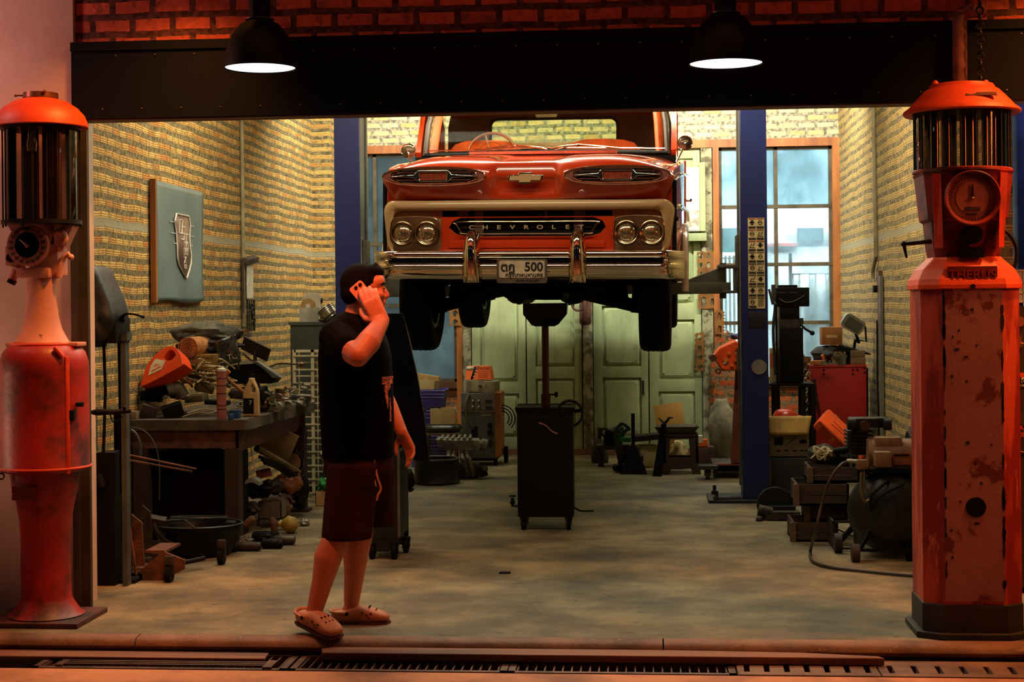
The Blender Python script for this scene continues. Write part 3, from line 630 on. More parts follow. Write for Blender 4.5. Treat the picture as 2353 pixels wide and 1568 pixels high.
# body sides ----------------------------------------------------------
def arch(cy, cz, r, a0, a1, n=12): return [(cy+r*math.cos(math.radians(a0+(a1-a0)*k/n)), cz+r*math.sin(math.radians(a0+(a1-a0)*k/n))) for k in range(n+1)]
bodyc = mat('cream_side_paint', (200, 186, 160), .2, coat=1.0)
for sx in (-1, 1):
    # front fender: loft of cross sections with a bulge, arch cut as polygon prism
    f = T(); pts = [(.5, 2.42), (.35, 2.39), (.22, 2.34), (.20, 1.86), (.20, 1.80)]+[(.42, 1.70)]+arch(.86, 1.60, .44, 166, 14)+[(1.33, 1.70), (1.33, 2.53), (.9, 2.48)]
    f.prism(pts, .035, 'yz', .955 if sx > 0 else -.99)
    for vv in f.bm.verts: vv.co.x -= sx*.075*(1-sstep(.1, .75, vv.co.y))
    fo = f.obj('front_fender', paint, trk, bevel=.006)
    t = T(); t.tube(smooth_path([(sx*.93, .25, 2.12), (sx*.975, .5, 2.15), (sx*1.01, 1.33, 2.16)], 4), .014, 8); t.tube([(sx*.93, .25, 2.30), (sx*.975, .5, 2.36), (sx*1.01, 1.33, 2.42)], .010, 8); t.obj('side_moulding', chrome, fo)
    rim = T(); rim.tube([(sx*1.0, y, z) for y, z in arch(.86, 1.60, .44, 180, 0, 16)], .02, 8); rim.obj('arch_lip', bodyc, fo)
    d = T(); d.prism([(1.345, 1.70), (2.38, 1.70), (2.38, 2.53), (1.345, 2.53)], .035, 'yz', .965 if sx > 0 else -1.0); do = d.obj('door', paint, trk, bevel=.01)
    d = T(); d.tube([(sx*1.008, 1.35, 2.16), (sx*1.008, 2.38, 2.16)], .012, 8); d.cyl((sx*1.0, 2.2, 2.3), (sx*1.03, 2.2, 2.3), .01); d.tube([(sx*1.03, 2.12, 2.3), (sx*1.03, 2.27, 2.3)], .008, 8); d.obj('door_handle', chrome, do)
    # window frame + pillars
    w = T()
    w.prism([(1.33, 2.52), (2.45, 2.52), (2.45, 2.58), (2.42, 3.02), (1.62, 3.04), (1.58, 3.02), (1.30, 2.60)], -.035*sx, 'yz', sx*.93, holes=[[(1.46, 2.60), (2.30, 2.60), (2.27, 2.94), (1.68, 2.95)]])
    w.obj('door_window_frame', paint, do)
    g = T(); g.b2((sx*.915, 1.42, 2.58), (sx*.91, 2.32, 2.97)); g.obj('door_glass', glass('car_glass', (215, 222, 205), .04, .02, gk=.02), do)
    p = T(); p.tube([(sx*.815, 1.36, 2.58), (sx*.80, 1.44, 2.80), (sx*.775, 1.56, 3.02)], .035, 8, flat=.7); p.obj('windshield_pillar', paint_in, trk)
    p = T(); p.tube([(sx*.87, 1.34, 2.57), (sx*.855, 1.40, 2.80), (sx*.82, 1.52, 3.02)], .022, 8); p.obj('pillar_moulding', mat('pillar_rubber', (60, 50, 38), .4), trk)
    # bed side
    b = T(); pts = [(2.52, 2.42), (2.52, 1.72), (3.30, 1.72)]+arch(3.77, 1.66, .43, 172, 8)+[(4.24, 1.72), (5.08, 1.78), (5.08, 2.42)]
    b.prism(pts, .05, 'yz', .95 if sx > 0 else -1.0); bo = b.obj('bed_side', bodyc, trk, bevel=.012)
    T().b2((sx*.93, 2.52, 2.40), (sx*1.0, 5.08, 2.44), .01).obj('bed_rail', paint, bo)
    # mirror
    m = T(); mz, mx = (2.60, -.965) if sx < 0 else (2.635, .995)
    m.lathe([(0, -.012), (.04, -.010), (.049, -.002), (.05, .004), (.046, .008), (0, .008)], (mx, 1.2, mz), (0.1*sx, 1, 0), 28); mo = m.obj('door_mirror', mat('mirror_back', (120, 104, 84), .25, metal=.8), trk)
    T().torus((mx, 1.195, mz), .05, .0035, (0.1*sx, 1, 0), 28, 6).obj('mirror_rim', chrome, mo)
    T().tube(smooth_path([(mx, 1.185, mz), (mx-.005*sx, 1.17, mz-.02), (sx*.935, 1.15, 2.50)], 4), .0075, 8).obj('mirror_arm', chrome, mo)
T().prism(rrect(1.90, .70, .03, 3, 0, 2.08), .03, 'xz', 2.52).obj('bed_front', bodyc, trk)
tg = T().prism(rrect(1.88, .62, .03, 3, 0, 2.1), .04, 'xz', 5.05).obj('tailgate', bodyc, trk); T().b2((-.94, 2.55, 1.92), (.94, 5.05, 1.95)).obj('bed_floor', mat('bed_wood', (90, 60, 38), .7), trk)
T().b2((-.96, 5.12, 1.72), (.96, 5.18, 1.84), .02).obj('rear_bumper', chrome_d, trk)
# cab
r = T(); rr = []
for y, zt, hw in ((1.50, 3.01, .80), (1.56, 3.05, .84), (1.75, 3.10, .87), (2.1, 3.115, .88), (2.38, 3.08, .86), (2.47, 3.03, .84)):
    rr.append([(x, y, z) for x, z in [(-hw, zt-.07), (-hw*.985, zt-.035), (-hw*.9, zt-.008), (-hw*.5, zt), (hw*.5, zt), (hw*.9, zt-.008), (hw*.985, zt-.035), (hw, zt-.07), (hw*.96, zt-.075), (0, zt-.03), (-hw*.96, zt-.075)]])
r.loft(rr); r.obj('roof', paint, trk, smooth=60)
brn = mat('cab_lining', (98, 66, 44), .6, c2=(70, 46, 32), vs=5, stretch=(1, 1, .2))
rw = rrect(1.0, .235, .06, 5, -.04, 2.848)
T().prism([(-.88, 1.76), (.88, 1.76), (.88, 2.9), (.85, 3.04), (-.85, 3.04), (-.88, 2.9)], .03, 'xz', 2.44, holes=[rw]).obj('cab_back', brn, trk)
T().tube([(x, 2.435, z) for x, z in rw], .012, 6, closed=True).obj('rear_window_seal', black, trk)
T().prism(rw, .004, 'xz', 2.455).obj('rear_glass', glass('car_glass'), trk)
T().b2((-.95, 1.35, 1.70), (.95, 2.45, 1.74)).b2((-.93, 1.28, 1.74), (.93, 1.30, 2.56)).obj('cab_floor', black, trk)
ws = T().grid(lambda a, b: ((a-.5)*1.62*(1-.05*b), 1.36-.05*math.cos((a-.5)*PI)*.9+.2*b, 2.585+.44*b), 14, 6); ws.obj('windshield', glass('car_glass'), trk, recalc=False)
cw = T(); cw.grid(lambda a, b: ((a-.5)*1.74, 1.30-.035*math.cos((a-.5)*PI)+.06*b, 2.595+.022*b-.012*abs(a-.5)*2), 20, 1); cw.obj('windshield_gasket', black, trk, solid=.03)
T().tube([((a/20-.5)*1.70, 1.315-.035*math.cos((a/20-.5)*PI), 2.622-.012*abs(a/20-.5)*2) for a in range(21)], .0045, 6).obj('gasket_trim', chrome, trk)
v = T(); v.b2((-.52, 1.14, 2.565), (.52, 1.22, 2.585)); v.obj('cowl_vent', mat('cowl_orange', (190, 70, 24), .4, bump=1, bs=120), trk)
for sx, x0, x1, xm in ((-1, -.42, .02, -.20), (1, .05, .55, .24)):
    w = T(); w.tube(smooth_path([(x0, 1.24, 2.612), (xm, 1.22, 2.632), (x1, 1.25, 2.608)], 6), .006, 6); w.tube([(xm-.16, 1.23, 2.60), (xm, 1.215, 2.637), (xm+.2, 1.22, 2.615)], .004, 6); w.sph((xm, 1.22, 2.628), .012); w.obj('wiper', chrome_d, trk)
ds = T(); ds.b2((-.84, 1.40, 2.40), (.84, 1.62, 2.60), .03); ds.obj('dashboard', paint_in, trk)
for x0, x1 in ((-.70, -.25), (.16, .62)):
    s_ = T(); s_.loft([[(x, y, z) for x, z in [(x0-.06, 1.9), (x0-.06, 2.62), (x0, 2.69), (x0+.08, 2.715), ((x0+x1)/2, 2.722), (x1-.08, 2.712), (x1, 2.69), (x1+.06, 2.62), (x1+.06, 1.9)]] for y in (1.66, 1.68, 1.78, 1.80)]); s_.obj('seat_back', paint_in, trk, smooth=50)
st = T(); st.torus((-.42, 1.58, 2.61), .175, .011, (0, -1, .45), 36, 8); st.torus((-.42, 1.58, 2.61), .10, .004, (0, -1, .45), 24, 6)
for a in (0, 2.1, 4.2):
    R3 = axmat((0, -1, .45)); st.tube([Vector((-.42, 1.58, 2.61)), Vector((-.42, 1.58, 2.61))+R3 @ Vector((.172*math.cos(a), .172*math.sin(a), 0))], .007, 6)
st.cyl((-.42, 1.58, 2.61), (-.42, 1.48, 2.55), .03); st.obj('steering_wheel', mat('steering_orange', (170, 78, 30), .35), trk)
T().prism(rrect(.155, .05, .012, 4, -.005, 2.885), .02, 'xz', 1.46).tube([(-.005, 1.48, 2.9), (-.005, 1.50, 3.0)], .008, 6).obj('rear_view_mirror', mat('inner_mirror', (120, 92, 60), .3, metal=.6), trk)
# wheels
def wheel(x, y, z, name='wheel'):
    t = T(); R = .362; prof = [(.20, -.085), (.26, -.10), (.32, -.105), (.345, -.098), (.358, -.08), (.362, -.05), (.362, .05), (.358, .08), (.345, .098), (.32, .105), (.26, .10), (.20, .085)]
    t.lathe(prof, (x, y, z), (1, 0, 0), 48); to = t.obj('tyre', rub, trk)
    r = T(); sgn = 1 if x > 0 else -1
    r.lathe([(.205, -.09), (.205, .09), (.18, .085), (.17, .03*sgn), (.12, .02*sgn), (.11, .05*sgn), (.06, .06*sgn), (0, .062*sgn)], (x, y, z), (1, 0, 0), 32); r.obj('wheel_rim', mat('rim_dark', (70, 56, 40), .5, metal=.4), to)
    g = T()
    for dx in (-.05, -.018, .018, .05): g.torus((x+dx, y, z), .3615, .004, (1, 0, 0), 48, 4)
    g.obj('tyre_tread', rub, to)
wheel(-.80, .86, 1.552); wheel(.80, .86, 1.552); wheel(-.86, 3.78, 1.665); wheel(.80, 3.78, 1.665)
# chassis
c = T()
for sx in (-1, 1): c.b2((sx*.40, .15, 1.66), (sx*.48, 5.0, 1.78)); c.b2((sx*.42, 3.2, 1.60), (sx*.48, 4.4, 1.63))
for y in (.3, 2.2, 3.1, 4.6): c.b2((-.45, y, 1.67), (.45, y+.08, 1.75))
c.obj('chassis_frame', under, trk)
f = T(); f.b2((-.48, .74, 1.585), (.48, .98, 1.66), .02)
for sx in (-1, 1):
    f.tube([(sx*.30, .80, 1.585), (sx*.70, .86, 1.49)], .045, 8); f.tube([(sx*.42, .84, 1.70), (sx*.70, .86, 1.66)], .03, 8); f.cyl((sx*.68, .86, 1.45), (sx*.70, .86, 1.72), .05); f.cyl((sx*.55, .86, 1.53), (sx*.52, .86, 1.80), .07, n=12)
f.tube([(-.66, 1.02, 1.50), (-.3, 1.05, 1.60), (.3, 1.05, 1.60), (.66, 1.02, 1.50)], .016, 8); f.obj('front_suspension', under, trk)
e = T(); e.box((0, 1.15, 1.62), (.34, .55, .16), bev=.04); e.box((.0, .75, 1.9), (.5, .9, .5), bev=.08); e.cyl((.0, 1.3, 1.72), (0, 2.1, 1.70), .12, .07); e.obj('engine', under, trk)
e = T(); e.cyl((-.24, 1.0, 1.68), (-.26, 1.9, 1.60), .03); e.cyl((-.27, 1.9, 1.60), (-.27, 2.6, 1.60), .09, n=14); e.cyl((-.27, 2.6, 1.62), (-.4, 4.9, 1.66), .025); e.obj('exhaust', mat('rusty_exhaust', (70, 46, 32), .8, bump=.4), trk)
e = T(); e.cyl((-.72, 3.78, 1.665), (.72, 3.78, 1.665), .045); e.sph((0, 3.78, 1.665), .16); e.cyl((0, 2.0, 1.70), (0, 3.65, 1.67), .035); e.obj('rear_axle', under, trk)
e = T(); e.box((-.16, .42, 1.60), (.24, .12, .09), r=(0, .5, 0), bev=.01); e.box((-.05, .5, 1.63), (.3, .1, .05)); e.tube(smooth_path([(-.5, .5, 1.62), (-.3, .48, 1.57), (-.18, .45, 1.58)], 5), .02, 8); e.obj('steering_box', under, trk)
# inner wheel wells close the body
ww = T()
for sx in (-1, 1): ww.b2((sx*.60, .30, 1.74), (sx*.62, 1.28, 2.4)); ww.b2((sx*.60, .30, 2.05), (sx*.96, 1.28, 2.07)); ww.b2((sx*.60, .22, 1.70), (sx*.95, .24, 2.3)); ww.b2((sx*.6, 1.28, 1.7), (sx*.95, 1.29, 2.4))
ww.obj('inner_fender', black, trk)
# ================================================================== FOREGROUND: drain covers, pumps, pendant lamps
plank = mat('old_plank', (150, 96, 66), .7, c2=(96, 60, 44), vs=5, stretch=(.2, 2, 2), bump=.4, bs=20)
steel = mat('grating_steel', (120, 84, 66), .5, metal=.5, c2=(80, 54, 44))
def xk(px, Y, Z): # world x of a pixel column on a height
    return atz(px, CY+F*(CH-Z)/Y, Z).x
m = MB(); m.prism([(xk(-60, 6.9, 0)-.3, 6.83), (xk(598, 6.83, -.06), 6.83), (xk(612, 6.97, -.06), 6.95), (xk(-60, 6.9, 0)-.3, 6.96)], .014, 'xy', -.069)
tag(m.obj('drain_board', plank, bevel=.004), 'flat brown board over the drain at the left, below the bell-shaped pump', 'board')
m = MB(); x0, x1 = xk(722, 6.83, -.03), xk(2030, 6.83, -.03)
m.prism([(x0+.02, 6.835), (x1, 6.835), (x1-.02, 6.87), (x1-.35, 6.93), (x1-.9, 6.955), (x0+.06, 6.955), (x0, 6.92)], .034, 'xy', -.062)
tag(m.obj('drain_board', plank, bevel=.004), 'long pale-edged plank lying on the drain grating, tapering at its right end', 'board')
def grating(x0, x1, y0, y1, label, fr=.03):
    t = thing('drain_grating', label, 'grating', ((x0+x1)/2, (y0+y1)/2, -.10), group=None); w = x1-x0
    f = MB(); hy = (y1-y0)/2
    f.b2((-w/2, -hy, 0), (w/2, -hy+fr, .03)); f.b2((-w/2, hy-.01, 0), (w/2, hy, .03)); f.b2((-w/2, -hy, 0), (-w/2+fr, hy, .03)); f.b2((w/2-fr, -hy, 0), (w/2, hy, .03)); f.obj('grating_frame', steel, t)
    b = MB(); n = int(w/.038)
    for i in range(1, n): x = -w/2+w*i/n; b.b2((x-.003, -hy+.01, .002), (x+.003, hy-.005, .027))
    b.obj('grating_bars', steel, t)
grating(xk(60, 6.75, -.07), xk(655, 6.75, -.07), 6.68, 6.96, 'steel drain grating left of the long plank')
grating(xk(662, 6.75, -.07), xk(1165, 6.75, -.07), 6.68, 6.96, 'steel drain grating under the left half of the long plank')
grating(xk(1168, 6.75, -.07), xk(1690, 6.75, -.07), 6.68, 6.96, 'steel drain grating under the right half of the long plank')
m = MB()
for k, (ya, yb) in enumerate(((6.72, 6.735), (6.75, 6.765), (6.78, 6.795))): m.b2((xk(130, 6.75, -.07), ya, -.069), (xk(600, 6.75, -.07), yb, -.061))
m.b2((xk(130, 6.75, -.07)-.03, 6.70, -.069), (xk(130, 6.75, -.07), 6.80, -.061)); m.b2((xk(600, 6.75, -.07), 6.69, -.069), (xk(600, 6.75, -.07)+.04, 6.82, -.061))
tag(m.obj('steel_rail_frame', steel), 'thin rusty rail frame lying on the leftmost drain grating', 'frame')
for i, (pa, pb, lb) in enumerate(((1692, 2012, 'slotted concrete drain cover at the tapered end of the plank'), (2015, 2400, 'slotted concrete drain cover in front of the tall square pump'))):
    xa, xb = xk(pa, 6.8, -.07), xk(pb, 6.8, -.07); n = 7; holes = []
    for k in range(n):
        c = xa+(xb-xa)*(k+.5)/n; holes.append([(c-.014, 6.72), (c+.010, 6.72), (c+.014, 6.86), (c-.010, 6.86)])
    tag(MB().prism([(xa, 6.665), (xb, 6.665), (xb, 6.95), (xa, 6.95)], .035, 'xy', -.10, holes=holes).obj('drain_cover', kerb, bevel=.003), lb, 'drain cover')
# ------------------------------------------------------------------ left pump
red_w = mat('worn_red_enamel', (160, 34, 24), .45, c2=(100, 22, 20), vs=3.2, lo=.42, hi=.6, c3=(30, 16, 18), s3=3.2, lo3=.53, hi3=.66, bump=.15, bs=30, rv=.12)
red_d = mat('orange_red_dome', (236, 84, 34), .5, c2=(205, 60, 28), vs=7, lo=.4, hi=.7, bump=.1, bs=60)
pink = mat('faded_pump_paint', (206, 142, 118), .55, c2=(186, 120, 100), vs=3, c3=(96, 52, 46), s3=9, lo3=.62, hi3=.66, bump=.1, bs=30)
dkm = mat('dark_steel', (34, 32, 32), .45, metal=.5)
PL = at(105, 1430, 7.36); PL.z = 0
k = 7.6/3600
def zL(py): return 1.5+(713-py)*k
pl = thing('fuel_pump', 'antique red visible fuel pump with bell-shaped body and pale neck, at the left', 'fuel pump', PL)
m = MB(); m.lathe([(0, 2.552), (.082, 2.552), (.084, 2.525), (.078, 2.523)], n=40); m.tube([(-.075, -.02, 2.54), (-.115, -.02, 2.54)], .004, 6); m.sph((-.117, -.02, 2.54), .007); m.sph((.05, -.075, 2.55), .008); m.obj('filler_cap', mat('cap_metal', (150, 96, 74), .35, metal=.7), pl)
m = MB(); m.lathe([(.0, 2.528), (.08, 2.524), (.13, 2.508), (.175, 2.478), (.205, 2.445), (.219, 2.412), (.223, 2.388), (.220, 2.383), (.21, 2.39), (.0, 2.392)], n=64); m.obj('dome', red_d, pl)
gl = glass('pump_glass', (225, 205, 185), .05, .02)
m = MB(); m.lathe([(.168, 1.935), (.168, 2.388)], n=48); m.obj('glass_cylinder', gl, pl, recalc=False)
m = MB(); m.lathe([(0, 2.388), (.19, 2.388), (.19, 2.372), (0, 2.372)], n=40); m.lathe([(0, 1.935), (.19, 1.935), (.19, 1.915), (0, 1.915)], n=40)
for i in range(10): a = 2*PI*i/10+.2; m.cyl((.182*math.cos(a), .182*math.sin(a), 1.90), (.182*math.cos(a), .182*math.sin(a), 2.39), .0045, n=8)
m.obj('rod_cage', dkm, pl)
m = MB()
for (x, y, r) in ((-.03, 0, .018), (.06, .03, .028), (-.09, .05, .022), (.09, -.05, .014), (.0, .09, .03)): m.cyl((x, y, 1.93), (x, y, 2.38), r, n=14)
m.obj('inner_tube', mat('inner_brass', (150, 96, 60), .25, metal=.9), pl)
m = MB(); m.cyl((-.02, -.06, 1.94), (-.02, -.06, 2.26), .006, n=8); m.lathe([(.0, 2.26), (.022, 2.265), (.026, 2.30), (.018, 2.335), (.02, 2.37)], (-.02, -.06, 0), n=20); m.obj('glass_float', glass('float_glass', (240, 240, 230), .3, .02, (230, 225, 205)), pl)
# neck block, brackets, dial
m = MB(); m.box((.02, .03, 1.80), (.15, .14, .27), bev=.02); m.box((-.02, 0, 1.68), (.165, .15, .05), bev=.012)
m.loft([[(-.16, -.03, 1.915), (-.16, .03, 1.915), (-.09, .03, 1.915), (-.09, -.03, 1.915)], [(-.10, -.03, 1.82), (-.10, .03, 1.82), (-.06, .03, 1.82), (-.06, -.03, 1.82)]])
m.loft([[(.08, -.04, 1.915), (.08, .04, 1.915), (.17, .04, 1.905), (.17, -.04, 1.905)], [(.06, -.04, 1.82), (.06, .04, 1.82), (.12, .04, 1.80), (.12, -.04, 1.80)]])
m.torus((.105, -.05, 1.845), .032, .014, (0, 1, 0), 20, 8, -1.8, 1.8)
m.loft([[(-.175, -.02, 1.72), (-.175, .04, 1.72), (-.10, .04, 1.70), (-.10, -.02, 1.70)], [(-.175, -.02, 1.81), (-.175, .04, 1.81), (-.10, .04, 1.83), (-.10, -.02, 1.83)]])
m.cyl((-.12, -.03, 1.70), (-.14, -.03, 1.645), .02, n=12); m.tube([(.09, -.02, 1.66), (.10, -.02, 1.73), (.12, -.02, 1.76), (.145, -.02, 1.77)], [.018, .016, .012, .014], 10); m.sph((.15, -.02, 1.755), .016)
m.obj('pump_head', pink, pl)
m = MB(); m.cyl((-.145, -.035, 1.755), (-.145, -.02, 1.755), .022, n=20); m.cyl((-.135, -.03, 1.65), (-.145, -.03, 1.632), .022, n=12); m.obj('valve', dkm, pl)
m = MB(); m.prism(ell(.10, .10, 48, -.03, 1.812), .03, 'xz', -.11); dl = m.obj('dial', mat('dial_face', (190, 122, 98), .5), pl)
MB().prism(ell(.060, .060, 40, -.03, 1.812), .006, 'xz', -.114).obj('dial_glass', mat('dial_black', (12, 14, 16), .15), dl)
m = MB(); m.tube([(-.03, -.118, 1.812), (-.045, -.119, 1.828), (-.062, -.119, 1.840)], [.007, .006, .004], 8); m.sph((-.026, -.118, 1.808), .009); m.obj('dial_pointer', mat('pointer', (150, 70, 50), .5), dl)
for i in range(18):
    a = math.radians(75-i*20)
    if abs(i-17) < 1: continue
    text('dial_number', str((i+1)*5 % 100), .020, mat('dial_ink', (70, 34, 34), .6), dl, (-.03+.081*math.sin(math.radians(i*20+20)), -.1115, 1.812+.081*math.cos(math.radians(i*20+20))), ext=.0006, bold=.0005)
MB().b2((-.048, -.113, 1.884), (-.012, -.110, 1.896)).obj('dial_slot', dkm, dl)
# neck and bell
m = MB(); m.lathe([(.0, 1.665), (.072, 1.665), (.070, 1.60), (.072, 1.54), (.080, 1.47), (.095, 1.41), (.118, 1.365), (.130, 1.345), (.0, 1.335)], (-.005, 0, 0), n=48); m.obj('neck', pink, pl)
m = MB(); m.box((.015, 0, 1.335), (.36, .12, .02), bev=.005); m.obj('neck_plate', pink, pl)
m = MB(); m.lathe([(.0, 1.342), (.135, 1.340), (.17, 1.325), (.195, 1.295), (.208, 1.25), (.211, 1.20), (.211, .76), (.216, .752), (.216, .735), (.205, .725), (.165, .718), (.155, .64), (.135, .56), (.122, .48), (.118, .40), (.118, .12), (.125, .10), (.16, .045), (.18, .03), (0, .03)], (.005, 0, 0), n=64); m.obj('bell_housing', red_w, pl)
m = MB(); m.torus((.005, 0, 1.337), .150, .007, n=48); m.torus((.005, 0, .745), .214, .007, n=48); m.box((.165, -.125, 1.0), (.022, .03, .56), r=(0, 0, .6), bev=.008); m.tube([(.155, -.15, 1.28), (.12, -.16, 1.325)], .012, 8); m.obj('housing_rib', red_d, pl)
m = MB()
for z in (1.16, .87): m.cyl((-.21, -.06, z), (-.23, -.07, z), .018, n=12)
m.box((.185, -.118, 1.0), (.03, .03, .05), bev=.006); m.cyl((.20, -.1, 1.05), (.235, -.1, 1.05), .012); m.obj('hinge', dkm, pl)
m = MB(); m.torus((-.16, -.13, .71), .014, .004, (0, 1, 0), 14, 6); m.obj('padlock_ring', dkm, pl)
MB().prism([(-.091+dx, z) for dx, z in ((0, .60), (.0, .625), (.005, .63), (0, .635), (0, .665), (.12, .665), (.12, .635), (.113, .63), (.12, .622), (.12, .60))], .006, 'xz', -.172, holes=[ell(.012, .016, 16, -.018, .634)]).obj('lock_plate', mat('lock_plate', (150, 72, 62), .45, metal=.5), pl)
m = MB(); m.box((-.0, 0, .0125), (.47, .42, .025), bev=.004); m.obj('base_plate', mat('rusty_base', (86, 40, 34), .7, c2=(40, 26, 26), vs=8, bump=.3), pl)
# ------------------------------------------------------------------ right pump
PR_ = at(2221, 1440, 7.29); PR_.z = 0
k2 = 7.2/3600
def zR(py): return 1.5+(694-py)*k2
pr = thing('fuel_pump', 'tall square antique fuel pump with chipped red paint and round gauge, at the right', 'fuel pump', PR_)
front = mat('chipped_pink_panel', (160, 108, 108), .6, c2=(140, 86, 86), vs=2, c3=(104, 40, 38), s3=4.5, lo3=.55, hi3=.59, bump=.15, bs=20)
edge = mat('streaked_red_side', (196, 74, 46), .5, c2=(140, 30, 22), vs=5, lo=.46, hi=.56, stretch=(1.6, 1.6, .3), c3=(216, 110, 78), s3=12, lo3=.6, hi3=.66)
def octo(hx, hy, fx, fy, z): return [(-fx, -hy, z), (fx, -hy, z), (hx, -fy, z), (hx, fy, z), (fx, hy, z), (-fx, hy, z), (-hx, fy, z), (-hx, -fy, z)]
m = MB(); m.loft([octo(.216, .20, .13, .14, z) for z in (.08, 1.56)]); m.obj('column_housing', edge, pr, smooth=0)
m = MB(); m.b2((-.128, -.206, .17), (.128, -.198, 1.555)); fp = m.obj('front_panel', front, pr)
MB().prism(ell(.044, .044, 32, .005, zR(1150)), .004, 'xz', -.209).obj('nozzle_hole', black, fp)
ch = MB(); rnd = random.Random(3)
for i in range(60):
    z = rnd.uniform(.2, 1.53); x = rnd.choice((-.126, .126, rnd.uniform(-.11, .11), -.126, .126)); w, h = (rnd.uniform(.004, .009), rnd.uniform(.015, .06)) if abs(x) > .12 else (rnd.uniform(.004, .014), rnd.uniform(.004, .010))
    ch.prism([(x+w*math.cos(a)*rnd.uniform(.6, 1.2), z+h*math.sin(a)*rnd.uniform(.6, 1.2)) for a in [2*PI*q/8 for q in range(8)]], .0015, 'xz', -.2072)
ch.obj('paint_chips', mat('chip_dark', (20, 14, 16), .7), pr)
m = MB(); m.loft([octo(.222, .205, .14, .145, .0)]+[octo(.222, .205, .14, .145, .155)]); m.loft([octo(.25, .225, .15, .16, z) for z in (0, .03)]); m.obj('plinth', mat('black_plinth', (24, 24, 24), .6, c2=(50, 44, 36)), pr, smooth=0, bevel=.006)
m = MB(); m.loft([octo(.228, .212, .145, .15, 1.555), octo(.228, .212, .145, .15, 1.575), octo(.222, .206, .14, .146, 1.60), octo(.20, .185, .12, .13, 1.645), octo(.155, .15, .10, .10, 1.69), octo(.148, .145, .098, .098, 1.70)]); sh = m.obj('shoulder', red_d, pr, smooth=0, bevel=.004)
MB().b2((-.108, -.204, 1.583), (.108, -.19, 1.655)).obj('name_panel', mat('name_panel', (130, 30, 20), .5), sh, rot=(0, 0, 0))
m = MB(); m.cyl((.0, -.216, 1.566), (.0, -.205, 1.566), .011, n=12); m.obj('panel_lock', dkm, sh)
nm = text('raised_lettering', 'THERUS', .058, mat('raised_red', (150, 40, 26), .5), sh, (0, -.2045, 1.617), ext=.003, sx=1.0, bold=.001)
m = MB(); m.loft([octo(.142, .14, .10, .10, 1.70), octo(.150, .15, .104, .104, 1.745), octo(.160, .165, .11, .11, 1.86), octo(.175, .175, .118, .12, 1.87), octo(.195, .185, .128, .13, 2.07), octo(.203, .19, .13, .135, 2.085)]); m.obj('gauge_housing', red_w, pr, smooth=0, bevel=.004)
rp = mat('bright_red_strip', (204, 56, 30), .45)
for sx in (-1, 1):
    m = MB(); m.loft([[(sx*.13, -.19, 2.07), (sx*.165, -.175, 2.07), (sx*.165, -.17, 2.07), (sx*.13, -.18, 2.07)], [(sx*.12, -.178, 1.74), (sx*.15, -.15, 1.74), (sx*.15, -.14, 1.74), (sx*.12, -.16, 1.74)]]); m.obj('corner_strip', rp, pr)
m = MB(); m.lathe([(0, 2.10), (.215, 2.10), (.222, 2.095), (.222, 2.085), (.2, 2.08), (0, 2.08)], n=48); m.obj('collar', red_w, pr)
m = MB(); m.lathe([(.105, .010), (.122, .0), (.124, -.012), (.118, -.02), (.108, -.016), (.104, -.004)], (.003, -.205, 1.958), (0, 1, 0), 48); g = m.obj('gauge_ring', red_w, pr)
m = MB(); m.prism(ell(.106, .106, 48, .003, 1.958), .02, 'xz', -.205); gfz = m.obj('gauge_face', mat('gauge_face', (150, 80, 66), .5, c2=(130, 66, 54), vs=20), pr)
MB().prism(ell(.072, .072, 40, .003, 1.958), .002, 'xz', -.2065).obj('gauge_inner', mat('gauge_inner', (176, 104, 84), .5), gfz)
m = MB(); m.prism([(-.003, 1.955), (.009, 1.955), (.005, 2.018), (.001, 2.018)], .003, 'xz', -.212); m.obj('gauge_needle', dkm, gfz)
m = MB(); m.sph((.003, -.212, 1.955), .008); m.obj('needle_hub', mat('brass', (170, 120, 80), .3, metal=.8), gfz)
MB().b2((-.03, -.209, 1.90), (.036, -.206, 1.918)).b2((-.018, -.209, 1.885), (.022, -.206, 1.893)).obj('gauge_label', mat('gauge_ink', (70, 34, 34), .6), gfz)
tk = MB()
for i in range(40):
    a = 2*PI*i/40; c_, s_ = math.sin(a), math.cos(a); tk.tube([(.003+.088*c_, -.2065, 1.958+.088*s_), (.003+(.098 if i % 5 else .101)*c_, -.2065, 1.958+(.098 if i % 5 else .101)*s_)], .001, 4)
tk.obj('gauge_ticks', MATS['gauge_ink'], gfz)
m = MB(); m.prism(ell(.047, .043, 32, .006, 1.797), .014, 'xz', -.180); m.obj('sight_window', black, pr)
MB().b2((-.05, -.178, 1.695), (.058, -.155, 1.742)).obj('counter_window', black, pr)
m = MB(); m.lathe([(0, 2.492), (.12, 2.490), (.14, 2.485), (.150, 2.468), (.165, 2.460), (.20, 2.425), (.235, 2.385), (.258, 2.368), (.262, 2.358), (.255, 2.350), (.20, 2.362), (0, 2.362)], n=64); m.sph((-.12, -.02, 2.488), (.016, .016, .02)); m.sph((.105, -.02, 2.488), (.014, .014, .018)); dm = m.obj('dome', red_d, pr)
MB().box((.045, -.203, 2.418), (.135, .004, .024), r=(-.84, 0, 0)).obj('dome_plate', mat('dome_slot', (96, 28, 20), .6), dm)
m = MB(); m.lathe([(.20, 2.095), (.20, 2.36)], n=56); m.obj('glass_cylinder', gl, pr, recalc=False)
m = MB()
for i in range(20): a = 2*PI*i/20+.1; m.cyl((.211*math.cos(a), .211*math.sin(a), 2.09), (.211*math.cos(a), .211*math.sin(a), 2.36), .0045, n=8)
m.lathe([(0, 2.362), (.218, 2.362), (.218, 2.35), (0, 2.35)], n=40); m.obj('rod_cage', dkm, pr)
m = MB()
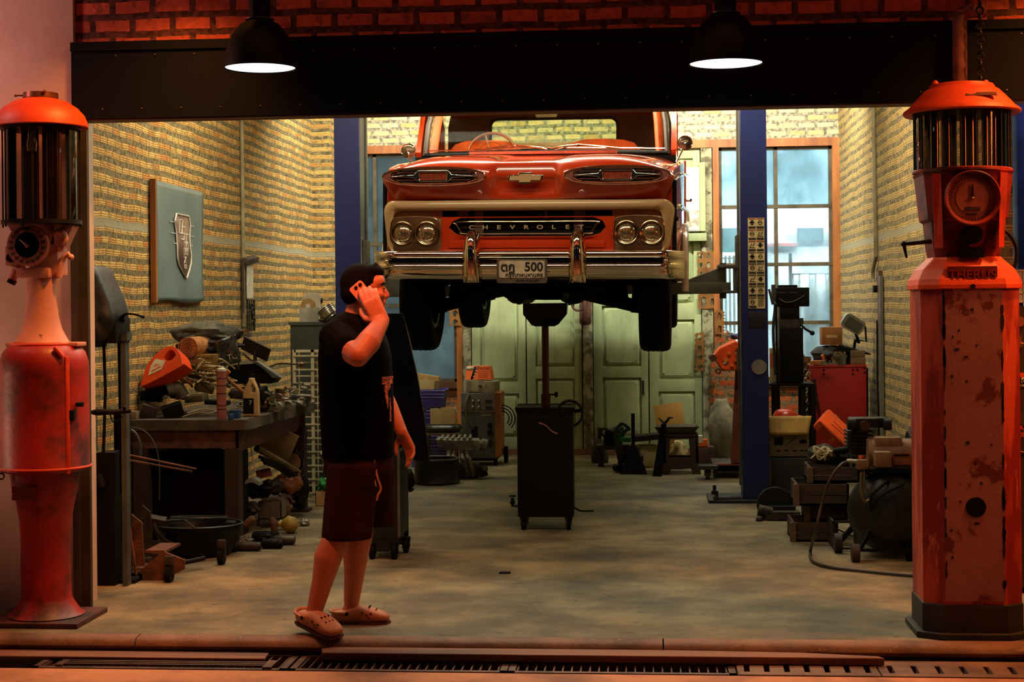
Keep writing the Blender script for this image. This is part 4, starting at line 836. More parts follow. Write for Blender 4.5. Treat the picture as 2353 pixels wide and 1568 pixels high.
for (x, y, r) in ((-.12, .0, .018), (-.06, .06, .025), (.0, -.04, .014), (.05, .08, .028), (.10, -.02, .016), (.15, .03, .012), (-.02, .12, .02)): m.cyl((x, y, 2.09), (x, y, 2.36), r, n=14)
m.obj('inner_tube', mat('inner_steel', (170, 160, 150), .15, metal=1), pr)
m = MB(); m.tube([(-.14, -.06, 1.775), (-.27, -.06, 1.763), (-.275, -.06, 1.765), (-.262, -.06, 1.70)], [.012, .009, .009, .005], 8); m.sph((-.275, -.06, 1.763), .013); m.obj('crank_handle', dkm, pr)
m = MB(); m.tube(smooth_path([(.15, .0, 1.83), (.20, .0, 1.81), (.235, .0, 1.75), (.235, .0, 1.68), (.215, .0, 1.63)], 6), .009, 8); m.obj('hose', black, pr)
# pipe and chain rising behind the square pump
c0 = at(2212, 300, 7.5)
m = MB(); m.tube(smooth_path([(c0.x, 7.552, 2.50), (c0.x, 7.552, 2.80), (c0.x+.005, 7.552, 2.85), (c0.x+.05, 7.552, 2.87), (c0.x+.12, 7.552, 2.87)], 5), .034, 12)
tag(m.obj('bent_pipe', mat('painted_pipe', (128, 84, 80), .6, c2=(90, 56, 56), vs=12)), 'bent grey-pink pipe rising behind the dome of the square pump', 'pipe')
ci_ = at(2252, 100, 7.48); m = MB()
for i in range(24):
    z = 2.50+i*.036; ax = (1, 0, 0) if i % 2 else (0, 1, 0)
    m.torus((ci_.x, 7.48, z), .016, .0055, ax, 12, 6)
tag(m.obj('chain', dkm), 'black chain hanging over the shutter box beside the bent pipe', 'chain')
m = MB(); w0 = at(2190, 10, 7.5)
m.tube(smooth_path([(w0.x-.03, 7.5, w0.z+.1), (w0.x-.02, 7.5, w0.z), (w0.x+.03, 7.5, w0.z-.03), (w0.x+.08, 7.5, w0.z), (w0.x+.07, 7.5, w0.z+.1)], 6), .003, 6); m.tube(smooth_path([(w0.x+.09, 7.5, w0.z+.05), (w0.x+.10, 7.5, w0.z-.05), (w0.x+.15, 7.5, w0.z-.02), (w0.x+.15, 7.5, w0.z+.1)], 6), .003, 6)
tag(m.obj('loose_wire', mat('red_wire', (150, 60, 50), .5)), 'thin loose wires dangling above the bent pipe', 'wire')
# ------------------------------------------------------------------ pendants
lampblk = mat('lamp_black', (8, 11, 15), .5)
hot = bpy.data.materials.new('lamp_glow'); hot.use_nodes = True; b_ = hot.node_tree.nodes['Principled BSDF']; b_.inputs['Base Color'].default_value = (0, 0, 0, 1); b_.inputs['Emission Color'].default_value = (1, .93, .9, 1); b_.inputs['Emission Strength'].default_value = 2.2
def pendant(px, py, w, Y, label):
    c = at(px, py, Y); r = w/2*Y/F
    t = thing('pendant_lamp', label, 'lamp', (c.x, Y, c.z), group='pendant lamps over the entrance')
    m = MB(); m.lathe([(r, 0), (r*.985, .02), (r*.93, r*.5), (r*.80, r*.9), (r*.55, r*1.22), (r*.36, r*1.32), (r*.34, r*1.36), (0, r*1.36)], n=56); m.lathe([(r, 0), (r*.97, .004), (r*.91, r*.5), (r*.78, r*.88), (r*.4, r*1.25), (0, r*1.27)], n=56); sh = m.obj('lamp_shade', lampblk, t)
    MB().lathe([(r*.40, r*1.355), (r*.405, r*1.38), (r*.38, r*1.385), (0, r*1.385)], n=40).obj('shade_collar', mat('collar_metal', (200, 170, 140), .25, metal=.9), t)
    MB().cyl((0, 0, r*1.37), (0, 0, r*1.37+.22), r*.29, n=32).cyl((0, 0, r*1.37+.22), (0, 0, 5.0-c.z), .012, n=10).obj('lamp_housing', lampblk, t)
    m = MB(); m.lathe([(0, .006), (r*.96, .006)], n=56); m.obj('lamp_diffuser', hot, t, recalc=False)
    l = bpy.data.lights.new('pendant_light', 'SPOT'); l.energy = 14; l.color = (1, .74, .42); l.spot_size = math.radians(150); l.spot_blend = .6; l.shadow_soft_size = .1
    o = bpy.data.objects.new('pendant_light', l); COL.objects.link(o); o.location = (c.x, Y, c.z-.03)
pendant(598, 158, 168, 7.02, 'black bell-shaped pendant lamp glowing white, the left one of two')
pendant(1668, 148, 170, 7.02, 'black bell-shaped pendant lamp glowing white, the right one of two')
# ================================================================== MAN ON THE PHONE
KP = .00206
base = atz(820, 1436, 0)
man = thing('person', 'man in dark t-shirt and shorts walking right while holding a phone to his ear', 'person', base, rz=TH)
def pp(px, py, y): return Vector(((px-820)*KP, y, CH+(706.5-py)*KP))
skin = mat('skin', (200, 124, 94), .5, c2=(182, 108, 80), vs=9)
def limb(mb, pts, rad, n=14):
    P = [Vector(p) for p in pts]; mb.tube(P, rad, n)
    for p, r in zip(P, rad): mb.sph(p, r, n=n, m=8)
def hand(mb, w, d, nrm, curl, side=1, sc=1.0, spread=.10, thumb=.6):
    d = Vector(d).normalized(); nrm = Vector(nrm); nrm = (nrm-d*nrm.dot(d)).normalized(); s = d.cross(nrm)*side; w = Vector(w)
    kn = w+d*.088*sc
    for j in (-1.2, -.4, .4, 1.2): limb(mb, [w+s*j*.014*sc, kn+s*j*.020*sc], [.017*sc, .0135*sc], 10)
    for i, (L_, off) in enumerate(((.070, 1.35), (.078, .45), (.072, -.45), (.056, -1.35))):
        p = kn+s*off*.020*sc; a = 0; pts = [p]; dd = (d+s*off*spread*.3).normalized(); c = curl[i] if isinstance(curl, (list, tuple)) else curl
        for q, fr in enumerate((.45, .32, .23)):
            a += c*(.9, 1.1, .8)[q]; p = p+(dd*math.cos(a)+nrm*math.sin(a))*L_*fr*1.25*sc; pts.append(p)
        limb(mb, pts, [.0105*sc, .0098*sc, .0088*sc, .0075*sc], 10)
    b0 = w+d*.02*sc+s*.024*sc; b1 = b0+(d*.55+s*.75+nrm*.35).normalized()*.036*sc; b2 = b1+(d*.85+s*(.35-thumb*.3)+nrm*thumb).normalized()*.032*sc; b3 = b2+(d*.9+nrm*thumb*1.2-s*.1).normalized()*.026*sc
    limb(mb, [b0, b1, b2, b3], [.0165*sc, .013*sc, .0112*sc, .0088*sc], 10)
B = MB()
# head: local frame slightly turned away
HM = Matrix.Translation(pp(845, 664, 0)) @ Euler((0, .05, .10)).to_matrix().to_4x4()
H = MB(HM)
H.sph((-.012, 0, .020), (.097, .077, .090)); H.sph((.022, 0, -.032), (.068, .060, .072)); H.sph((.040, 0, -.075), (.044, .044, .036)); H.sph((.070, 0, -.092), (.024, .026, .020)); H.sph((.052, 0, .035), (.045, .062, .045))
H.sph((.078, 0, .022), (.018, .045, .013)); H.tube([(.088, 0, .012), (.100, 0, -.012), (.110, 0, -.030)], [.009, .012, .013], 10); H.sph((.107, 0, -.032), (.013, .012, .010)); H.sph((.098, .013, -.034), (.011, .008, .008)); H.sph((.098, -.013, -.034), (.011, .008, .008))
H.sph((.092, 0, -.056), (.014, .022, .007)); H.sph((.090, 0, -.068), (.014, .020, .008))
for s in (-1, 1):
    H.sph((.070, s*.036, -.026), (.025, .022, .022)); H.sph((.084, s*.030, .002), (.010, .015, .009)); H.sph((-.008, s*.078, -.012), (.020, .009, .033), rot=(0, .2, s*.25)); H.sph((-.004, s*.080, -.032), (.011, .008, .013))
    H.sph((.03, s*.045, -.065), (.04, .018, .022))
# neck
hv = H.bm; hm = bpy.data.meshes.new('tmp'); hv.to_mesh(hm); B.bm.from_mesh(hm); bpy.data.meshes.remove(hm)
limb(B, [pp(838, 690, 0), pp(826, 735, 0), pp(815, 765, 0)], [.062, .064, .080])
limb(B, [pp(815, 765, -.13), pp(815, 765, .13)], [.062, .062]); B.sph(pp(820, 830, 0), (.13, .17, .20)); B.sph(pp(825, 960, 0), (.135, .155, .20)); B.sph(pp(826, 1070, 0), (.13, .155, .14))
# near arm (bent, phone)
sh_ = pp(790, 775, -.185); el = pp(846, 812, -.37); wr = pp(892, 740, -.215)
limb(B, [sh_, (sh_+el)/2+V(-.006, 0, .0), el], [.070, .064, .052]); limb(B, [el, el*.6+wr*.4+V(.006, -.006, 0), wr], [.050, .056, .036])
B.sph(el+V(.004, -.012, -.010), .034)
hd = V(-.40, .18, .80)
hand(B, wr, hd, V(.05, 1, .1), [.30, .34, .38, .45], side=1, sc=1.2, thumb=.35)
# far arm (hanging forward)
s2 = pp(830, 775, .19); e2 = pp(872, 905, .23); w2 = pp(921, 1000, .17)
limb(B, [s2, e2], [.062, .045]); limb(B, [e2, e2*.6+w2*.4, w2], [.045, .043, .029]); hand(B, w2, V(.42, .02, -.9), V(-.55, -.7, -.3), [.32, .38, .42, .5], side=1, sc=1.0, thumb=.5)
# legs
hipN = pp(822, 1090, -.10); hipF = pp(838, 1090, .10)
kneeN = pp(783, 1224, -.13); ankN = pp(733, 1388, -.16)
kneeF = pp(828, 1225, .07); ankF = pp(806, 1386, .05)
for hp, kn, an in ((hipN, kneeN, ankN), (hipF, kneeF, ankF)):
    limb(B, [hp, (hp+kn)/2, kn+V(0, 0, .02)], [.095, .083, .062])
    c1 = kn*.72+an*.28+V(-.012, 0, 0); c2 = kn*.4+an*.6+V(-.004, 0, 0)
    limb(B, [kn, c1, c2, an], [.062, .066, .050, .038])
limb(B, [ankN, pp(735, 1415, -.20), pp(765, 1440, -.27)], [.036, .036, .03]); limb(B, [ankF, pp(800, 1408, .05), pp(880, 1424, .03)], [.036, .036, .028])
B.obj('body', skin, man, remesh=.0062, recalc=False)
# hair, brows, beard shade
hair = mat('dark_hair', (11, 8, 8), .85, spec=.08, bump=.8, bs=160)
Hh = MB(HM)
Hh.sph((-.022, 0, .028), (.098, .083, .092)); Hh.sph((-.050, 0, -.018), (.065, .074, .070)); Hh.tube([(.035, 0, .105), (.075, 0, .088)], [.03, .014], 10)
Hh.sph((.030, 0, .082), (.062, .060, .034))
for s in (-1, 1): Hh.tube([(.004, s*.075, .03), (.004, s*.076, -.010)], [.02, .008], 8)
Hh.obj('hair', hair, man, remesh=.006, recalc=False)
e_ = MB(HM)
for s in (-1, 1): e_.tube(smooth_path([(.092, s*.018, .024), (.090, s*.034, .030), (.078, s*.05, .022)], 4), .0042, 6)
e_.obj('eyebrows', hair, man)
e_ = MB(HM)
for s in (-1, 1): e_.sph((.087, s*.030, .004), (.0085, .011, .0055))
e_.obj('eyes', mat('eye_dark', (40, 26, 20), .2), man)
# shirt
shirt = mat('black_tshirt', (9, 7, 9), .9, c2=(6, 5, 7), vs=6, bump=.3, bs=14, spec=.05)
s = MB(); rr = []
for (py, x0, x1, ry) in ((1048, 744, 909, .178), (1040, 745, 909, .180), (960, 741, 910, .186), (880, 739, 908, .196), (820, 738, 905, .206), (788, 741, 898, .214), (762, 748, 888, .205), (742, 762, 876, .165), (728, 782, 866, .115), (722, 800, 858, .085)):
    c = pp((x0+x1)/2, py, 0); rx = (x1-x0)/2*KP
    rr.append([(c.x+rx*math.copysign(abs(math.cos(t))**.85, math.cos(t)), ry*math.copysign(abs(math.sin(t))**.85, math.sin(t)), c.z+(-.014*math.cos(t) if py < 740 else .006*math.sin(3*t))) for t in [2*PI*q/32 for q in range(32)]])
s.loft(rr)
mid = sh_*.42+el*.58
limb(s, [pp(800, 765, -.13), sh_+V(0, .01, .0), mid+V(.0, 0, -.006)], [.085, .086, .078]); limb(s, [pp(815, 770, .12), s2, s2*.45+e2*.55], [.085, .078, .068])
s.obj('t_shirt', shirt, man, remesh=.008, recalc=False)
pr_m = mat('shirt_print', (214, 120, 84), .7, c2=(120, 50, 40), vs=40, lo=.45, hi=.55)
p = MB(); P0 = pp(826, 915, 0)
def ps(a, b): 
    t = math.radians(-46+34*a); z = P0.z+.105-.21*b; return (P0.x+.176*math.copysign(abs(math.cos(t))**.85, math.cos(t)), .200*math.copysign(abs(math.sin(t))**.85, math.sin(t)), z)
import itertools
keep = lambda a, b: (abs(a-.5+.12*math.sin(b*5)) < (.5 if b < .18 else .26-.16*b)) and not (.40 < a < .55 and b > .30)
for i in range(14):
    for j in range(30):
        a0, b0 = i/14, j/30
        if keep(a0+.03, b0+.015): p.face([p.v(ps(a0, b0)), p.v(ps(a0+1/14, b0)), p.v(ps(a0+1/14, b0+1/30)), p.v(ps(a0, b0+1/30))])
p.obj('shirt_print', pr_m, man, recalc=False, solid=.002)
# shorts
shorts = mat('brown_shorts', (56, 30, 28), .85, c2=(38, 22, 22), vs=5, bump=.3, bs=16, spec=.05)
s = MB(); s.sph(pp(827, 1075, 0), (.168, .168, .11)); s.loft([[(pp(828, y, 0).x+.165*math.cos(t), .17*math.sin(t), pp(0, y, 0).z) for t in [2*PI*q/28 for q in range(28)]] for y in (1030, 1080)])
def leg_(p0, p1, r0, r1, sq=1.0):
    rings = []
    for q in range(8):
        f = q/7; c = p0*(1-f)+p1*f; r = r0*(1-f)+r1*f
        rings.append([(c.x+r*math.cos(t), c.y+r*.92*math.sin(t), c.z) for t in [2*PI*w/24 for w in range(24)]])
    s.loft(rings)
leg_(pp(822, 1060, -.095), pp(804, 1229, -.11), .125, .118); leg_(pp(850, 1060, .085), pp(868, 1214, .085), .115, .084)
s.obj('shorts', shorts, man, remesh=.008, recalc=False)
d = MB(); d.tube(smooth_path([pp(869, 1050, -.14), pp(875, 1085, -.145), pp(883, 1115, -.135), pp(877, 1130, -.14), pp(874, 1142, -.14)], 6), .0055, 8); d.tube(smooth_path([pp(869, 1050, -.14), pp(868, 1080, -.148), pp(873, 1110, -.146)], 6), .004, 8)
d.obj('drawstring', mat('cord_pale', (214, 150, 120), .7), man)
# clogs
clog = mat('tan_clog', (196, 128, 90), .6, c2=(170, 104, 72), vs=12)
def shoe(M, nm):
    s = MB(M); rings = []
    #  x along foot, z up
    for (x, w, zt, zb) in ((-.085, .020, .045, .020), (-.075, .036, .060, .008), (-.04, .042, .060, .002), (.0, .044, .072, 0), (.04, .047, .088, 0), (.09, .054, .080, 0), (.14, .056, .062, .002), (.175, .047, .050, .008), (.195, .028, .038, .015)):
        rings.append([(x, w*math.copysign(abs(math.cos(t))**.8, math.cos(t)), (zt+zb)/2+(zt-zb)/2*math.copysign(abs(math.sin(t))**.8, math.sin(t))) for t in [2*PI*q/20 for q in range(20)]])
    s.loft(rings); so = s.obj('clog', clog, man, sub=1)
    r = MB(M); r.prism([(-.082, -.03), (-.05, -.044), (.05, -.05), (.13, -.06), (.185, -.04), (.2, 0), (.185, .04), (.13, .06), (.05, .05), (-.05, .044), (-.082, .03), (-.09, 0)], .012, 'xy', -.001); r.obj('clog_sole', mat('clog_sole', (84, 52, 42), .7), so)
    r = MB(M); r.tube(smooth_path([(-.01, -.047, .052), (-.065, -.040, .056), (-.088, 0, .058), (-.065, .040, .056), (-.01, .047, .052)], 6), .006, 8, flat=1.6); r.obj('clog_strap', clog, so)
    r = MB(M); r.sph((-.005, -.050, .052), (.010, .005, .010))
    for (x, z) in ((.07, .070), (.09, .060), (.11, .066), (.10, .048)): r.sph((x, -.0505, z-.012), (.006, .006, .004))
    for y in (-.02, 0, .02): r.sph((.13, y, .064), (.006, .004, .003)); r.sph((.10, y, .078), (.006, .004, .003))
    r.obj('vent_hole', black, so)
    return so
shoe(Matrix.Translation(pp(800, 1432, .04)-V(0, 0, .0)) @ Matrix.Translation((0, 0, -(CH+(706.5-1432)*KP))) @ Euler((0, 0, -.03)).to_matrix().to_4x4(), 'f')
pN = pp(727, 1444, -.20); 
shoe(Matrix.Translation((pN.x, pN.y, .035)) @ Euler((.10, .16, -.75)).to_matrix().to_4x4(), 'n')
for o in bpy.data.objects:
    pass
# phone (held)
ph = thing('mobile_phone', 'pale mobile phone held against the ear of the man', 'phone', base, rz=TH)
pc = pp(850, 682, -.112); PM = Matrix.Translation(pc) @ Euler((0.12, math.radians(-40)+PI, 0)).to_matrix().to_4x4()
MB(PM).prism(rrect(.072, .146, .012, 4), .009, 'xz', -.0045).obj('phone_body', mat('phone_pink', (226, 150, 140), .3), ph, bevel=.002)
c = MB(PM)
c.M = PM
ca = []
for (x, z) in ((.018, -.050), (-.002, -.050)): ca.append((x, z))
q = MB(PM)
for (x, z) in ((-.020, -.054), (.004, -.056), (-.014, -.036)):
    q.cyl((x, -.0085, z), (x, -.004, z), .0085 if z < -.04 else .004, n=16); q.cyl((x, .0085, z), (x, .004, z), .0085 if z < -.04 else .004, n=16)
q.obj('phone_camera', black, ph)
# ================================================================== LIFT COLUMNS, OIL DRAINER
blue = mat('blue_lift_paint', (16, 30, 86), .4, c2=(13, 26, 74), vs=2, rv=.06)
gmet = mat('grey_carriage', (74, 74, 66), .5, metal=.3, c2=(50, 50, 44), bump=.1)
YC = 12.07
def column(px, sd, label):
    c = at(px, 1100, YC); x = c.x
    t = thing('lift_column', label, 'vehicle lift column', (x, YC, 0))
    m = MB(); m.prism([(-.10, -.14), (.10, -.14), (.10, -.13) if sd < 0 else (.10, .14), (.10, .14), (-.10, .14), (-.10, -.13)][:6] if False else [(-.10*1, -.14), (.10, -.14), (.10, .14), (-.10, .14)], 3.62, 'xy', .02, holes=[[(-.085, -.125), (.085, -.125), (.085, .125), (-.085, .125)]]); m.obj('column_post', blue, t, bevel=.006)
    m = MB(); m.b2((sd*.098, -.135, 1.0), (sd*.112, -.10, 2.05)); m.b2((sd*.10, .10, .1), (sd*.112, .135, 3.5)); m.obj('slide_rail', mat('rail_grey', (120, 122, 112), .4, metal=.6), t)
    m = MB(); m.b2((min(sd*.36, -sd*.16), -.22, 0), (max(sd*.36, -sd*.16), .26, .022)); m.tube([(sd*.1, -.12, .03), (sd*.32, -.18, .03)], .018, 8)
    for (a, b_) in ((sd*.30, -.17), (sd*.30, .2), (-sd*.12, -.18), (-sd*.12, .2)): m.cyl((a, b_, .02), (a, b_, .09), .014, n=10); m.cyl((a, b_, .02), (a, b_, .045), .026, n=6)
    m.obj('base_plate', mat('base_dark', (40, 42, 44), .6, metal=.3), t)
    # carriage
    z = 1.60
    m = MB(); m.b2((sd*.115, -.12, z-.02), (sd*.13, .12, z+.42), .004); m.b2((sd*.13, -.12, z+.17), (sd*.27, .12, z+.195), .004); m.b2((sd*.13, -.12, z-.02), (sd*.27, .12, z+.0), .004); m.b2((sd*.13, -.11, z), (sd*.145, .11, z+.19))
    m.cyl((sd*.23, -.06, z-.06), (sd*.23, -.06, z+.21), .022, n=14); m.cyl((sd*.23, .08, z-.06), (sd*.23, .08, z+.21), .022, n=14); m.b2((sd*.115, -.125, z+.17), (sd*.135, -.10, z+.36)); m.obj('carriage', gmet, t)
    for (tx, ty) in ((sd*1.24, -.55), (sd*1.24, .75)):
        y0 = -.06 if ty < 0 else .08; a = V(sd*.22, y0, z-.002+.02); b_ = V(tx, ty, z-.002+.02); d = (b_-a); L_ = d.length; an = math.atan2(d.y, d.x)
        R = Matrix.Translation(a) @ Matrix.Rotation(an, 4, 'Z')
        m = MB(R); m.b2((-.03, -.045, -.04), (L_*.55, .045, .045), .006); m.b2((L_*.5, -.035, -.032), (L_, .035, .035), .004)
        m.loft([[(.0, -.012, .045), (.0, .012, .045), (.0, .012, .17), (.0, -.012, .17)], [(.34, -.012, .045), (.34, .012, .045), (.34, .012, .055), (.34, -.012, .055)]])
        ar = m.obj('lift_arm', gmet, t)
        m = MB(R); m.cyl((L_-.02, 0, .035), (L_-.02, 0, .055), .06, n=18); m.obj('arm_pad', rub, ar)
    return t
lc = column(812, 1, 'blue two-post lift column partly hidden by the head of the man')
rc = column(1735, -1, 'blue two-post lift column with pictogram sticker and grey disc, right of the truck')
# sticker and disc on the right column
kk = 11.95/3600; zc = lambda py: 1.5+(697.5-py)*kk; cx0 = at(1735, 600, YC-.14).x-at(1735, 1100, YC).x
xs_ = lambda px: at(px, 600, YC-.14).x-at(1735, 1100, YC).x
st = MB().b2((xs_(1719), -.1435, zc(709)), (xs_(1757), -.1405, zc(503))).obj('pictogram_sticker', mat('sticker_beige', (196, 180, 130), .5), rc)
red_i = mat('sticker_red', (160, 50, 36), .5); ink2 = mat('sticker_ink', (30, 32, 34), .5)
bars = MB(); caps = MB(); pic = MB(); rn = random.Random(5)
H_ = zc(503)-zc(709); W_ = xs_(1757)-xs_(1719)
for i in range(8):
    for j in range(2):
        x0 = xs_(1719)+W_*(.04+.49*j); x1 = x0+W_*.43; zt = zc(503)-H_*(i+.02)/8; zb = zc(503)-H_*(i+.98)/8; h = zt-zb
        bars.b2((x0, -.145, zb+.004), (x1, -.1432, zb+h*.24)) if not (i == 7 and j == 1) else None
        (caps if i < 3 else pic).b2((x0, -.145, zt-h*.08), (x1, -.1432, zt-.001))
        if i == 7 and j == 1:
            for q in range(6): pic.b2((x0+.004, -.145, zt-h*(.2+.12*q)), (x1-.006, -.1432, zt-h*(.2+.12*q)+.002))
            continue
        xc = (x0+x1)/2; zm = (zt+zb+h*.2)/2
        if (i+j) % 3 == 0: pic.b2((xc-.010, -.145, zm-.018), (xc+.010, -.1432, zm+.018)); pic.b2((xc-.02, -.145, zm-.004), (xc+.02, -.1432, zm+.004))
        elif (i+j) % 3 == 1: pic.tube([(xc+.014*math.cos(a), -.144, zm+.016*math.sin(a)) for a in [2*PI*q/12 for q in range(12)]], .0022, 4, closed=True); pic.b2((xc-.018, -.145, zm-.002), (xc+.018, -.1432, zm+.002))
        else: pic.tube([(xc-.018, -.144, zm-.016), (xc-.004, -.144, zm+.012), (xc+.004, -.144, zm-.006), (xc+.018, -.144, zm+.016)], .003, 4); pic.b2((xc-.02, -.145, zm-.02), (xc+.02, -.1432, zm-.016))
bars.obj('caption_bar', ink2, st); caps.obj('header_bar', red_i, st); pic.obj('pictograms', ink2, st)
MB().b2((xs_(1719), -.143, zc(752)), (xs_(1758), -.1405, zc(716)), .002).obj('serial_plate', mat('serial_plate', (22, 24, 40), .4), rc)
MB().cyl((xs_(1742), -.146, zc(842)), (xs_(1742), -.14, zc(842)), 17*kk, n=32).obj('round_cover', mat('disc_grey', (120, 116, 106), .5), rc)
# neighbouring bay column
c = at(2362, 700, 12.2)
t = thing('lift_column', 'blue lift column of the neighbouring bay at the right edge of the photo', 'vehicle lift column', (c.x, 12.2, 0))
MB().b2((-.10, -.14, .02), (.10, .14, 3.6), .006).obj('column_post', mat('bright_blue_lift', (60, 80, 190), .4), t); MB().b2((-.22, -.22, 0), (.2, .22, .02)).obj('base_plate', MATS['base_dark'], t)
# oil drainer
ko = 10.62/3600; o = at(1257, 1205, 10.6); zo = lambda py: 1.5+(702-py)*ko; xo = lambda px: (px-1257)*ko
dr = thing('oil_drainer', 'black wheeled waste oil drainer with tall pole and square catch pan under the truck', 'oil drainer', (o.x, 10.6, 0), rz=.03)
dk2 = mat('drainer_black', (8, 10, 12), .5, rv=.1)
m = MB(); m.box((0, 0, (zo(1180)+zo(945))/2), (.375, .40, zo(945)-zo(1180)), bev=.012); m.obj('tank', dk2, dr)
m = MB(); m.loft([[(-a, -b_, z), (a, -b_, z), (a, b_, z), (-a, b_, z)] for a, b_, z in ((.185, .198, zo(948)), (.196, .208, zo(938)), (.200, .212, zo(932)), (.17, .18, zo(934)))]); m.obj('tray_lip', dk2, dr)
m = MB(); m.cyl((xo(1257), 0, zo(935)), (xo(1257), 0, zo(745)), .024, n=20); m.cyl((xo(1257), 0, zo(935)), (xo(1257), 0, zo(905)), .032, n=20); po = m.obj('pole', mat('pole_maroon', (60, 26, 24), .4), dr)
m = MB(); m.cyl((xo(1262), 0, zo(907)), (xo(1279), 0, zo(907)), .006, n=8); m.lathe([(0, -.012), (.016, -.01), (.02, 0), (.016, .01), (0, .012)], (xo(1281), 0, zo(907)), (1, 0, 0), 12); m.obj('pole_knob', black, po)
m = MB(); m.loft([[(x0*ko, -y0, z), (x1*ko, -y0, z), (x1*ko, y0, z), (x0*ko, y0, z)] for x0, x1, y0, z in ((-22, 22, .06, zo(750)), (-30, 30, .10, zo(746)), (-48, 50, .16, zo(722)), (-48, 52, .165, zo(697)), (-46, 50, .155, zo(697)), (-28, 28, .09, zo(742)))]); m.obj('catch_pan', dk2, dr)
m = MB()
for i in range(60):
    a = 2*PI*i/60; m.torus((xo(1314)+.002*0, -.03+0, zo(950)), .0, .0, n=3, m=3) if False else None
R_ = 30*ko
pts = [(xo(1312)+(R_+.006*math.cos(90*t))*math.cos(t), -.05+.006*math.sin(90*t), zo(950)+(R_*1.05+.006*math.cos(90*t))*math.sin(t)) for t in [2*PI*q/900*1 for q in range(-180, 560)]]
m.tube(pts, .0016, 4); m.obj('coiled_hose', mat('coil_grey', (90, 94, 92), .4, metal=.3), dr)
m = MB(); m.torus((xo(1312), -.05, zo(950)), R_-.004, .007, (0, 1, 0), 36, 8); m.tube([(xo(1322), -.05, zo(945)), (xo(1340), -.05, zo(942))], .012, 8); m.tube([(xo(1300), -.205, zo(935)), (xo(1295), -.215, zo(950))], .01, 8); m.obj('hose_reel', dk2, dr)
m = MB(); m.tube([(xo(1192), -.1, zo(1158)), (xo(1180), -.1, zo(1158)), (xo(1180), -.1, zo(1140))], .011, 8); m.lathe([(0, 0), (.022, .002), (.022, .012), (0, .014)], (xo(1180), -.1, zo(1138)), n=16); m.sph((xo(1180), -.1, zo(1150)), .018); m.obj('drain_valve', dk2, dr)
MB().tube(smooth_path([(xo(1318), -.1, zo(1160)), (xo(1335), -.1, zo(1170)), (xo(1365), -.1, zo(1170))], 4), .007, 8).obj('pedal', dk2, dr)
MB().tube([(a, -.2025, b_) for a, b_ in [(p.x, p.y) for p in smooth_path([(xo(1243), zo(966), 0), (xo(1258), zo(972), 0), (xo(1272), zo(985), 0), (xo(1285), zo(991), 0)], 5)]], .006, 4, flat=.3).obj('swoosh_decal', mat('decal_red', (150, 84, 66), .5), dr)
for (x, y) in ((-.15, -.15), (.15, -.15), (-.15, .17), (.15, .17)):
    m = MB(); m.box((x, y, .082), (.05, .05, .02)); m.b2((x-.022, y-.02, .03), (x-.018, y+.02, .08)); m.b2((x+.018, y-.02, .03), (x+.022, y+.02, .08)); co_ = m.obj('caster_fork', dkm, dr)
    MB().cyl((x-.014, y, .034), (x+.014, y, .034), .034, n=20).obj('caster_wheel', rub, co_)
# ================================================================== LEFT SIDE: wall things, bench, clutter
BT = .80   # bench top
iron = mat('dirty_iron', (66, 58, 48), .6, metal=.5, c2=(36, 32, 28), vs=20, bump=.3, bs=60)
alu = mat('cast_aluminium', (150, 148, 132), .45, metal=.6, c2=(96, 92, 80), vs=18, bump=.2)
rust = mat('rusty_steel', (92, 54, 36), .75, c2=(50, 32, 24), vs=14, bump=.4)
dark = mat('grimy_black', (10, 11, 12), .6, c2=(6, 7, 8))
card = mat('cardboard', (176, 140, 84), .8, c2=(156, 120, 70), vs=5, c3=(120, 88, 50), s3=14, lo3=.63, hi3=.7)
cardp = mat('pale_cardboard', (196, 178, 122), .8, c2=(176, 156, 104), vs=5)
white = mat('dirty_white', (208, 204, 184), .6, c2=(176, 170, 148), vs=12)
greyp = mat('grey_plastic', (116, 118, 112), .5, c2=(88, 90, 86))
cable = mat('pale_hose', (168, 150, 104), .55, c2=(130, 112, 74), vs=12)
def solo(mb, name, m, label, cat, group=None, **k):
    o = mb.obj(name, m, **k); return tag(o, label, cat, group)
def kk_(Y): return Y/F
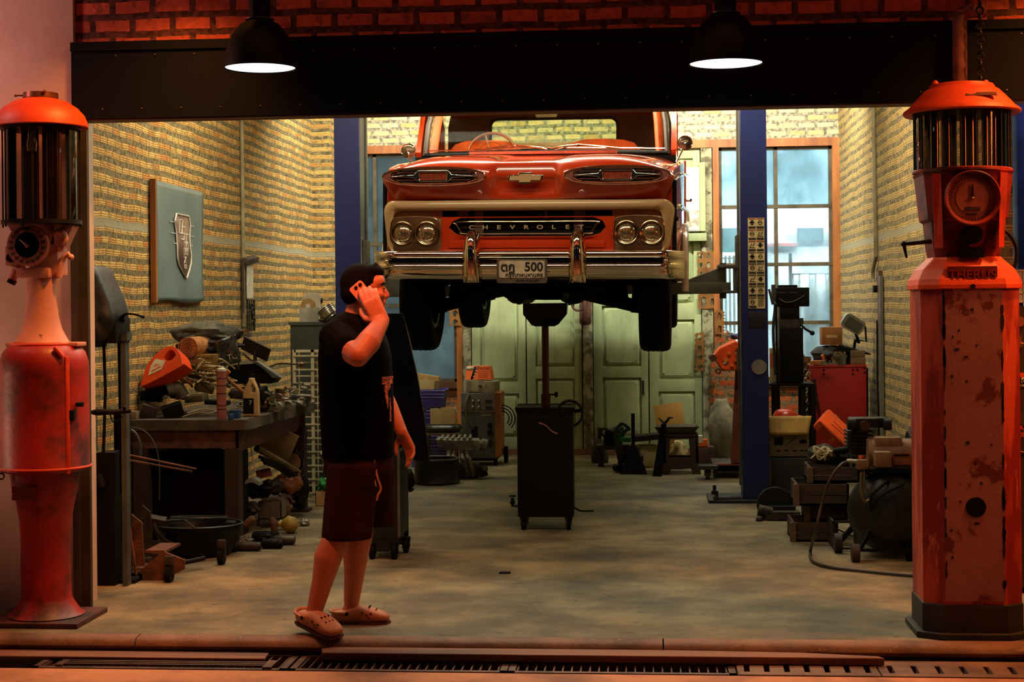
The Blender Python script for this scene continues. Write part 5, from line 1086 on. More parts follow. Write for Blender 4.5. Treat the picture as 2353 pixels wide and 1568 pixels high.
def carton(label, c, w, d, h, rz=0, m=None, flaps=(), tilt=0, name='cardboard_box', cat='box', txt=None, tm=None, tape=True):
    m = m or card; t = thing(name, label, cat, c, rot=(0, tilt, rz))
    if flaps:
        b = MB(); e = .004
        b.b2((-w/2, -d/2, 0), (w/2, d/2, e)); b.b2((-w/2, -d/2, 0), (w/2, -d/2+e, h)); b.b2((-w/2, d/2-e, 0), (w/2, d/2, h)); b.b2((-w/2, -d/2, 0), (-w/2+e, d/2, h)); b.b2((w/2-e, -d/2, 0), (w/2, d/2, h)); b.obj('box_body', m, t)
        for (s, a) in flaps:
            f = MB(); L_ = min(w, d)*.5
            if s == 'f': f.box((0, -L_/2, 0), (w*.98, L_, e)); o = f.obj('flap', m, t, loc=(0, -d/2, h), rot=(a, 0, 0))
            if s == 'b': f.box((0, L_/2, 0), (w*.98, L_, e)); o = f.obj('flap', m, t, loc=(0, d/2, h), rot=(-a, 0, 0))
            if s == 'l': f.box((-L_/2, 0, 0), (L_, d*.98, e)); o = f.obj('flap', m, t, loc=(-w/2, 0, h), rot=(0, -a, 0))
            if s == 'r': f.box((L_/2, 0, 0), (L_, d*.98, e)); o = f.obj('flap', m, t, loc=(w/2, 0, h), rot=(0, a, 0))
    else:
        MB().b2((-w/2, -d/2, 0), (w/2, d/2, h), .003).obj('box_body', m, t)
        if tape: MB().b2((-.02, -d/2-.001, h*.6), (.02, d/2+.001, h+.001)).obj('tape', mat('packing_tape', (196, 168, 112), .3), t)
    if txt: 
        for (s_, z, sz, mm) in txt: text('printed_text', s_, sz, mm, t, (0, -d/2-.001, h*z), ext=.0005)
    return t
def spiral(mb, c, R, r, n, turns, axis=(0, 0, 1), jit=.01, seed=1):
    rn = random.Random(seed); R3 = axmat(axis); P = []
    for q in range(int(turns*14)):
        a = 2*PI*q/14; k = R+rn.uniform(-jit, jit); P.append(Vector(c)+R3 @ Vector((k*math.cos(a), k*math.sin(a), rn.uniform(-jit, jit)*.8)))
    mb.tube(smooth_path(P, 3), r, n)
# --- banner on the wall
def WL(px, py, off=0.0): return atx(px, py, XL+off)
ya, yb = WL(362, 560, .05).y, WL(473, 560, .05).y; zt = WL(416, 428, .05).z; zb_ = WL(418, 694, .05).z
bn = thing('canvas_banner', 'grey-blue canvas banner with a pointed coffin-shaped garage badge on the left brick wall', 'banner', (XL+.01, (ya+yb)/2, zb_))
W2 = (yb-ya)/2; H2 = zt-zb_
def bcloth(a, b): return (.028-.006*a+.008*math.sin(a*4+b*3)*(b*(1-b)*4), -W2+2*W2*a, H2*b+.012*math.sin(a*7)*(1 if b < .02 else 0))
blu = bpy.data.materials.new('banner_canvas'); blu.use_nodes = True; N = blu.node_tree.nodes; L = blu.node_tree.links; b_ = N['Principled BSDF']; b_.inputs['Roughness'].default_value = .38
tcn = N.new('ShaderNodeTexCoord'); br = N.new('ShaderNodeTexBrick'); L.new(tcn.outputs['Object'], br.inputs['Vector']); n2 = N.new('ShaderNodeTexNoise'); n2.inputs['Scale'].default_value = 2.2; L.new(tcn.outputs['Object'], n2.inputs['Vector'])
mx = N.new('ShaderNodeMix'); mx.data_type = 'RGBA'; mx.inputs['A'].default_value = lin((66, 76, 76)); mx.inputs['B'].default_value = lin((122, 146, 148)); L.new(n2.outputs['Fac'], mx.inputs['Factor']); L.new(mx.outputs['Result'], b_.inputs['Base Color'])
wv = N.new('ShaderNodeTexNoise'); wv.inputs['Scale'].default_value = 120; L.new(tcn.outputs['Object'], wv.inputs['Vector']); bp = N.new('ShaderNodeBump'); bp.inputs['Strength'].default_value = .2; L.new(wv.outputs['Fac'], bp.inputs['Height']); L.new(bp.outputs[0], b_.inputs['Normal'])
MB().grid(bcloth, 24, 24).obj('canvas', blu, bn, recalc=False, solid=.004)
MB().b2((0, -W2-.03, -.005), (.038, -W2, H2+.008)).b2((0, -W2, H2-.02), (.018, W2, H2)).obj('wooden_frame', wood, bn)
def bp_(u_, v_): 
    a = (u_-100)/(690-100); b = 1-(v_-70)/(1490-70); p = bcloth(a, b); return (p[0]+.010, p[1], p[2])
wl = mat('banner_white', (220, 214, 200), .5); bb = mat('badge_brown', (128, 104, 90), .5)
badge = [(338, 415), (488, 415), (510, 515), (500, 650), (505, 800), (517, 900), (510, 1000), (480, 1100), (442, 1200), (400, 1130), (350, 1040), (330, 950), (332, 800), (325, 620), (310, 510)]
m = MB(); m.face([m.v((bp_(*p)[0]-.004, *bp_(*p)[1:])) for p in badge]); m.obj('badge_fill', bb, bn, solid=.002, recalc=False)
m = MB(); m.tube([bp_(*p) for p in badge], .007, 4, closed=True)
for (u0, v0, u1) in ((250, 524, 312), (512, 532, 556), (255, 660, 322), (505, 662, 560), (285, 780, 325), (508, 780, 540)): m.tube([bp_(u0, v0), bp_(u1, v0)], .003, 4)
for path in ([(360, 650), (375, 480), (408, 480), (395, 650), (360, 650)], [(395, 570), (440, 560)], [(400, 645), (478, 648)], [(430, 650), (420, 720), (385, 718)], [(455, 650), (447, 810)]): m.tube([bp_(*p) for p in path], .006, 4)
m.tube([bp_(p, q) for p, q in [(420, 930), (432, 970), (420, 1010)]], .004, 4); m.tube([bp_(p, q) for p, q in [(445, 930), (432, 970), (445, 1010)]], .004, 4); m.tube([bp_(p, q) for p, q in [(420, 1035), (450, 1035), (450, 1070), (420, 1070), (420, 1035)]], .004, 4)
m.obj('badge_outline', wl, bn)
for s_, v_, sz in (('MOTO', 805, .10), ('SPECIALIST', 868, .075)):
    p = bp_(435, v_); text('badge_text', s_, sz, wl, bn, p, rot=(PI/2, 0, PI/2), ext=.001, sx=.5 if s_ != 'MOTO' else .6)
# --- pipe and hanging things on left wall
p0, p1 = WL(556, 262, .02), WL(562, 750, .02)
struct(MB().tube([(XL+.018, p0.y, 4.1), (XL+.018, p0.y, p1.z)], .016, 10), 'trim_14', mat('wall_pipe', (150, 142, 110), .6, c2=(120, 110, 84)))
q = WL(570, 620, .03); h_ = thing('wall_hanger', 'dark bracket with a white card and a metal key rack hanging on the wall pipe', 'rack', (XL+.03, q.y, 1.5))
def zz(px, py): return WL(px, py, .03).z-1.5
MB().box((.02, 0, zz(570, 598)), (.06, .30, .05), r=(.1, .3, 0), bev=.006).tube([(0, -.16, zz(550, 600)), (0, -.16, zz(556, 720))], .012, 6).obj('bracket', mat('bracket_brown', (70, 58, 44), .7), h_)
MB().b2((.01, -.09, zz(575, 686)), (.015, .11, zz(575, 608))).obj('white_card', white, h_)
m = MB(); zt_, zb2 = zz(578, 690), zz(578, 760)
for y in (-.06, 0, .06, .12, .16): m.tube([(.01, y, zt_), (.01, y, zb2)], .006, 5)
for i in range(9): m.tube([(.01, -.07, zb2+(zt_-zb2)*i/8), (.01, .17, zb2+(zt_-zb2)*i/8)], .005, 5)
for i in range(4): m.torus((.02, .02+.03*i, zt_-.05-.04*i), .025, .006, (1, 0, 0), 12, 6)
m.obj('key_rack', iron, h_)
# --- bench
bn_x = -2.55
bt = thing('workbench', 'heavy rusty steel workbench loaded with car parts along the left wall', 'workbench', (-2.82, 10.55, 0))
m = MB(); rnb = random.Random(9)
m.loft([[(-.47, -.90, .735), (.285, -.90, .735), (.285, -.90, .80), (-.47, -.90, .80)]]+[[(-.47, y, .735), (.30+.05*(y+.9)/1.8+rnb.uniform(-.012, .012), y, .735), (.30+.05*(y+.9)/1.8+rnb.uniform(-.012, .012), y, .80+rnb.uniform(-.004, .006)), (-.47, y, .80)] for y in [-.88+i*.08 for i in range(23)]]+[[(-.47, .90, .735), (.345, .90, .735), (.345, .90, .80), (-.47, .90, .80)]]); m.obj('bench_top', mat('filthy_bench_top', (74, 64, 46), .8, c2=(46, 40, 32), vs=9, bump=.6, bs=30), bt)
m = MB(); m.b2((-.45, -.87, .62), (.24, -.84, .735)); m.b2((.22, -.87, .60), (.25, .87, .735)); m.b2((-.45, .84, .62), (.28, .87, .735)); m.obj('apron', rust, bt)
for x, y in ((.20, -.84), (.25, .82), (-.39, -.84), (-.39, .82)):
    MB().b2((x-.05, y-.04, 0), (x+.04, y+.06, .62)).b2((x-.07, y-.06, 0), (x+.07, y+.08, .02)).obj('leg', mat('dark_rust', (46, 28, 22), .75, c2=(36, 22, 18), vs=10), bt)
def on(px, py, Y): p = at(px, py, Y); return p     # photo point on depth plane
def bl(px, Y, z=BT): # point on bench with pixel column px at depth Y
    p = at(px, 900, Y); return V(p.x, Y, z)
# orange jerry can, lying on the pile
orng = mat('orange_plastic', (226, 72, 24), .4, c2=(214, 62, 20)); 
p = on(366, 832, 10.0); jc = thing('jerry_can', 'bright orange plastic oil canister lying on the pile over the workbench', 'canister', (p.x+.085, 9.90, p.z-.11), rot=(-.55, -.45, -.12))
m = MB(); m.loft([[(x, y, z) for x, y in rrect(w_, d_, .03, 4, ox, 0)] for z, w_, d_, ox in ((0, .26, .10, 0), (.01, .28, .12, 0), (.12, .28, .12, 0), (.17, .25, .11, .01), (.20, .17, .09, .03), (.205, .15, .07, .03))]) 
m2 = MB(); out = [(-.145, 0), (.145, 0), (.155, .02), (.15, .10), (.115, .175), (.06, .20), (-.02, .19), (-.10, .14), (-.15, .05)]
m2.prism([(p_.x, p_.y) for p_ in smooth_path([(a, b, 0) for a, b in out], 4, closed=True)], .11, 'xz', -.055, holes=[[(p_.x, p_.y) for p_ in smooth_path([(a, b, 0) for a, b in [(.03, .135), (.08, .165), (.11, .14), (.115, .10), (.08, .085), (.045, .10)]], 3, closed=True)]]); m2.obj('canister_body', orng, jc, bevel=.012)
MB().prism([(-.10, .055), (-.07, .12), (-.03, .155), (.04, .10), (.0, .05)], .003, 'xz', -.0585).obj('canister_label', mat('canister_label', (222, 206, 170), .5), jc)
MB().b2((-.07, -.0600, .070), (.0, -.0586, .078)).b2((-.05, -.0600, .095), (-.01, -.0586, .099)).b2((-.05, -.0600, .108), (-.02, -.0586, .111)).obj('label_print', orng, jc); MB().cyl((-.16, 0, .03), (-.14, 0, .035), .022, n=16).obj('cap', dark, jc)
# blankets
def blob(c, r, seed, nx=30, ny=16, amp=.25, M=None):
    m = MB(M); sd = Vector((seed*3.1, seed*7.7, seed*1.3))
    def fn(a, b):
        t = 2*PI*a; f = -PI/2+PI*b; d = Vector((math.cos(f)*math.cos(t), math.cos(f)*math.sin(t), math.sin(f)))
        k = 1+amp*noise.noise(d*1.6+sd)+amp*.5*noise.noise(d*4+sd)+amp*.2*noise.noise(d*9+sd)
        return (c[0]+d.x*r[0]*k, c[1]+d.y*r[1]*k, c[2]+d.z*r[2]*k)
    m.grid(fn, nx, ny, cu=True); bmesh.ops.remove_doubles(m.bm, verts=m.bm.verts[:], dist=1e-5); return m
p = on(450, 768, 10.35); solo(blob((p.x+.07, 10.35, p.z), (.22, .19, .085), 2, amp=.32), 'moving_blanket', mat('felt_blanket', (96, 92, 76), .95, c2=(40, 38, 34), vs=7, c3=(130, 122, 96), s3=40, bump=.8, bs=60), 'crumpled dark grey felt blanket on top of the workbench pile', 'blanket', smooth=60)
p = on(462, 795, 10.3); solo(blob((p.x+.05, 10.3, p.z-.0), (.20, .17, .065), 5, amp=.3), 'dark_cloth', mat('dark_cloth', (34, 28, 24), .9, bump=.5), 'dark folded cloth under the grey felt blanket', 'cloth', smooth=60)
p = on(443, 798, 10.12); m = MB()
for k_ in range(5): m.torus((p.x, 10.02, p.z), .012+.013*k_, .004, (.25, -1, 0), 24, 6)
m.cyl((p.x, 10.03, p.z), (p.x+.06, 10.27, p.z+.01), .066, n=28); solo(m, 'rolled_mat', mat('cork_mat', (170, 112, 54), .8, c2=(120, 76, 38), vs=40), 'rolled brown cork mat beside the orange canister', 'mat')
p = on(470, 830, 10.1); carton('flat yellow-brown box marked ESSENTIALS in the bench pile', (p.x, 10.1, p.z-.055), .20, .12, .10, .05, m=mat('ochre_box', (150, 116, 56), .7), name='parts_box', txt=[('ESSENTIALS', .75, .026, dark)], tape=False)
p = on(525, 810, 10.1); m = MB(); m.M = Matrix.Translation((p.x, 10.1, p.z)) @ Euler((0.1, -.18, .1)).to_matrix().to_4x4()
m.grid(lambda a, b: ((a-.5)*.14, .02*math.sin(a*6)*math.sin(b*5), (b-.5)*.18+.02*a), 12, 12); bag = solo(m, 'silver_bag', mat('silver_film', (96, 104, 104), .22, metal=.8, c2=(40, 44, 46), vs=9, bump=.5, bs=10), 'shiny silver packing bag with white TC letters on the bench pile', 'bag', solid=.01); 
text('bag_text', 'TC', .05, white, None, (p.x+.03, 10.082, p.z-.03), rot=(PI/2, -.18, .1), ext=.0008).parent = bag
p = on(588, 802, 10.9); m = MB(); m.box((p.x, 10.9, p.z), (.21, .012, .11), r=(.5, .45, 0)); m.b2((p.x-.02, 10.9, BT), (p.x-.0, 10.93, p.z)); solo(m, 'panel_board', mat('dark_board', (44, 34, 28), .7), 'dark rectangular board tilted behind the bench pile', 'board')
p = on(590, 860, 10.4); m = MB(); m.loft([[(p.x-.19, 10.3, p.z-.06), (p.x-.17, 10.3, p.z+.06), (p.x+.02, 10.3, p.z+.075), (p.x+.15, 10.3, p.z-.03), (p.x+.12, 10.3, p.z-.06)], [(p.x-.19, 10.5, p.z-.06), (p.x-.17, 10.5, p.z+.06), (p.x+.02, 10.5, p.z+.075), (p.x+.15, 10.5, p.z-.03), (p.x+.12, 10.5, p.z-.06)]])
bx_o = solo(m, 'air_box', dark, 'black plastic air box with a grey flap in the middle of the bench', 'box'); m = MB(); m.prism([(p.x-.0, p.z+.088), (p.x+.035, p.z+.088), (p.x+.195, p.z-.02), (p.x+.14, p.z-.02), (p.x+.08, p.z+.04)], .10, 'xz', 10.27); m.obj('grey_flap', mat('grey_flap', (96, 104, 104), .4, metal=.4), bx_o)
# cable and hose pile
m = MB(); rnp = random.Random(12)
for i in range(20):
    x0, z0 = rnp.uniform(415, 500), rnp.uniform(838, 885); P = []
    for q in range(5): 
        e = on(x0+rnp.uniform(-40, 40)+(q-2)*12, min(905, z0+rnp.uniform(-14, 14)), 10.0+rnp.uniform(-.08, .25)); P.append(e)
    m.tube(smooth_path(P, 5), rnp.choice((.004, .006, .008, .005)), 6)
o = solo(m, 'cable_pile', cable, 'tangle of pale hoses and wires heaped on the workbench', 'cables'); o['kind'] = 'stuff'
m = MB(); rnp = random.Random(31)
for i in range(46):
    e = on(rnp.uniform(520, 700), rnp.uniform(880, 935), rnp.uniform(10.1, 10.9)); a = V(rnp.uniform(-.05, .05), rnp.uniform(-.06, .06), rnp.uniform(-.01, .02)); e.z = max(e.z, BT+.02); m.cyl(e, e+a, rnp.choice((.006, .009, .013)), n=8)
    if i % 4 == 0: m.torus(e, .022, .007, (rnp.random(), rnp.random(), 1), 14, 6)
o = solo(m, 'small_parts_heap', alu, 'heap of small metal fittings and bolts on the workbench', 'parts'); o['kind'] = 'stuff'
m = MB(); P = [on(306, 888, 9.92), on(350, 872, 9.92), on(410, 868, 9.95), on(442, 885, 10.0)]; m.tube(smooth_path(P, 6), [.008+.008*math.sin(PI*i/18) for i in range(19)], 8); solo(m, 'shovel_shaft', mat('worn_handle', (150, 92, 48), .6), 'long brown wooden handle across the bench pile below the orange canister', 'handle')
m = MB(); a, b = on(322, 912, 9.88), on(385, 895, 9.95); n_ = 17
pr_ = []
for i in range(n_*2+1): pr_.append((.030 if i % 2 else .037, (b-a).length*i/(n_*2)))
m.lathe(pr_, a, (b-a), 20); c = on(408, 893, 9.98); co_ = m.obj('corrugated_sleeve', dark); t = thing('intake_hose', 'corrugated black intake hose with a grey plastic elbow on the bench', 'hose', (a.x, a.y, a.z-.04)); co_.parent = t; co_.location = -t.location
m = MB(); m.tube(smooth_path([b, (b+c)/2, c, c+V(.02, .03, -.05)], 6), .046, 14); m.torus(b, .044, .006, (b-a), 20, 6); e_o = m.obj('plastic_elbow', mat('elbow_grey', (112, 104, 82), .5), t); e_o.location = -t.location
# tall spray can
p = bl(509, 9.72); sc_ = thing('spray_can', 'tall thin pink-red spray can with a straw near the front bench corner', 'spray can', (p.x, p.y, BT))
kz = 9.72/F; m = MB(); m.cyl((0, 0, 0), (0, 0, .305), .030, n=28); m.obj('can_body', mat('can_pink', (170, 104, 92), .35, metal=.3), sc_)
for z in (.06, .085, .16, .21, .255): MB().lathe([(.0302, z), (.0306, z+.001), (.0306, z+.004), (.0302, z+.005)], n=28).obj('can_band', dark, sc_)
m = MB(); m.lathe([(.030, .305), (.028, .318), (.016, .325), (.014, .335), (0, .336)], n=24); m.tube([(0, 0, .334), (-.11, .01, .345)], .0025, 6); m.obj('can_nozzle', white, sc_)
p = bl(540, 9.78); solo(MB(Matrix.Translation(p)).b2((-.03, -.03, 0), (.03, .03, .055), .004), 'blue_box', mat('blue_card', (24, 66, 104), .5), 'small blue box at the front corner of the workbench', 'box')
p = bl(530, 9.70); solo(MB(Matrix.Translation(p)).lathe([(0, 0), (.018, 0), (.019, .03), (.017, .034), (0, .034)], n=20), 'bottle_cap', mat('blue_cap', (30, 60, 120), .4), 'round blue bottle cap in front of the small blue box', 'cap')
# oil jug
p = bl(578, 9.95); t = thing('oil_jug', 'beige plastic oil jug with handle hole standing on the bench', 'jug', (p.x, 9.95, BT))
m = MB(); m.prism([(-.05, 0), (.048, 0), (.048, .15), (.045, .17), (.03, .21), (.018, .235), (.018, .25), (-.012, .25), (-.012, .235), (-.04, .18), (-.05, .15)], .06, 'xz', -.03, holes=[[(.008, .155), (.03, .16), (.028, .19), (.014, .21), (.004, .20)]]); m.obj('jug_body', mat('jug_beige', (196, 160, 104), .45), t, bevel=.008)
MB().cyl((.003, 0, .25), (.003, 0, .272), .015, n=16).obj('cap', dark, t); MB().b2((-.048, -.032, .02), (.022, -.029, .12)).obj('jug_label', dark, t); text('label_text', '7', .04, white, t, (.0, -.033, .09))
m = MB(); a, b = on(520, 868, 9.9), on(585, 925, 10.0); m.tube([a, a*.6+b*.4, b], [.009, .012, .015], 8); m.box(a+V(-.01, 0, .01), (.03, .03, .09), r=(0, .7, 0), bev=.006); solo(m, 'hammer', mat('hammer_handle', (156, 88, 36), .5), 'hammer with an orange-brown wooden handle lying across the bench', 'hammer')
m = MB(); P = [on(612, 848, 10.5), on(640, 836, 10.6), on(680, 838, 10.7), on(693, 840, 10.75)]; m.tube(smooth_path(P, 5), .006, 8); m.torus(P[-1], .014, .007, (0, 1, 0), 16, 8); P = [on(548, 850, 10.2), on(550, 812, 10.2), on(560, 815, 10.2), on(580, 830, 10.3), on(612, 848, 10.5)]; m.tube(smooth_path(P, 5), .006, 8); solo(m, 'bent_rod', chrome_d, 'long bent steel rod with a ring end reaching over the right of the bench', 'rod')
p = bl(643, 10.7); t = thing('glass_filter', 'brown ribbed fuel filter cup on the bench beside the blue tray', 'filter', (p.x, 10.7, BT)); MB().lathe([(0, 0), (.03, 0), (.033, .06), (.033, .12), (.028, .14), (0, .145)], n=20).obj('filter_cup', mat('ribbed_brown', (112, 76, 58), .4), t); MB().lathe([(.037, .115), (.037, .14), (.0, .15)], n=20).obj('filter_lid', chrome_d, t)
for px_, Y_, lb in ((640, 10.35, 'round grey metal canister lying at the bench edge, left of its pair'), (664, 10.5, 'round grey metal canister lying at the bench edge, right of its pair')):
    p = bl(px_, Y_); m = MB(); m.cyl((p.x-.0, Y_-.04, BT+.035), (p.x+.0, Y_+.05, BT+.035), .035, n=24); m.torus((p.x, Y_-.04, BT+.035), .030, .005, (0, 1, 0), 24, 6); m.cyl((p.x, Y_-.045, BT+.035), (p.x, Y_-.03, BT+.035), .012, n=12); solo(m, 'metal_canister', alu, lb, 'canister')
p = bl(690, 11.0); t = thing('blue_tray', 'blue-grey parts tray at the far corner of the bench', 'tray', (p.x, 11.0, BT), rz=.2); m = MB(); m.loft([[(-a, -b, z), (a, -b, z), (a, b, z), (-a, b, z)] for a, b, z in ((.055, .08, 0), (.08, .11, .075), (.075, .105, .075), (.05, .075, .008))]); m.obj('tray_body', mat('tray_blue', (70, 82, 84), .5), t); MB().box((.0, .0, .075), (.15, .05, .012), r=(.2, .1, .3)).box((-.04, .02, .085), (.06, .06, .03), r=(.3, .2, .5)).obj('tray_contents', alu, t)
p = bl(686, 11.1, BT+.1); solo(MB().box((p.x-.01, 11.0, BT+.105), (.07, .004, .05), r=(.2, .2, 0)), 'paper_card', mat('card_buff', (176, 158, 120), .7), 'small buff card standing in the parts tray', 'card')
p = bl(602, 10.3, BT+.05); solo(MB().sph((p.x, 10.35, BT+.052), (.045, .05, .052)).cyl((p.x, 10.31, BT+.06), (p.x, 10.28, BT+.07), .018), 'steel_float', chrome_d, 'shiny dented steel sphere behind the beige oil jug', 'float')
m = blob((bl(622, 10.45).x, 10.45, BT+.06), (.035, .05, .06), 8, amp=.4); solo(m, 'plastic_wrap', glass('film', (220, 216, 190), .45, .1, (190, 184, 150)), 'crumpled clear plastic bag behind the oil jug', 'plastic bag')
for i, (px_, py_, w_, lb) in enumerate(((340, 938, .10, 'brown-black cover piece at the left end of the bench'), (395, 935, .13, 'black square-edged casing at the left of the bench, in front of the intake hose'))):
    p = on(px_, py_, 9.83); solo(MB().box((p.x, 9.85, BT+.045), (w_, .12, .085), r=(.1, .3*(-1)**i, .3), bev=.01), 'casing', mat('casing_brown', (52, 34, 26), .6) if i == 0 else dark, lb, 'casing')
p = on(300, 955, 9.7); solo(MB().b2((p.x-.04, 9.72, BT), (p.x+.03, 9.8, BT+.05), .004), 'wood_block', mat('pale_block', (132, 108, 78), .8), 'small pale wooden block at the left end of the bench', 'block')
m = MB(); P = [on(420, 958, 9.72), on(455, 948, 9.75), on(480, 950, 9.72), on(500, 945, 9.8)]; m.tube(smooth_path(P, 5), .004, 6); m.tube(smooth_path([on(430, 950, 9.8), on(470, 940, 9.85), on(505, 948, 9.8)], 5), .004, 6); m.tube(smooth_path([on(540, 940, 10.0), on(570, 930, 10.0), on(582, 938, 10.0)], 5), .005, 6); solo(m, 'loose_cable', mat('cable_beige', (150, 132, 96), .5), 'thin pale cable lying along the front edge of the bench', 'cable')
for i, (px_, py_, Y_, w_, h_, r__, mt_, nm_, lb) in enumerate((
    (410, 905, 10.05, .10, .07, .3, dark, 'rubber_part', 'black rubber part under the pale hoses in the middle of the bench'),
    (452, 915, 9.95, .13, .045, -.2, mat('olive_metal', (78, 68, 46), .6, c2=(48, 42, 30)), 'cover_plate', 'olive cover plate below the pale hoses on the bench'),
    (470, 890, 10.15, .12, .06, .4, mat('tan_card', (126, 104, 64), .7), 'gasket_card', 'tan gasket card wedged in the bench pile'),
    (350, 905, 10.1, .14, .10, .2, dark, 'dark_duct', 'dark duct behind the intake hose on the bench'),
    (545, 905, 10.2, .09, .06, .2, iron, 'gear_case', 'grimy gear case behind the hammer on the bench'),
    (600, 905, 10.25, .07, .08, -.3, dark, 'pump_body', 'black pump body behind the oil jug on the bench'),
    (500, 925, 10.0, .16, .03, .1, dark, 'black_strap', 'black flat strap roll behind the pink spray can'))):
    p = on(px_, py_, Y_); p.z = max(p.z, BT+h_/2+.002); m = MB(); m.box(p, (w_, .10, h_), r=(.1*i % .3, r__*.5, r__), bev=.012); m.cyl(p+V(-w_*.3, -.06, 0), p+V(-w_*.3, .0, .01), h_*.3, n=12); solo(m, nm_, mt_, lb, 'car part')
# --- behind the bench: dark cabinet, boxes on it, white rack
ca = at(668, 900, 12.5); cb_ = at(792, 900, 12.5)
zt = at(700, 742, 12.5).z
cab = thing('steel_cabinet', 'dark grey-green steel cabinet behind the man and bench', 'cabinet', ((ca.x+cb_.x)/2, 12.75, 0)); hw_ = (cb_.x-ca.x)/2
MB().b2((-hw_, -.25, .05), (hw_, .25, zt), .006).obj('cabinet_body', mat('cabinet_green', (52, 60, 54), .5, c2=(42, 48, 44)), cab); MB().b2((-hw_-.01, -.26, zt-.02), (hw_+.01, .26, zt+.005)).obj('cabinet_top', mat('cabinet_edge', (66, 70, 62), .5), cab)
MB().b2((-hw_, -.23, 0), (hw_, .23, .05)).obj('plinth', dark, cab)
kb = 12.35/F
p = at(696, 740, 12.35); t = thing('storage_tub', 'clear plastic tub with a yellow disc and white lid on the steel cabinet', 'tub', (p.x, 12.65, zt+.006)); m = MB(); m.loft([[(-a, -b, z), (a, -b, z), (a, b, z), (-a, b, z)] for a, b, z in ((.068, .10, 0), (.078, .11, .115), (.073, .105, .115), (.064, .095, .004))]); m.obj('tub_body', mat('tub_white', (186, 186, 168), .4), t)
MB().cyl((-.01, -.06, .13), (-.01, -.055, .13), .062, n=36).obj('yellow_disc', mat('disc_yellow', (170, 134, 84), .5), t); MB().cyl((-.01, -.063, .13), (-.01, -.06, .13), .02, n=20).obj('disc_centre', white, t); MB().prism(rrect(.14, .17, .03, 4, .02, .15), .03, 'xz', -.03).obj('white_lid', white, t, bevel=.006); MB().cyl((.09, -.02, .17), (.10, -.02, .17), .02).obj('knob', dark, t)
a, b = at(722, 728, 12.5), at(765, 698, 12.5); m = MB()
for k_ in range(5): m.cyl(a*(1-k_*.0)+V(.012*k_*2.0, 0, -.012*k_), a+V(.025*k_+.008, 0, -.012*k_+.0)+(b-a)*0+V(0, 0, .0), .0, n=3) if False else None
R3 = (b-a)
for k_ in range(7): m.torus(a*.4+b*.6+V(.022, 0, -.028)*(k_*.42), .070-.002*k_, .006, V(.62, -.1, -.78), 30, 6)
m.lathe([(.03, 0), (.068, .0), (.066, .07), (.045, .09), (0, .09)], a*.4+b*.6, V(.62, -.1, -.78), 28); m.cyl(a+V(.03, .05, -.02), a+V(.09, .05, -.03), .02); solo(m, 'lamp_reflector', mat('bright_ribbed', (170, 168, 156), .25, metal=.9), 'ribbed round metal headlamp shell leaning on the steel cabinet', 'headlamp')
p = at(770, 735, 12.4); solo(MB().sph((p.x, 12.62, zt+.046), (.045, .05, .04)).cyl((p.x-.06, 12.6, zt+.03), (p.x-.02, 12.6, zt+.03), .015), 'small_motor', dark, 'small black motor beside the headlamp shell on the cabinet', 'motor')
def rack(label, c, w, z0, z1, rows, Y, two=False):
    t = thing('wire_rack', label, 'rack', c); m = MB(); 
    for x in (0, w*.34, w): m.b2((x-.012, -.008, z0), (x+.012, .008, z1))
    m.b2((0, -.008, z1-.02), (w, .008, z1)); m.obj('rack_frame', mat('rack_cream', (186, 176, 140), .5), t)
    m = MB()
    for i in range(rows): z = z0+(z1-z0)*(i+.5)/rows; m.b2((0, -.014, z), (w, -.006, z+.012)); m.b2((0, .03, z-.05), (w, .036, z-.04))
    for x in (.03, w*.34+.03): m.b2((x-.004, .028, z0), (x+.004, .036, z1))
    m.obj('rack_bars', MATS['rack_cream'], t)
k12 = 11.85/F; ca = at(677, 900, 11.85); rack('cream barred rack standing behind the far end of the bench', (ca.x, 11.85, 0), .42, .02, at(700, 804, 11.85).z, 11, 11.85)
m = MB(); m.b2((XL+.06, 9.95, 0), (-2.68, 10.30, .56), .01); ch_ = solo(m, 'under_bench_dark', mat('dark_filler', (8, 8, 9), .7, c2=(12, 10, 10)), 'added black box standing in for the dark under the left half of the bench', 'chest')  # box added to make the space under the bench read black
# --- wheel stand with jacket etc. behind the left pump
def on2(px, py): return at(px, py, 8.25)
p = on2(235, 1380); t = thing('grinder_stand', 'tall black pedestal machine with brown box and grey plate behind the left pump', 'machine', (p.x, 8.3, 0)); kq = 8.25/F
def lx(px): return (px-235)*kq
def lz(py): return 1.5+(711-py)*kq
m = MB(); m.b2((lx(178), -.12, lz(800)), (lx(228), .12, lz(715)), .01); m.obj('brown_box', mat('box_maroon', (70, 36, 32), .6), t)
m = MB(); m.prism([(lx(196), lz(788)), (lx(214), lz(788)), (lx(216), lz(740)), (lx(222), lz(690)), (lx(214), lz(690)), (lx(197), lz(718))], .02, 'xz', -.145); m.obj('grey_plate', mat('plate_grey', (86, 84, 72), .6, c2=(60, 60, 52)), t)
m = MB(); m.b2((lx(160), -.10, lz(720)), (lx(225), .10, lz(640)), .01); m.b2((lx(215), -.12, lz(790)), (lx(285), .12, lz(730)), .01); m.cyl((lx(222), -.13, lz(719)), (lx(222), -.10, lz(719)), .012); m.obj('machine_head', dark, t)
m = MB(); m.b2((lx(282), -.03, 0), (lx(294), .03, lz(765))); m.b2((lx(276), -.04, lz(785)), (lx(300), .04, lz(765))); m.obj('column', mat('column_bluegrey', (82, 92, 90), .5, metal=.3, c2=(56, 54, 46), vs=3), t)
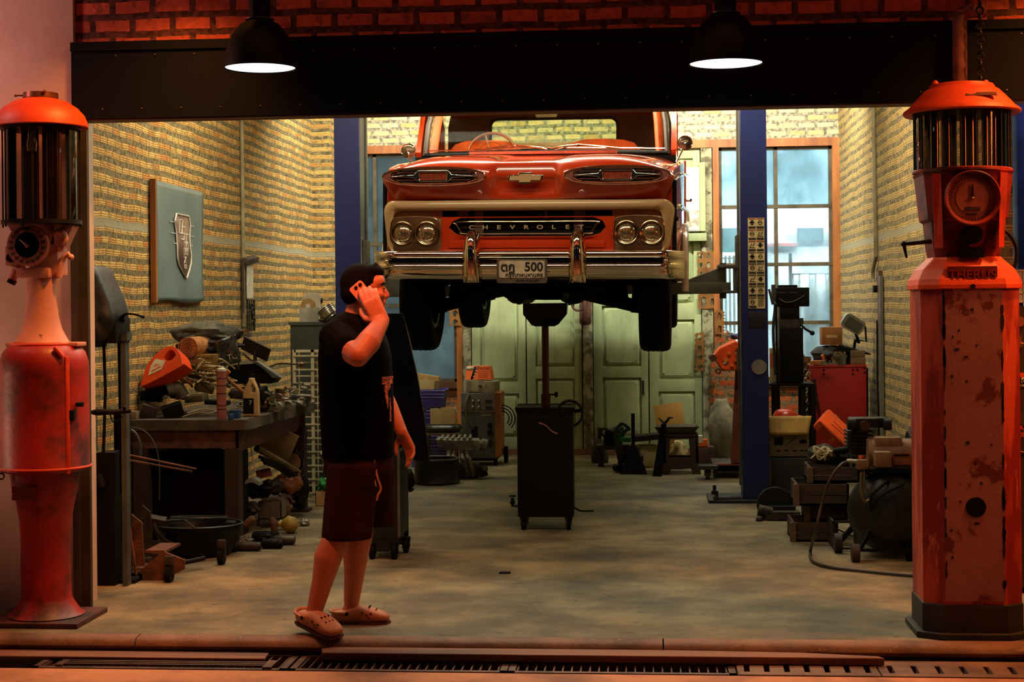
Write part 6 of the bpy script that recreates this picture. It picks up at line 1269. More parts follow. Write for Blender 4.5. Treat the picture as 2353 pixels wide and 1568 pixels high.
m = MB(); m.tube([(lx(236), 0, lz(760)), (lx(240), 0, lz(900)), (lx(236), 0, lz(1000)), (lx(230), 0, lz(1120))], .009, 8); m.tube([(lx(272), .02, lz(785)), (lx(275), .02, lz(1150))], .011, 8); m.obj('power_cable', dark, t)
m = MB(); m.b2((lx(160), -.14, lz(1050)), (lx(212), .05, lz(945)), .005); m.b2((lx(160), -.15, lz(1400)), (lx(256), .2, lz(1395))); m.obj('junction_box', mat('box_teal', (50, 58, 56), .6), t)
m = MB(); m.prism([(lx(199), lz(1390)), (lx(213), lz(1390)), (lx(213), lz(1085)), (lx(199), lz(1085))], .004, 'xz', -.16, holes=[ell(.008, .016, 10, lx(205), lz(q_)) for q_ in (1100, 1160, 1220)]); m.b2((lx(211), -.16, lz(1390)), (lx(213), -.12, lz(1085))); m.obj('perforated_angle', rust, t)
m = MB(); m.b2((lx(180), .05, lz(1392)), (lx(300), .30, 0.02)); m.b2((lx(216), -.02, lz(1385)), (lx(262), .14, lz(1050))); m.tube([(lx(226), -.05, lz(1100)), (lx(236), -.05, lz(1130))], .03, 10); m.obj('pedestal', dark, t)
jk = blob((0, 0, 0), (1, 1, 1), 3, amp=.0) ; jk.bm.free()
m = MB(); J = [(lx(205), lz(606)), (lx(238), lz(612)), (lx(258), lz(650)), (lx(278), lz(700)), (lx(284), lz(735)), (lx(270), lz(775)), (lx(245), lz(785)), (lx(228), lz(770)), (lx(222), lz(720)), (lx(214), lz(690)), (lx(190), lz(715)), (lx(158), lz(712)), (lx(150), lz(650)), (lx(152), lz(612))]
Jp = [(q_.x, q_.y) for q_ in smooth_path([(a_, b__, 0) for a_, b__ in J], 5, closed=True)]; c0_ = (sum(a_ for a_, _ in Jp)/len(Jp), sum(b__ for _, b__ in Jp)/len(Jp))
rings = []
for s_, d_ in ((.55, -.17), (.85, -.165), (.97, -.145), (1, -.12), (1, .10), (.9, .14)): rings.append([(t_.x+c0_[0]+(a_-c0_[0])*s_, 8.3+d_+.015*math.sin(a_*70+b__*30), c0_[1]+(b__-c0_[1])*s_) for a_, b__ in Jp] if False else [(p.x+c0_[0]+(a_-c0_[0])*s_, 8.3+d_+.012*math.sin(a_*60+b__*25), c0_[1]+(b__-c0_[1])*s_) for a_, b__ in Jp])
m.loft(rings); solo(m, 'black_jacket', mat('black_leather', (14, 15, 17), .5, c2=(20, 20, 22), bump=.5, bs=14), 'black jacket draped over the machine behind the left pump', 'jacket', smooth=70)
m = MB(); m.tube(smooth_path([V(p.x+lx(280), 8.3, lz(735)), V(p.x+lx(305), 8.2, lz(722)), V(p.x+lx(330), 8.2, lz(723)), V(p.x+lx(350), 8.2, lz(730))], 6), [.022, .018, .014, .011, .009, .008, .007, .0065, .006, .006, .006, .006, .006, .006, .006, .006, .007, .008, .009], 8); solo(m, 'pull_lever', dark, 'curved black lever sticking out beside the jacket', 'lever')
# nozzle hanging from pump to the side
m = MB(); a = at(208, 948, 7.75); m.tube([a, a+V(.03, 0, 0), a+V(.12, .02, 0), a+V(.2, .03, .004)], [.008, .017, .014, .010], 10); m.tube(smooth_path([a+V(.1, 0, 0), a+V(.12, 0, -.05), a+V(.17, 0, -.02)], 5), .004, 6); m.sph(a+V(.17, .02, .022), .010); solo(m, 'fuel_nozzle', dark, 'black fuel nozzle sticking out from the right side of the left pump', 'nozzle')
# engine hoist
p = at(270, 1370, 8.45); t = thing('engine_hoist', 'rusty folding engine hoist with casters in front of the workbench', 'engine hoist', (p.x, 8.5, 0)); ke = 8.5/F
def ex(px): return (px-270)*ke
def ez(py): return 1.5+(711-py)*ke
m = MB(); m.b2((ex(262), -.03, .03), (ex(276), .03, ez(955))); m.b2((ex(282), .02, .03), (ex(292), .05, ez(960))); m.obj('mast', dark, t)
m = MB(); m.tube([(ex(282), -.06, ez(1080)), (ex(320), -.08, ez(1330))], .010, 6); m.tube([(ex(290), -.05, ez(1050)), (ex(430), .2, ez(1096))], .006, 6); m.tube([(ex(288), -.05, ez(1062)), (ex(420), .2, ez(1102))], .006, 6); m.obj('brace_rod', rust, t)
m = MB(); m.prism([(ex(322), ez(1385)), (ex(322), ez(1325)), (ex(382), ez(1275)), (ex(385), ez(1280)), (ex(432), ez(1298)), (ex(430), ez(1320)), (ex(400), ez(1335)), (ex(345), ez(1378))], .02, 'xz', -.05); m.b2((ex(322), -.05, ez(1380)), (ex(330), .30, ez(1330))); m.b2((ex(335), -.03, ez(1283)), (ex(384), .25, ez(1277))); m.obj('side_plate', mat('hoist_plate', (98, 58, 42), .7, c2=(56, 40, 32), vs=8, bump=.3), t)
m = MB(); m.b2((ex(262), -.04, ez(1400)), (ex(380), .03, ez(1385))); m.tube([(ex(300), -.02, .03), (ex(430), .35, .06)], .014, 8); m.cyl((ex(235), -.0, ez(1150)), (ex(247), -.0, ez(1080)), .022, n=14); m.obj('base_leg', dark, t)
for cx_, cy_, cz_, nm_ in ((400, -.09, 1365, 1), (455, .5, 1315, 2)):
    zc_ = .045; m = MB(); m.box((ex(cx_), cy_, .12), (.05, .04, .05), bev=.01); m.b2((ex(cx_)-.022, cy_-.01, .04), (ex(cx_)-.017, cy_+.02, .10)); m.b2((ex(cx_)+.017, cy_-.01, .04), (ex(cx_)+.022, cy_+.02, .10)); fo = m.obj('caster_fork', iron, t); MB().cyl((ex(cx_)-.016, cy_, zc_), (ex(cx_)+.016, cy_, zc_), .045, n=24).obj('caster_wheel', rub, fo)
# jack chassis pieces behind the hoist
for i, (px_, py_, Y_, lb, s_) in enumerate(((300, 1240, 8.75, 'rusty bracket with round holes between the hoist mast and workbench', .16), (330, 1200, 9.1, 'small grey clamp standing behind the hoist plate', .10))):
    p = at(px_, py_, Y_); m = MB(); z0 = max(.0, p.z-s_); m.prism([(p.x-s_/2, 0), (p.x+s_/2, 0), (p.x+s_*.4, p.z+s_*.6), (p.x-s_*.1, p.z+s_)], .02, 'xz', Y_, holes=[ell(s_*.15, s_*.15, 14, p.x, p.z)]); m.b2((p.x-s_*.5, Y_-.08, 0), (p.x+s_*.6, Y_+.1, .03)); solo(m, 'bracket', rust if i == 0 else iron, lb, 'bracket')
# coiled hose under bench left
m = MB(); P = [at(q_[0], q_[1], 9.5) for q_ in ((290, 985), (310, 995), (322, 1020), (322, 1050))]; m.tube(smooth_path(P, 6), .009, 8); P = [at(q_[0], q_[1], 9.55) for q_ in ((290, 980), (330, 990), (355, 1020), (366, 1070), (366, 1150))]; m.tube(smooth_path(P, 6), .004, 8); solo(m, 'rubber_hose', mat('hose_bluegrey', (60, 72, 74), .5), 'looping blue-grey hose hanging at the left end of the bench', 'hose')
# black tub / fan shroud
p = atz(455, 1290, 0); Yt = 9.35; c = at(455, 1200, Yt); t = thing('plastic_tub', 'large round black plastic tub on the floor in front of the workbench', 'tub', (c.x, Yt, 0)); r_ = 105*Yt/F
zt_ = at(455, 1205, Yt-.0).z; m = MB(); m.lathe([(0, 0.01), (r_*.72, .01), (r_*.86, .08), (r_*.96, zt_-.03), (r_, zt_-.02), (r_, zt_), (r_*.97, zt_+.004), (r_*.93, zt_-.01), (r_*.8, .05), (0, .03)], n=48, e=.85); m.obj('tub_body', mat('tub_black', (10, 13, 15), .42), t)
m = MB(); m.lathe([(r_*.99, zt_+.001), (r_*1.01, zt_+.006), (r_*.99, zt_+.012), (r_*.97, zt_+.006)], n=48, e=.85); m.tube([(-r_*.9, 0, zt_+.01), (-r_*.2, -.1, zt_+.04), (r_*.2, -.25, zt_+.01)], .007, 6); m.tube([(r_*.6, .05, zt_+.01), (r_*.9, -.05, zt_+.02)], .012, 6, flat=.3); m.torus((0, .02, zt_+.04), r_*.62, .006, (0, .1, 1), 40, 6); m.obj('tub_rim', mat('rim_bluegrey', (58, 66, 68), .4), t)
m = MB(); a = at(355, 1195, 9.2); m.tube(smooth_path([a, a+V(.02, -.05, -.05), a+V(.07, -.05, -.11), a+V(.13, -.05, -.14)], 5), .015, 8, flat=.5); m.box(a+V(.02, 0, .0), (.10, .06, .03), r=(.3, .2, .2)); solo(m, 'mount_bracket', iron, 'curved steel bracket hanging on the left rim of the black tub', 'bracket')
# under-bench pile
def fl(px, py, Y): return at(px, py, Y)
p = fl(635, 1020, 11.0); solo(MB().box((p.x, 11.05, p.z), (.24, .02, .24), r=(.35, .45, .1), bev=.004), 'fender_panel', mat('panel_cream', (168, 158, 122), .5), 'cream sheet-metal panel leaning under the bench', 'panel')
a, b = fl(590, 1030, 10.4), fl(690, 1085, 10.8); m = MB(); m.tube([a, a*.5+b*.5, b], [.026, .020, .009], 12); solo(m, 'exhaust_tube', mat('brass_tube', (150, 128, 84), .3, metal=.8), 'tapered brassy metal tube under the bench', 'tube')
for i in range(3):
    a, b = fl(596+6*i, 1050+7*i, 10.35), fl(682-8*i, 1092+2*i, 10.7); m = MB(); m.tube(smooth_path([a, (a+b)/2+V(0, 0, .012), b], 4), .012, 8); solo(m, 'rubber_strip', dark, 'black rubber strip lying in the pile under the bench', 'rubber strip', 'black rubber strips under the bench')
m = MB(); c = fl(668, 1062, 10.9); m.torus((c.x, 10.9, c.z), .085, .010, (.1, 1, .1), 36, 8, -.3, PI+.6); solo(m, 'radiator_hose', dark, 'black hose arched over the pile under the bench', 'hose')
c = fl(672, 1065, 11.15); solo(MB().lathe([(0, 0), (.06, 0), (.075, .05), (.07, .10), (0, .10)], (c.x, 11.25, c.z-.02), (0, -1, .2), 28), 'clay_pot', mat('pot_brown', (128, 88, 50), .7), 'round brown pot on its side under the bench', 'pot')
a, b = fl(573, 1015, 10.2), fl(587, 1082, 10.2); m = MB(); m.tube([a, b], .004, 6); m.sph(a+V(.01, 0, 0), .012); solo(m, 'white_rod', white, 'thin white rod hanging under the front corner of the bench', 'rod')
p = fl(612, 1090, 10.45); solo(MB().box((p.x-.03, 10.5, p.z-.0), (.10, .10, .05), r=(0, -.2, .3), bev=.006), 'terracotta_block', mat('terracotta', (112, 58, 36), .7), 'terracotta-coloured block under the bench behind the pale curved tile', 'block')
p = fl(585, 1110, 10.25); m = MB(); m.loft([[(p.x-.05+.012*i*1.0, 10.2, p.z+.02+.018*math.sin(i*.45)), (p.x-.05+.012*i, 10.3, p.z+.02+.018*math.sin(i*.45)), (p.x-.053+.012*i, 10.3, p.z-.006+.014*math.sin(i*.45)), (p.x-.053+.012*i, 10.2, p.z-.006+.014*math.sin(i*.45))] for i in range(9)]); solo(m, 'curved_shard', mat('pale_teal', (140, 158, 148), .5), 'pale teal curved plastic shard under the bench', 'plastic shard')
p = fl(660, 1110, 10.9); m = blob((p.x, 10.95, p.z), (.09, .08, .085), 11, amp=.35); solo(m, 'leather_bag', mat('brown_leather', (124, 74, 38), .6), 'crumpled brown leather bag under the bench', 'bag', smooth=60)
for (px_, py_, Y_, r_3, sd, lb) in ((595, 1125, 10.5, (.10, .1, .06), 21, 'black lumpy rubber boot under the bench beside the grey box'), (690, 1130, 11.1, (.06, .08, .13), 22, 'tall black scrap piece leaning on the far bench leg'), (628, 1120, 10.8, (.07, .08, .05), 23, 'black round housing behind the grey box under the bench')):
    p = fl(px_, py_, Y_); solo(blob((p.x, Y_, p.z), r_3, sd, amp=.4), 'scrap_housing', iron if sd == 23 else dark, lb, 'scrap part', smooth=50)
p = atz(622, 1210, 0); ybx = 10.6; p = fl(622, 1170, ybx); t = thing('storage_box', 'grey open box on the floor under the bench', 'box', (p.x, ybx+.05, fl(622, 1192, ybx).z)); hb = fl(622, 1152, ybx).z-fl(622, 1192, ybx).z; m = MB(); w_ = 55*ybx/F/2; e = .006
m.b2((-w_, -.08, 0), (w_, .08, e)); m.b2((-w_, -.08, 0), (w_, -.08+e, hb)); m.b2((-w_, .08-e, 0), (w_, .08, hb)); m.b2((-w_, -.08, 0), (-w_+e, .08, hb)); m.b2((w_-e, -.08, 0), (w_, .08, hb)); m.obj('box_body', mat('grey_box', (104, 98, 80), .6), t); MB().box((0, 0, hb+.01), (.14, .03, .02), r=(0, .1, .4)).box((.03, .02, hb-.01), (.09, .06, .05), r=(.2, .2, 0)).obj('box_contents', alu, t)
solo(MB().b2((p.x-w_-.01, ybx-.03, 0), (p.x+w_+.02, ybx+.13, fl(622, 1192, ybx).z-.001), .004), 'wooden_crate', mat('crate_dark', (56, 44, 34), .8), 'dark low crate supporting the grey box under the bench', 'crate')
p = fl(655, 1185, 10.75); solo(blob((p.x, 10.8, .09), (.028, .04, .055), 33, amp=.15), 'wood_log', mat('log_brown', (104, 66, 40), .8), 'short brown wooden billet beside the grey box', 'wood block')
p = fl(667, 1228, 10.25); t = thing('yellow_float', 'dirty yellow rounded plastic reservoir on the floor by the bench leg', 'reservoir', (p.x, 10.25, 0)); solo_ = blob((0, 0, .06), (.055, .05, .058), 41, amp=.12).obj('reservoir_body', mat('dirty_yellow', (156, 138, 54), .5, c2=(110, 98, 44)), t, smooth=60); MB().tube([(-.04, 0, .06), (-.10, 0, .065)], .018, 10).obj('reservoir_neck', MATS['dirty_yellow'], t)
# exhaust/muffler pieces and shock boots on the floor
def fpart(i, px, py, px2, py2, Y, r, lb, mt, cat='car part', name='exhaust_piece', rings_=0):
    a, b = at(px, py, Y), at(px2, py2, Y); a.z = max(a.z, r+.002); b.z = max(b.z, r+.002); m = MB(); m.tube([a, a+(b-a)*.1, a+(b-a)*.5, b-(b-a)*.08, b], [r*.6, r, r*1.05, r*.95, r*.8], 14)
    if rings_:
        for q in range(rings_): m.torus(a+(b-a)*((q+.5)/rings_), r*1.08, r*.14, (b-a), 18, 6)
    solo(m, name, mt, lb, cat)
fpart(0, 580, 1243, 640, 1250, 9.9, .032, 'dark rubber-booted drive shaft piece on the floor by the yellow reservoir', rub, name='driveshaft_boot')
fpart(1, 628, 1250, 678, 1264, 9.75, .030, 'dark cylindrical muffler end on the floor, nearest the open aisle', mat('muffler_grey', (62, 58, 50), .5, metal=.4), name='muffler')
fpart(2, 562, 1210, 582, 1190, 9.9, .024, 'brown wooden roller beside the black tub', mat('roller_brown', (112, 72, 46), .6), name='wooden_roller')
fpart(3, 596, 1205, 640, 1203, 10.25, .026, 'grey round-ended shock absorber under the bench edge', iron, name='shock_absorber', rings_=4)
fpart(4, 625, 1190, 632, 1235, 10.1, .022, 'rusty upright steering knuckle on the floor parts pile', rust, name='steering_knuckle')
fpart(5, 640, 1200, 668, 1213, 10.4, .022, 'greenish alloy casting behind the yellow reservoir', alu, name='alloy_casting')
fpart(6, 535, 1278, 600, 1300, 9.5, .028, 'dirty flattened boot lying nearest the front of the floor pile', iron, name='rubber_boot')
fpart(7, 600, 1275, 650, 1278, 9.6, .030, 'crumpled dark casting at the right of the floor pile', dark, name='dark_casting', rings_=3)
fpart(8, 480, 1285, 545, 1300, 9.45, .024, 'long dark axle boot at the bottom of the floor pile', dark, name='axle_boot', rings_=5)
fpart(9, 540, 1245, 580, 1262, 9.7, .026, 'grey starter motor in the middle of the floor pile', iron, name='starter_motor', rings_=2)
fpart(10, 600, 1225, 625, 1232, 9.95, .022, 'brown pipe clamp in the floor pile', rust, name='pipe_clamp', rings_=2)
for i, (px_, py_, Y_, s_, mt_, nm_, lb) in enumerate((
    (520, 1225, 9.75, .05, iron, 'brake_caliper', 'grimy brake caliper between the black tub and the bench leg'),
    (560, 1290, 9.6, .045, mat('oily_brown', (70, 52, 36), .5, c2=(30, 24, 20)), 'gear_housing', 'oily brown gear housing at the front of the floor pile'),
    (610, 1255, 9.8, .04, dark, 'mount_bush', 'small black rubber mount left of the muffler end'),
    (575, 1170, 10.3, .05, iron, 'alternator', 'grey alternator in the shadow behind the near bench leg'),
    (655, 1150, 10.9, .05, rust, 'rusty_hub', 'rusty hub beside the far bench leg, above the grey box'),
    (700, 1215, 10.6, .03, alu, 'loose_bracket', 'small alloy bracket on the floor near the far bench leg'),
    (455, 1315, 9.2, .035, dark, 'hose_end', 'short black hose end on the floor in front of the tub'))):
    c_ = at(px_, py_, Y_); zc5 = max(c_.z, s_*.8)
    o_ = blob((c_.x, Y_, zc5), (s_*1.25, s_, s_*.85), 200+i, amp=.45); o_.cyl((c_.x-s_, Y_-s_*.6, zc5), (c_.x-s_*.2, Y_-s_*.9, zc5+s_*.3), s_*.4, n=12); o_.torus((c_.x+s_*.6, Y_-s_*.5, zc5), s_*.5, s_*.16, (.3, 1, .2), 18, 6); solo(o_, nm_, mt_, lb, 'car part', smooth=35)
# scrap behind the bench end (green bag in carton etc.)
p = atz(738, 1195, 0); c = at(748, 1195, 11.7); carton('brown cardboard carton filled with crumpled green bags behind the far bench leg', (c.x, 11.75, 0), .13, .20, at(748, 1128, 11.7).z, 0, flaps=(('r', .6),))
solo(blob((c.x, 11.72, at(748, 1115, 11.7).z), (.055, .07, .05), 51, amp=.5), 'green_bag', mat('green_film', (40, 140, 66), .3), 'crumpled bright green plastic bag on the carton', 'plastic bag', smooth=50)
solo(blob((c.x+.01, 11.78, at(748, 1060, 11.7).z), (.05, .07, .10), 52, amp=.6), 'scrap_bundle', alu, 'bundle of grey scrap hoses above the green bag', 'scrap', smooth=30)
# trolley and black hood panel beside the man
c = at(890, 1280, 9.3); kt = 9.3/F; tx_ = lambda px: (px-890)*kt; tz_ = lambda py: 1.5+(706-py)*kt
t = thing('oil_trolley', 'dark wheeled waste oil trolley standing right behind the man', 'trolley', (c.x, 9.35, 0))
m = MB(); m.loft([[(tx_(845), -.16, z), (tx_(921), -.16, z), (tx_(926), -.12, z), (tx_(926), .16, z), (tx_(845), .16, z)] for z in (tz_(1235), tz_(1040))]); m.loft([[(tx_(850+q), -.14+q*.0005, z), (tx_(918-q), -.14, z), (tx_(918-q), .14, z), (tx_(850+q), .14, z)] for q, z in ((18, tz_(1270)), (6, tz_(1258)), (-3, tz_(1236)))]); m.obj('tank', mat('trolley_teal', (14, 26, 30), .4), t)
MB().b2((tx_(922), -.165, tz_(1235)), (tx_(928), -.15, tz_(1040))).obj('corner_trim', mat('trim_grey', (90, 96, 88), .4), t)
for (x, y) in ((912, -.13), (924, .12), (860, -.12)):
    m = MB(); m.box((tx_(x), y, .085), (.05, .05, .02)); m.b2((tx_(x)-.022, y-.02, .03), (tx_(x)-.017, y+.02, .08)); m.b2((tx_(x)+.017, y-.02, .03), (tx_(x)+.022, y+.02, .08)); fo = m.obj('caster_fork', dark, t); MB().cyl((tx_(x)-.014, y, .045), (tx_(x)+.014, y, .045), .045, n=24).obj('caster_wheel', rub, fo)
m = MB(); pl_ = [(878, 1050), (986, 1062), (975, 960), (958, 860), (938, 770), (925, 720), (880, 720)]
m.prism([xz(a_, b__, 9.62) for a_, b__ in pl_], .035, 'xz', 9.62); m.sph(at(960, 950, 9.615), .005); m.sph(at(973, 1029, 9.615), .005); pz = at(940, 1062, 9.62).z; m.b2((at(925, 1050, 9.62).x, 9.625, 0), (at(925, 1050, 9.62).x+.03, 9.65, pz+.1))
zb3 = at(930, 1056, 9.62).z
solo(m, 'car_bonnet', mat('gloss_black_panel', (8, 11, 13), .3), 'gloss black car panel propped upright between the man and the purple crates', 'car panel', bevel=.004)
c = at(935, 1095, 9.8); m = MB()
for q in range(5): m.torus((c.x-.02+.01*q, 9.85, .38+.03*q*.3), .05, .010, (1, .4, .2), 18, 6)
m.cyl((c.x-.06, 9.85, 0), (c.x-.06, 9.85, .36), .02, n=10); m.b2((c.x-.12, 9.78, 0), (c.x+.0, 9.92, .02)); m.b2((c.x-.10, 9.80, .33), (c.x+.03, 9.90, .345)); solo(m, 'coil_stand', dark, 'black spring coils on a low post next to the trolley', 'coil')
# ================================================================== BACK OF THE SHOP, MIDDLE
# purple crates with cartons (left)
purp = mat('purple_crate', (72, 66, 160), .5, c2=(58, 54, 136))
def crate(label, c, w, d, h, rz=0, m=purp):
    t = thing('plastic_crate', label, 'crate', c, rz=rz); b = MB(); e = .008
    b.loft([[(-a, -b_, z), (a, -b_, z), (a, b_, z), (-a, b_, z)] for a, b_, z in ((w*.44, d*.44, 0), (w*.5, d*.5, h), (w*.5-e, d*.5-e, h), (w*.44-e, d*.44-e, e))]); b.obj('crate_body', m, t)
    r = MB()
    for z, k_ in ((h-.012, 1.0), (h-.045, .985), (h*.6, .965)):
        f = .44+.06*z/h
        P = [(-w*f-.006, -d*f-.006, z), (w*f+.006, -d*f-.006, z), (w*f+.006, d*f+.006, z), (-w*f-.006, d*f+.006, z)]; r.tube(P, .006, 6, closed=True)
    r.obj('crate_rim', mat('crate_rim_violet', (92, 84, 160), .45), t); return t
Yc = 14.5; kc = Yc/F
def cc(px, py, Y=Yc): return at(px, py, Y)
z0 = cc(985, 960).z
crate('purple plastic crate with cartons, topmost of its stack by the left back window', (cc(985, 950).x-.02, Yc+.1, cc(985, 940).z), .34, .30, cc(985, 895).z-cc(985, 940).z)
crate('purple plastic crate in the middle of the stack behind the seat cushion', (cc(985, 950).x-.02, Yc+.1, cc(985, 990).z), .32, .28, cc(985, 940).z-cc(985, 990).z-.004)
crate('purple plastic crate at the bottom of the stack, behind the intake manifold', (cc(985, 950).x+.0, Yc+.1, 0), .36, .30, cc(985, 990).z-.004)
carton('pale open cardboard box in the top purple crate', (cc(978, 900).x, Yc+.08, cc(985, 912).z), .18, .16, .16, -.2, m=cardp, tilt=.12, flaps=(('b', 1.2),))
carton('flat brown carton tilted in the top purple crate behind the pale box', (cc(972, 880).x, Yc+.16, cc(985, 895).z), .24, .05, .13, -.1, tilt=.15)
# seat cushion with carton
p = cc(1018, 990, 14.2); t = thing('office_chair', 'worn chair seat with a dark cushion supporting a cardboard box', 'chair', (p.x, 14.2, 0)); zc_ = cc(1018, 985, 14.2).z
m = MB(); m.loft([[(x, y, z) for x, y in rrect(w_, d_, .08, 5)] for z, w_, d_ in ((zc_-.03, .28, .24), (zc_-.02, .32, .28), (zc_+.01, .33, .29), (zc_+.035, .30, .26), (zc_+.04, .2, .16))]); m.obj('seat_cushion', mat('cushion_black', (44, 40, 32), .35, c2=(24, 22, 20), bump=.2), t, smooth=60)
MB().b2((-.165, -.14, zc_-.055), (.165, .14, zc_-.03), .008).obj('seat_frame', mat('seat_brass', (112, 84, 50), .5), t)
for x in (-.14, .14):
    for y in (-.11, .11): MB().tube([(x, y, zc_-.04), (x*1.08, y*1.1, 0)], .011, 8).obj('leg', iron, t)
carton('open cream cardboard box with a round mark standing on the dark chair seat', (p.x+.0, 14.2, zc_+.042), .23, .16, cc(1018, 938, 14.2).z-zc_-.042, .12, m=cardp, flaps=(('r', 1.15),))
m = MB(); P = [cc(972, 985, 14.1), cc(968, 955, 14.1), cc(982, 940, 14.15), cc(1005, 936, 14.2), cc(1015, 942, 14.3)]; m.tube(smooth_path(P, 6), .008, 8); m.tube([cc(972, 985, 14.1), cc(978, 1010, 14.1), V(cc(978, 1010, 14.1).x, 14.1, 0)], .009, 8); solo(m, 'black_cable', dark, 'thick black cable looped over the left side of the chair seat', 'cable')
m = MB(); 
for i in range(5): z = .18+.03*i; m.tube([(p.x-.16, 14.02, z), (p.x+.15, 14.02, z)], .004, 5)
for x in (-.16, -.08, 0, .08, .15): m.tube([(p.x+x, 14.02, .005), (p.x+x, 14.02, .31)], .004, 5)
solo(m, 'wire_basket', iron, 'wire basket front under the chair seat', 'basket')
# intake manifold
p = atz(1060, 1075, 0); Ym = 13.6; c = at(1062, 1040, Ym); km = Ym/F
t = thing('intake_manifold', 'aluminium engine intake manifold with curved runners on the floor by the welder', 'engine part', (c.x, Ym, 0), rz=.08)
Z = lambda py: 1.5+(704-py)*km
X_ = lambda px: (px-1062)*km
m = MB(); m.prism([(X_(1003), Z(1008)), (X_(1100), Z(1012)), (X_(1108), Z(1020)), (X_(1100), Z(1036)), (X_(1010), Z(1029)), (X_(1008), Z(1018))], .26, 'xz', -.13)
for i in range(6): m.tube([(X_(1016+13*i), -.13, Z(1008)), (X_(1016+13*i), .13, Z(1006))], .014, 8)
m.cyl((X_(1105), 0, Z(1024)), (X_(1120), 0, Z(1028)), .055, n=24); m.obj('plenum', alu, t, bevel=.006)
m = MB()
for i in range(9): m.b2((X_(1018), -.136, Z(1013+2*i)), (X_(1090), -.130, Z(1013+2*i)+.003))
m.obj('plenum_ribs', MATS['cast_aluminium'], t)
for i, px in enumerate((1034, 1045, 1062, 1074)):
    d_ = 1 if i > 1 else -1; MB().tube(smooth_path([(X_(px), -.10, Z(1035)), (X_(px+2*d_), -.15, Z(1050)), (X_(px+8*d_), -.15, Z(1062)), (X_(px+14*d_), -.08, .03)], 5), .022, 10).obj('runner', alu, t)
m = MB(); m.box((0, .02, .07), (.30, .2, .12), bev=.02); m.cyl((.16, -.08, .06), (.2, -.12, .10), .035, n=12); m.cyl((.15, -.05, .03), (.22, -.05, .05), .025); m.box((-.16, -.05, .10), (.08, .1, .06), r=(.2, .2, .3)); m.obj('lower_casting', iron, t)
# wheel drum / rim in front
Yr = 13.2; c = at(1003, 1085, Yr); kr = Yr/F; t = thing('wheel_rim', 'large black steel wheel rim lying flat on the floor below the black panel', 'wheel rim', (c.x, Yr, 0)); r_ = 53*kr; hh = 1.5+(705-1056)*kr
m = MB(); m.lathe([(r_, 0), (r_*1.02, .015), (r_*.98, .03), (r_*.97, hh-.03), (r_*1.02, hh-.01), (r_*1.0, hh), (r_*.93, hh-.004), (r_*.90, hh-.05), (r_*.88, .05), (r_*.3, .05), (r_*.28, .0)], n=48); m.obj('rim_barrel', mat('rim_black', (24, 27, 28), .45, metal=.3), t); MB().torus((0, 0, hh-.003), r_*.985, .006, n=48, m=6).obj('rim_lip', mat('rim_lip_grey', (84, 86, 78), .5, metal=.4), t)
# welder
Yw = 14.6; kw = Yw/F; c = at(1100, 1062, Yw); wx = lambda px: (px-1100)*kw; wz = lambda py: 1.5+(703.5-py)*kw
wt = thing('welding_machine', 'grey and orange wheeled welding machine with knobs and MT-212i lettering', 'welding machine', (c.x, Yw, 0), rz=-.0)
m = MB(); m.b2((wx(1060), 0, wz(1055)), (wx(1139), .42, wz(905)), .004); m.obj('front_case', mat('welder_grey', (76, 78, 66), .5, c2=(62, 64, 54)), wt)
m = MB(); m.loft([[(wx(1139), 0, wz(1055)), (wx(1139), 0, wz(903)), (wx(1139), .44, wz(903)), (wx(1139), .44, wz(1055))], [(wx(1150), .02, wz(1052)), (wx(1151), .02, wz(905)), (wx(1151), .44, wz(905)), (wx(1150), .44, wz(1052))]]); m.obj('side_panel', mat('welder_orange', (160, 98, 56), .5), wt)
m = MB(); m.b2((wx(1074), -.006, wz(944)), (wx(1139), 0, wz(910))); m.b2((wx(1060), -.008, wz(948)), (wx(1139), 0, wz(945))); m.obj('control_panel', mat('panel_taupe', (104, 92, 76), .5), wt)
for (x, y) in ((1089, 921), (1102, 921), (1088, 935), (1102, 935)): k_ = MB(); k_.cyl((wx(x), -.03, wz(y)), (wx(x), 0, wz(y)), .010, n=14); ko_ = k_.obj('knob', dark, wt); MB().cyl((wx(x), -.034, wz(y)), (wx(x), -.03, wz(y)), .009, n=14).obj('knob_cap', mat('knob_white', (230, 220, 190), .4), ko_)
for y in (923, 938): MB().b2((wx(1117), -.010, wz(y+4)), (wx(1133), -.004, wz(y-3))).obj('display', mat('display_green', (34, 44, 40), .2), wt)
MB().b2((wx(1105), -.003, wz(958)), (wx(1131), 0, wz(955))).obj('name_strip', mat('strip_tan', (150, 136, 104), .5), wt); text('welder_name', 'MT-212i', .05, MATS['strip_tan'], wt, (wx(1118), -.004, wz(952)), ext=.001, sx=.55, bold=.0008)
m = MB(); m.cyl((wx(1127), -.03, wz(978)), (wx(1127), 0, wz(978)), .022); m.cyl((wx(1127), -.03, wz(995)), (wx(1127), 0, wz(995)), .026); m.b2((wx(1084), -.012, wz(1008)), (wx(1098), 0, wz(982))); m.obj('socket', dark, wt)
m = MB()
for i in range(6): m.b2((wx(1117), -.004, wz(1014+3*i)), (wx(1133), 0, wz(1013+3*i)))
m.obj('vent', dark, wt)
m = MB(); m.tube(smooth_path([(wx(1080), -.02, wz(907)), (wx(1072), -.05, wz(930)), (wx(1075), -.05, wz(960)), (wx(1088), -.02, wz(987))], 6), .013, 8); m.obj('front_hose', mat('hose_grey', (88, 84, 66), .5), wt)
m = MB()
for i in range(3): m.torus((wx(1151), .15, wz(966)), .125-.028*i, .006, (0, 1, 0), 28, 6, -PI/2, PI/2)
m.obj('cable_loop', dark, wt)
for (x, y, r) in ((1138, .05, .035), (1157, .3, .08)): MB().cyl((wx(x)-.015, y, r), (wx(x)+.015, y, r), r, n=24).obj('wheel', rub, wt)
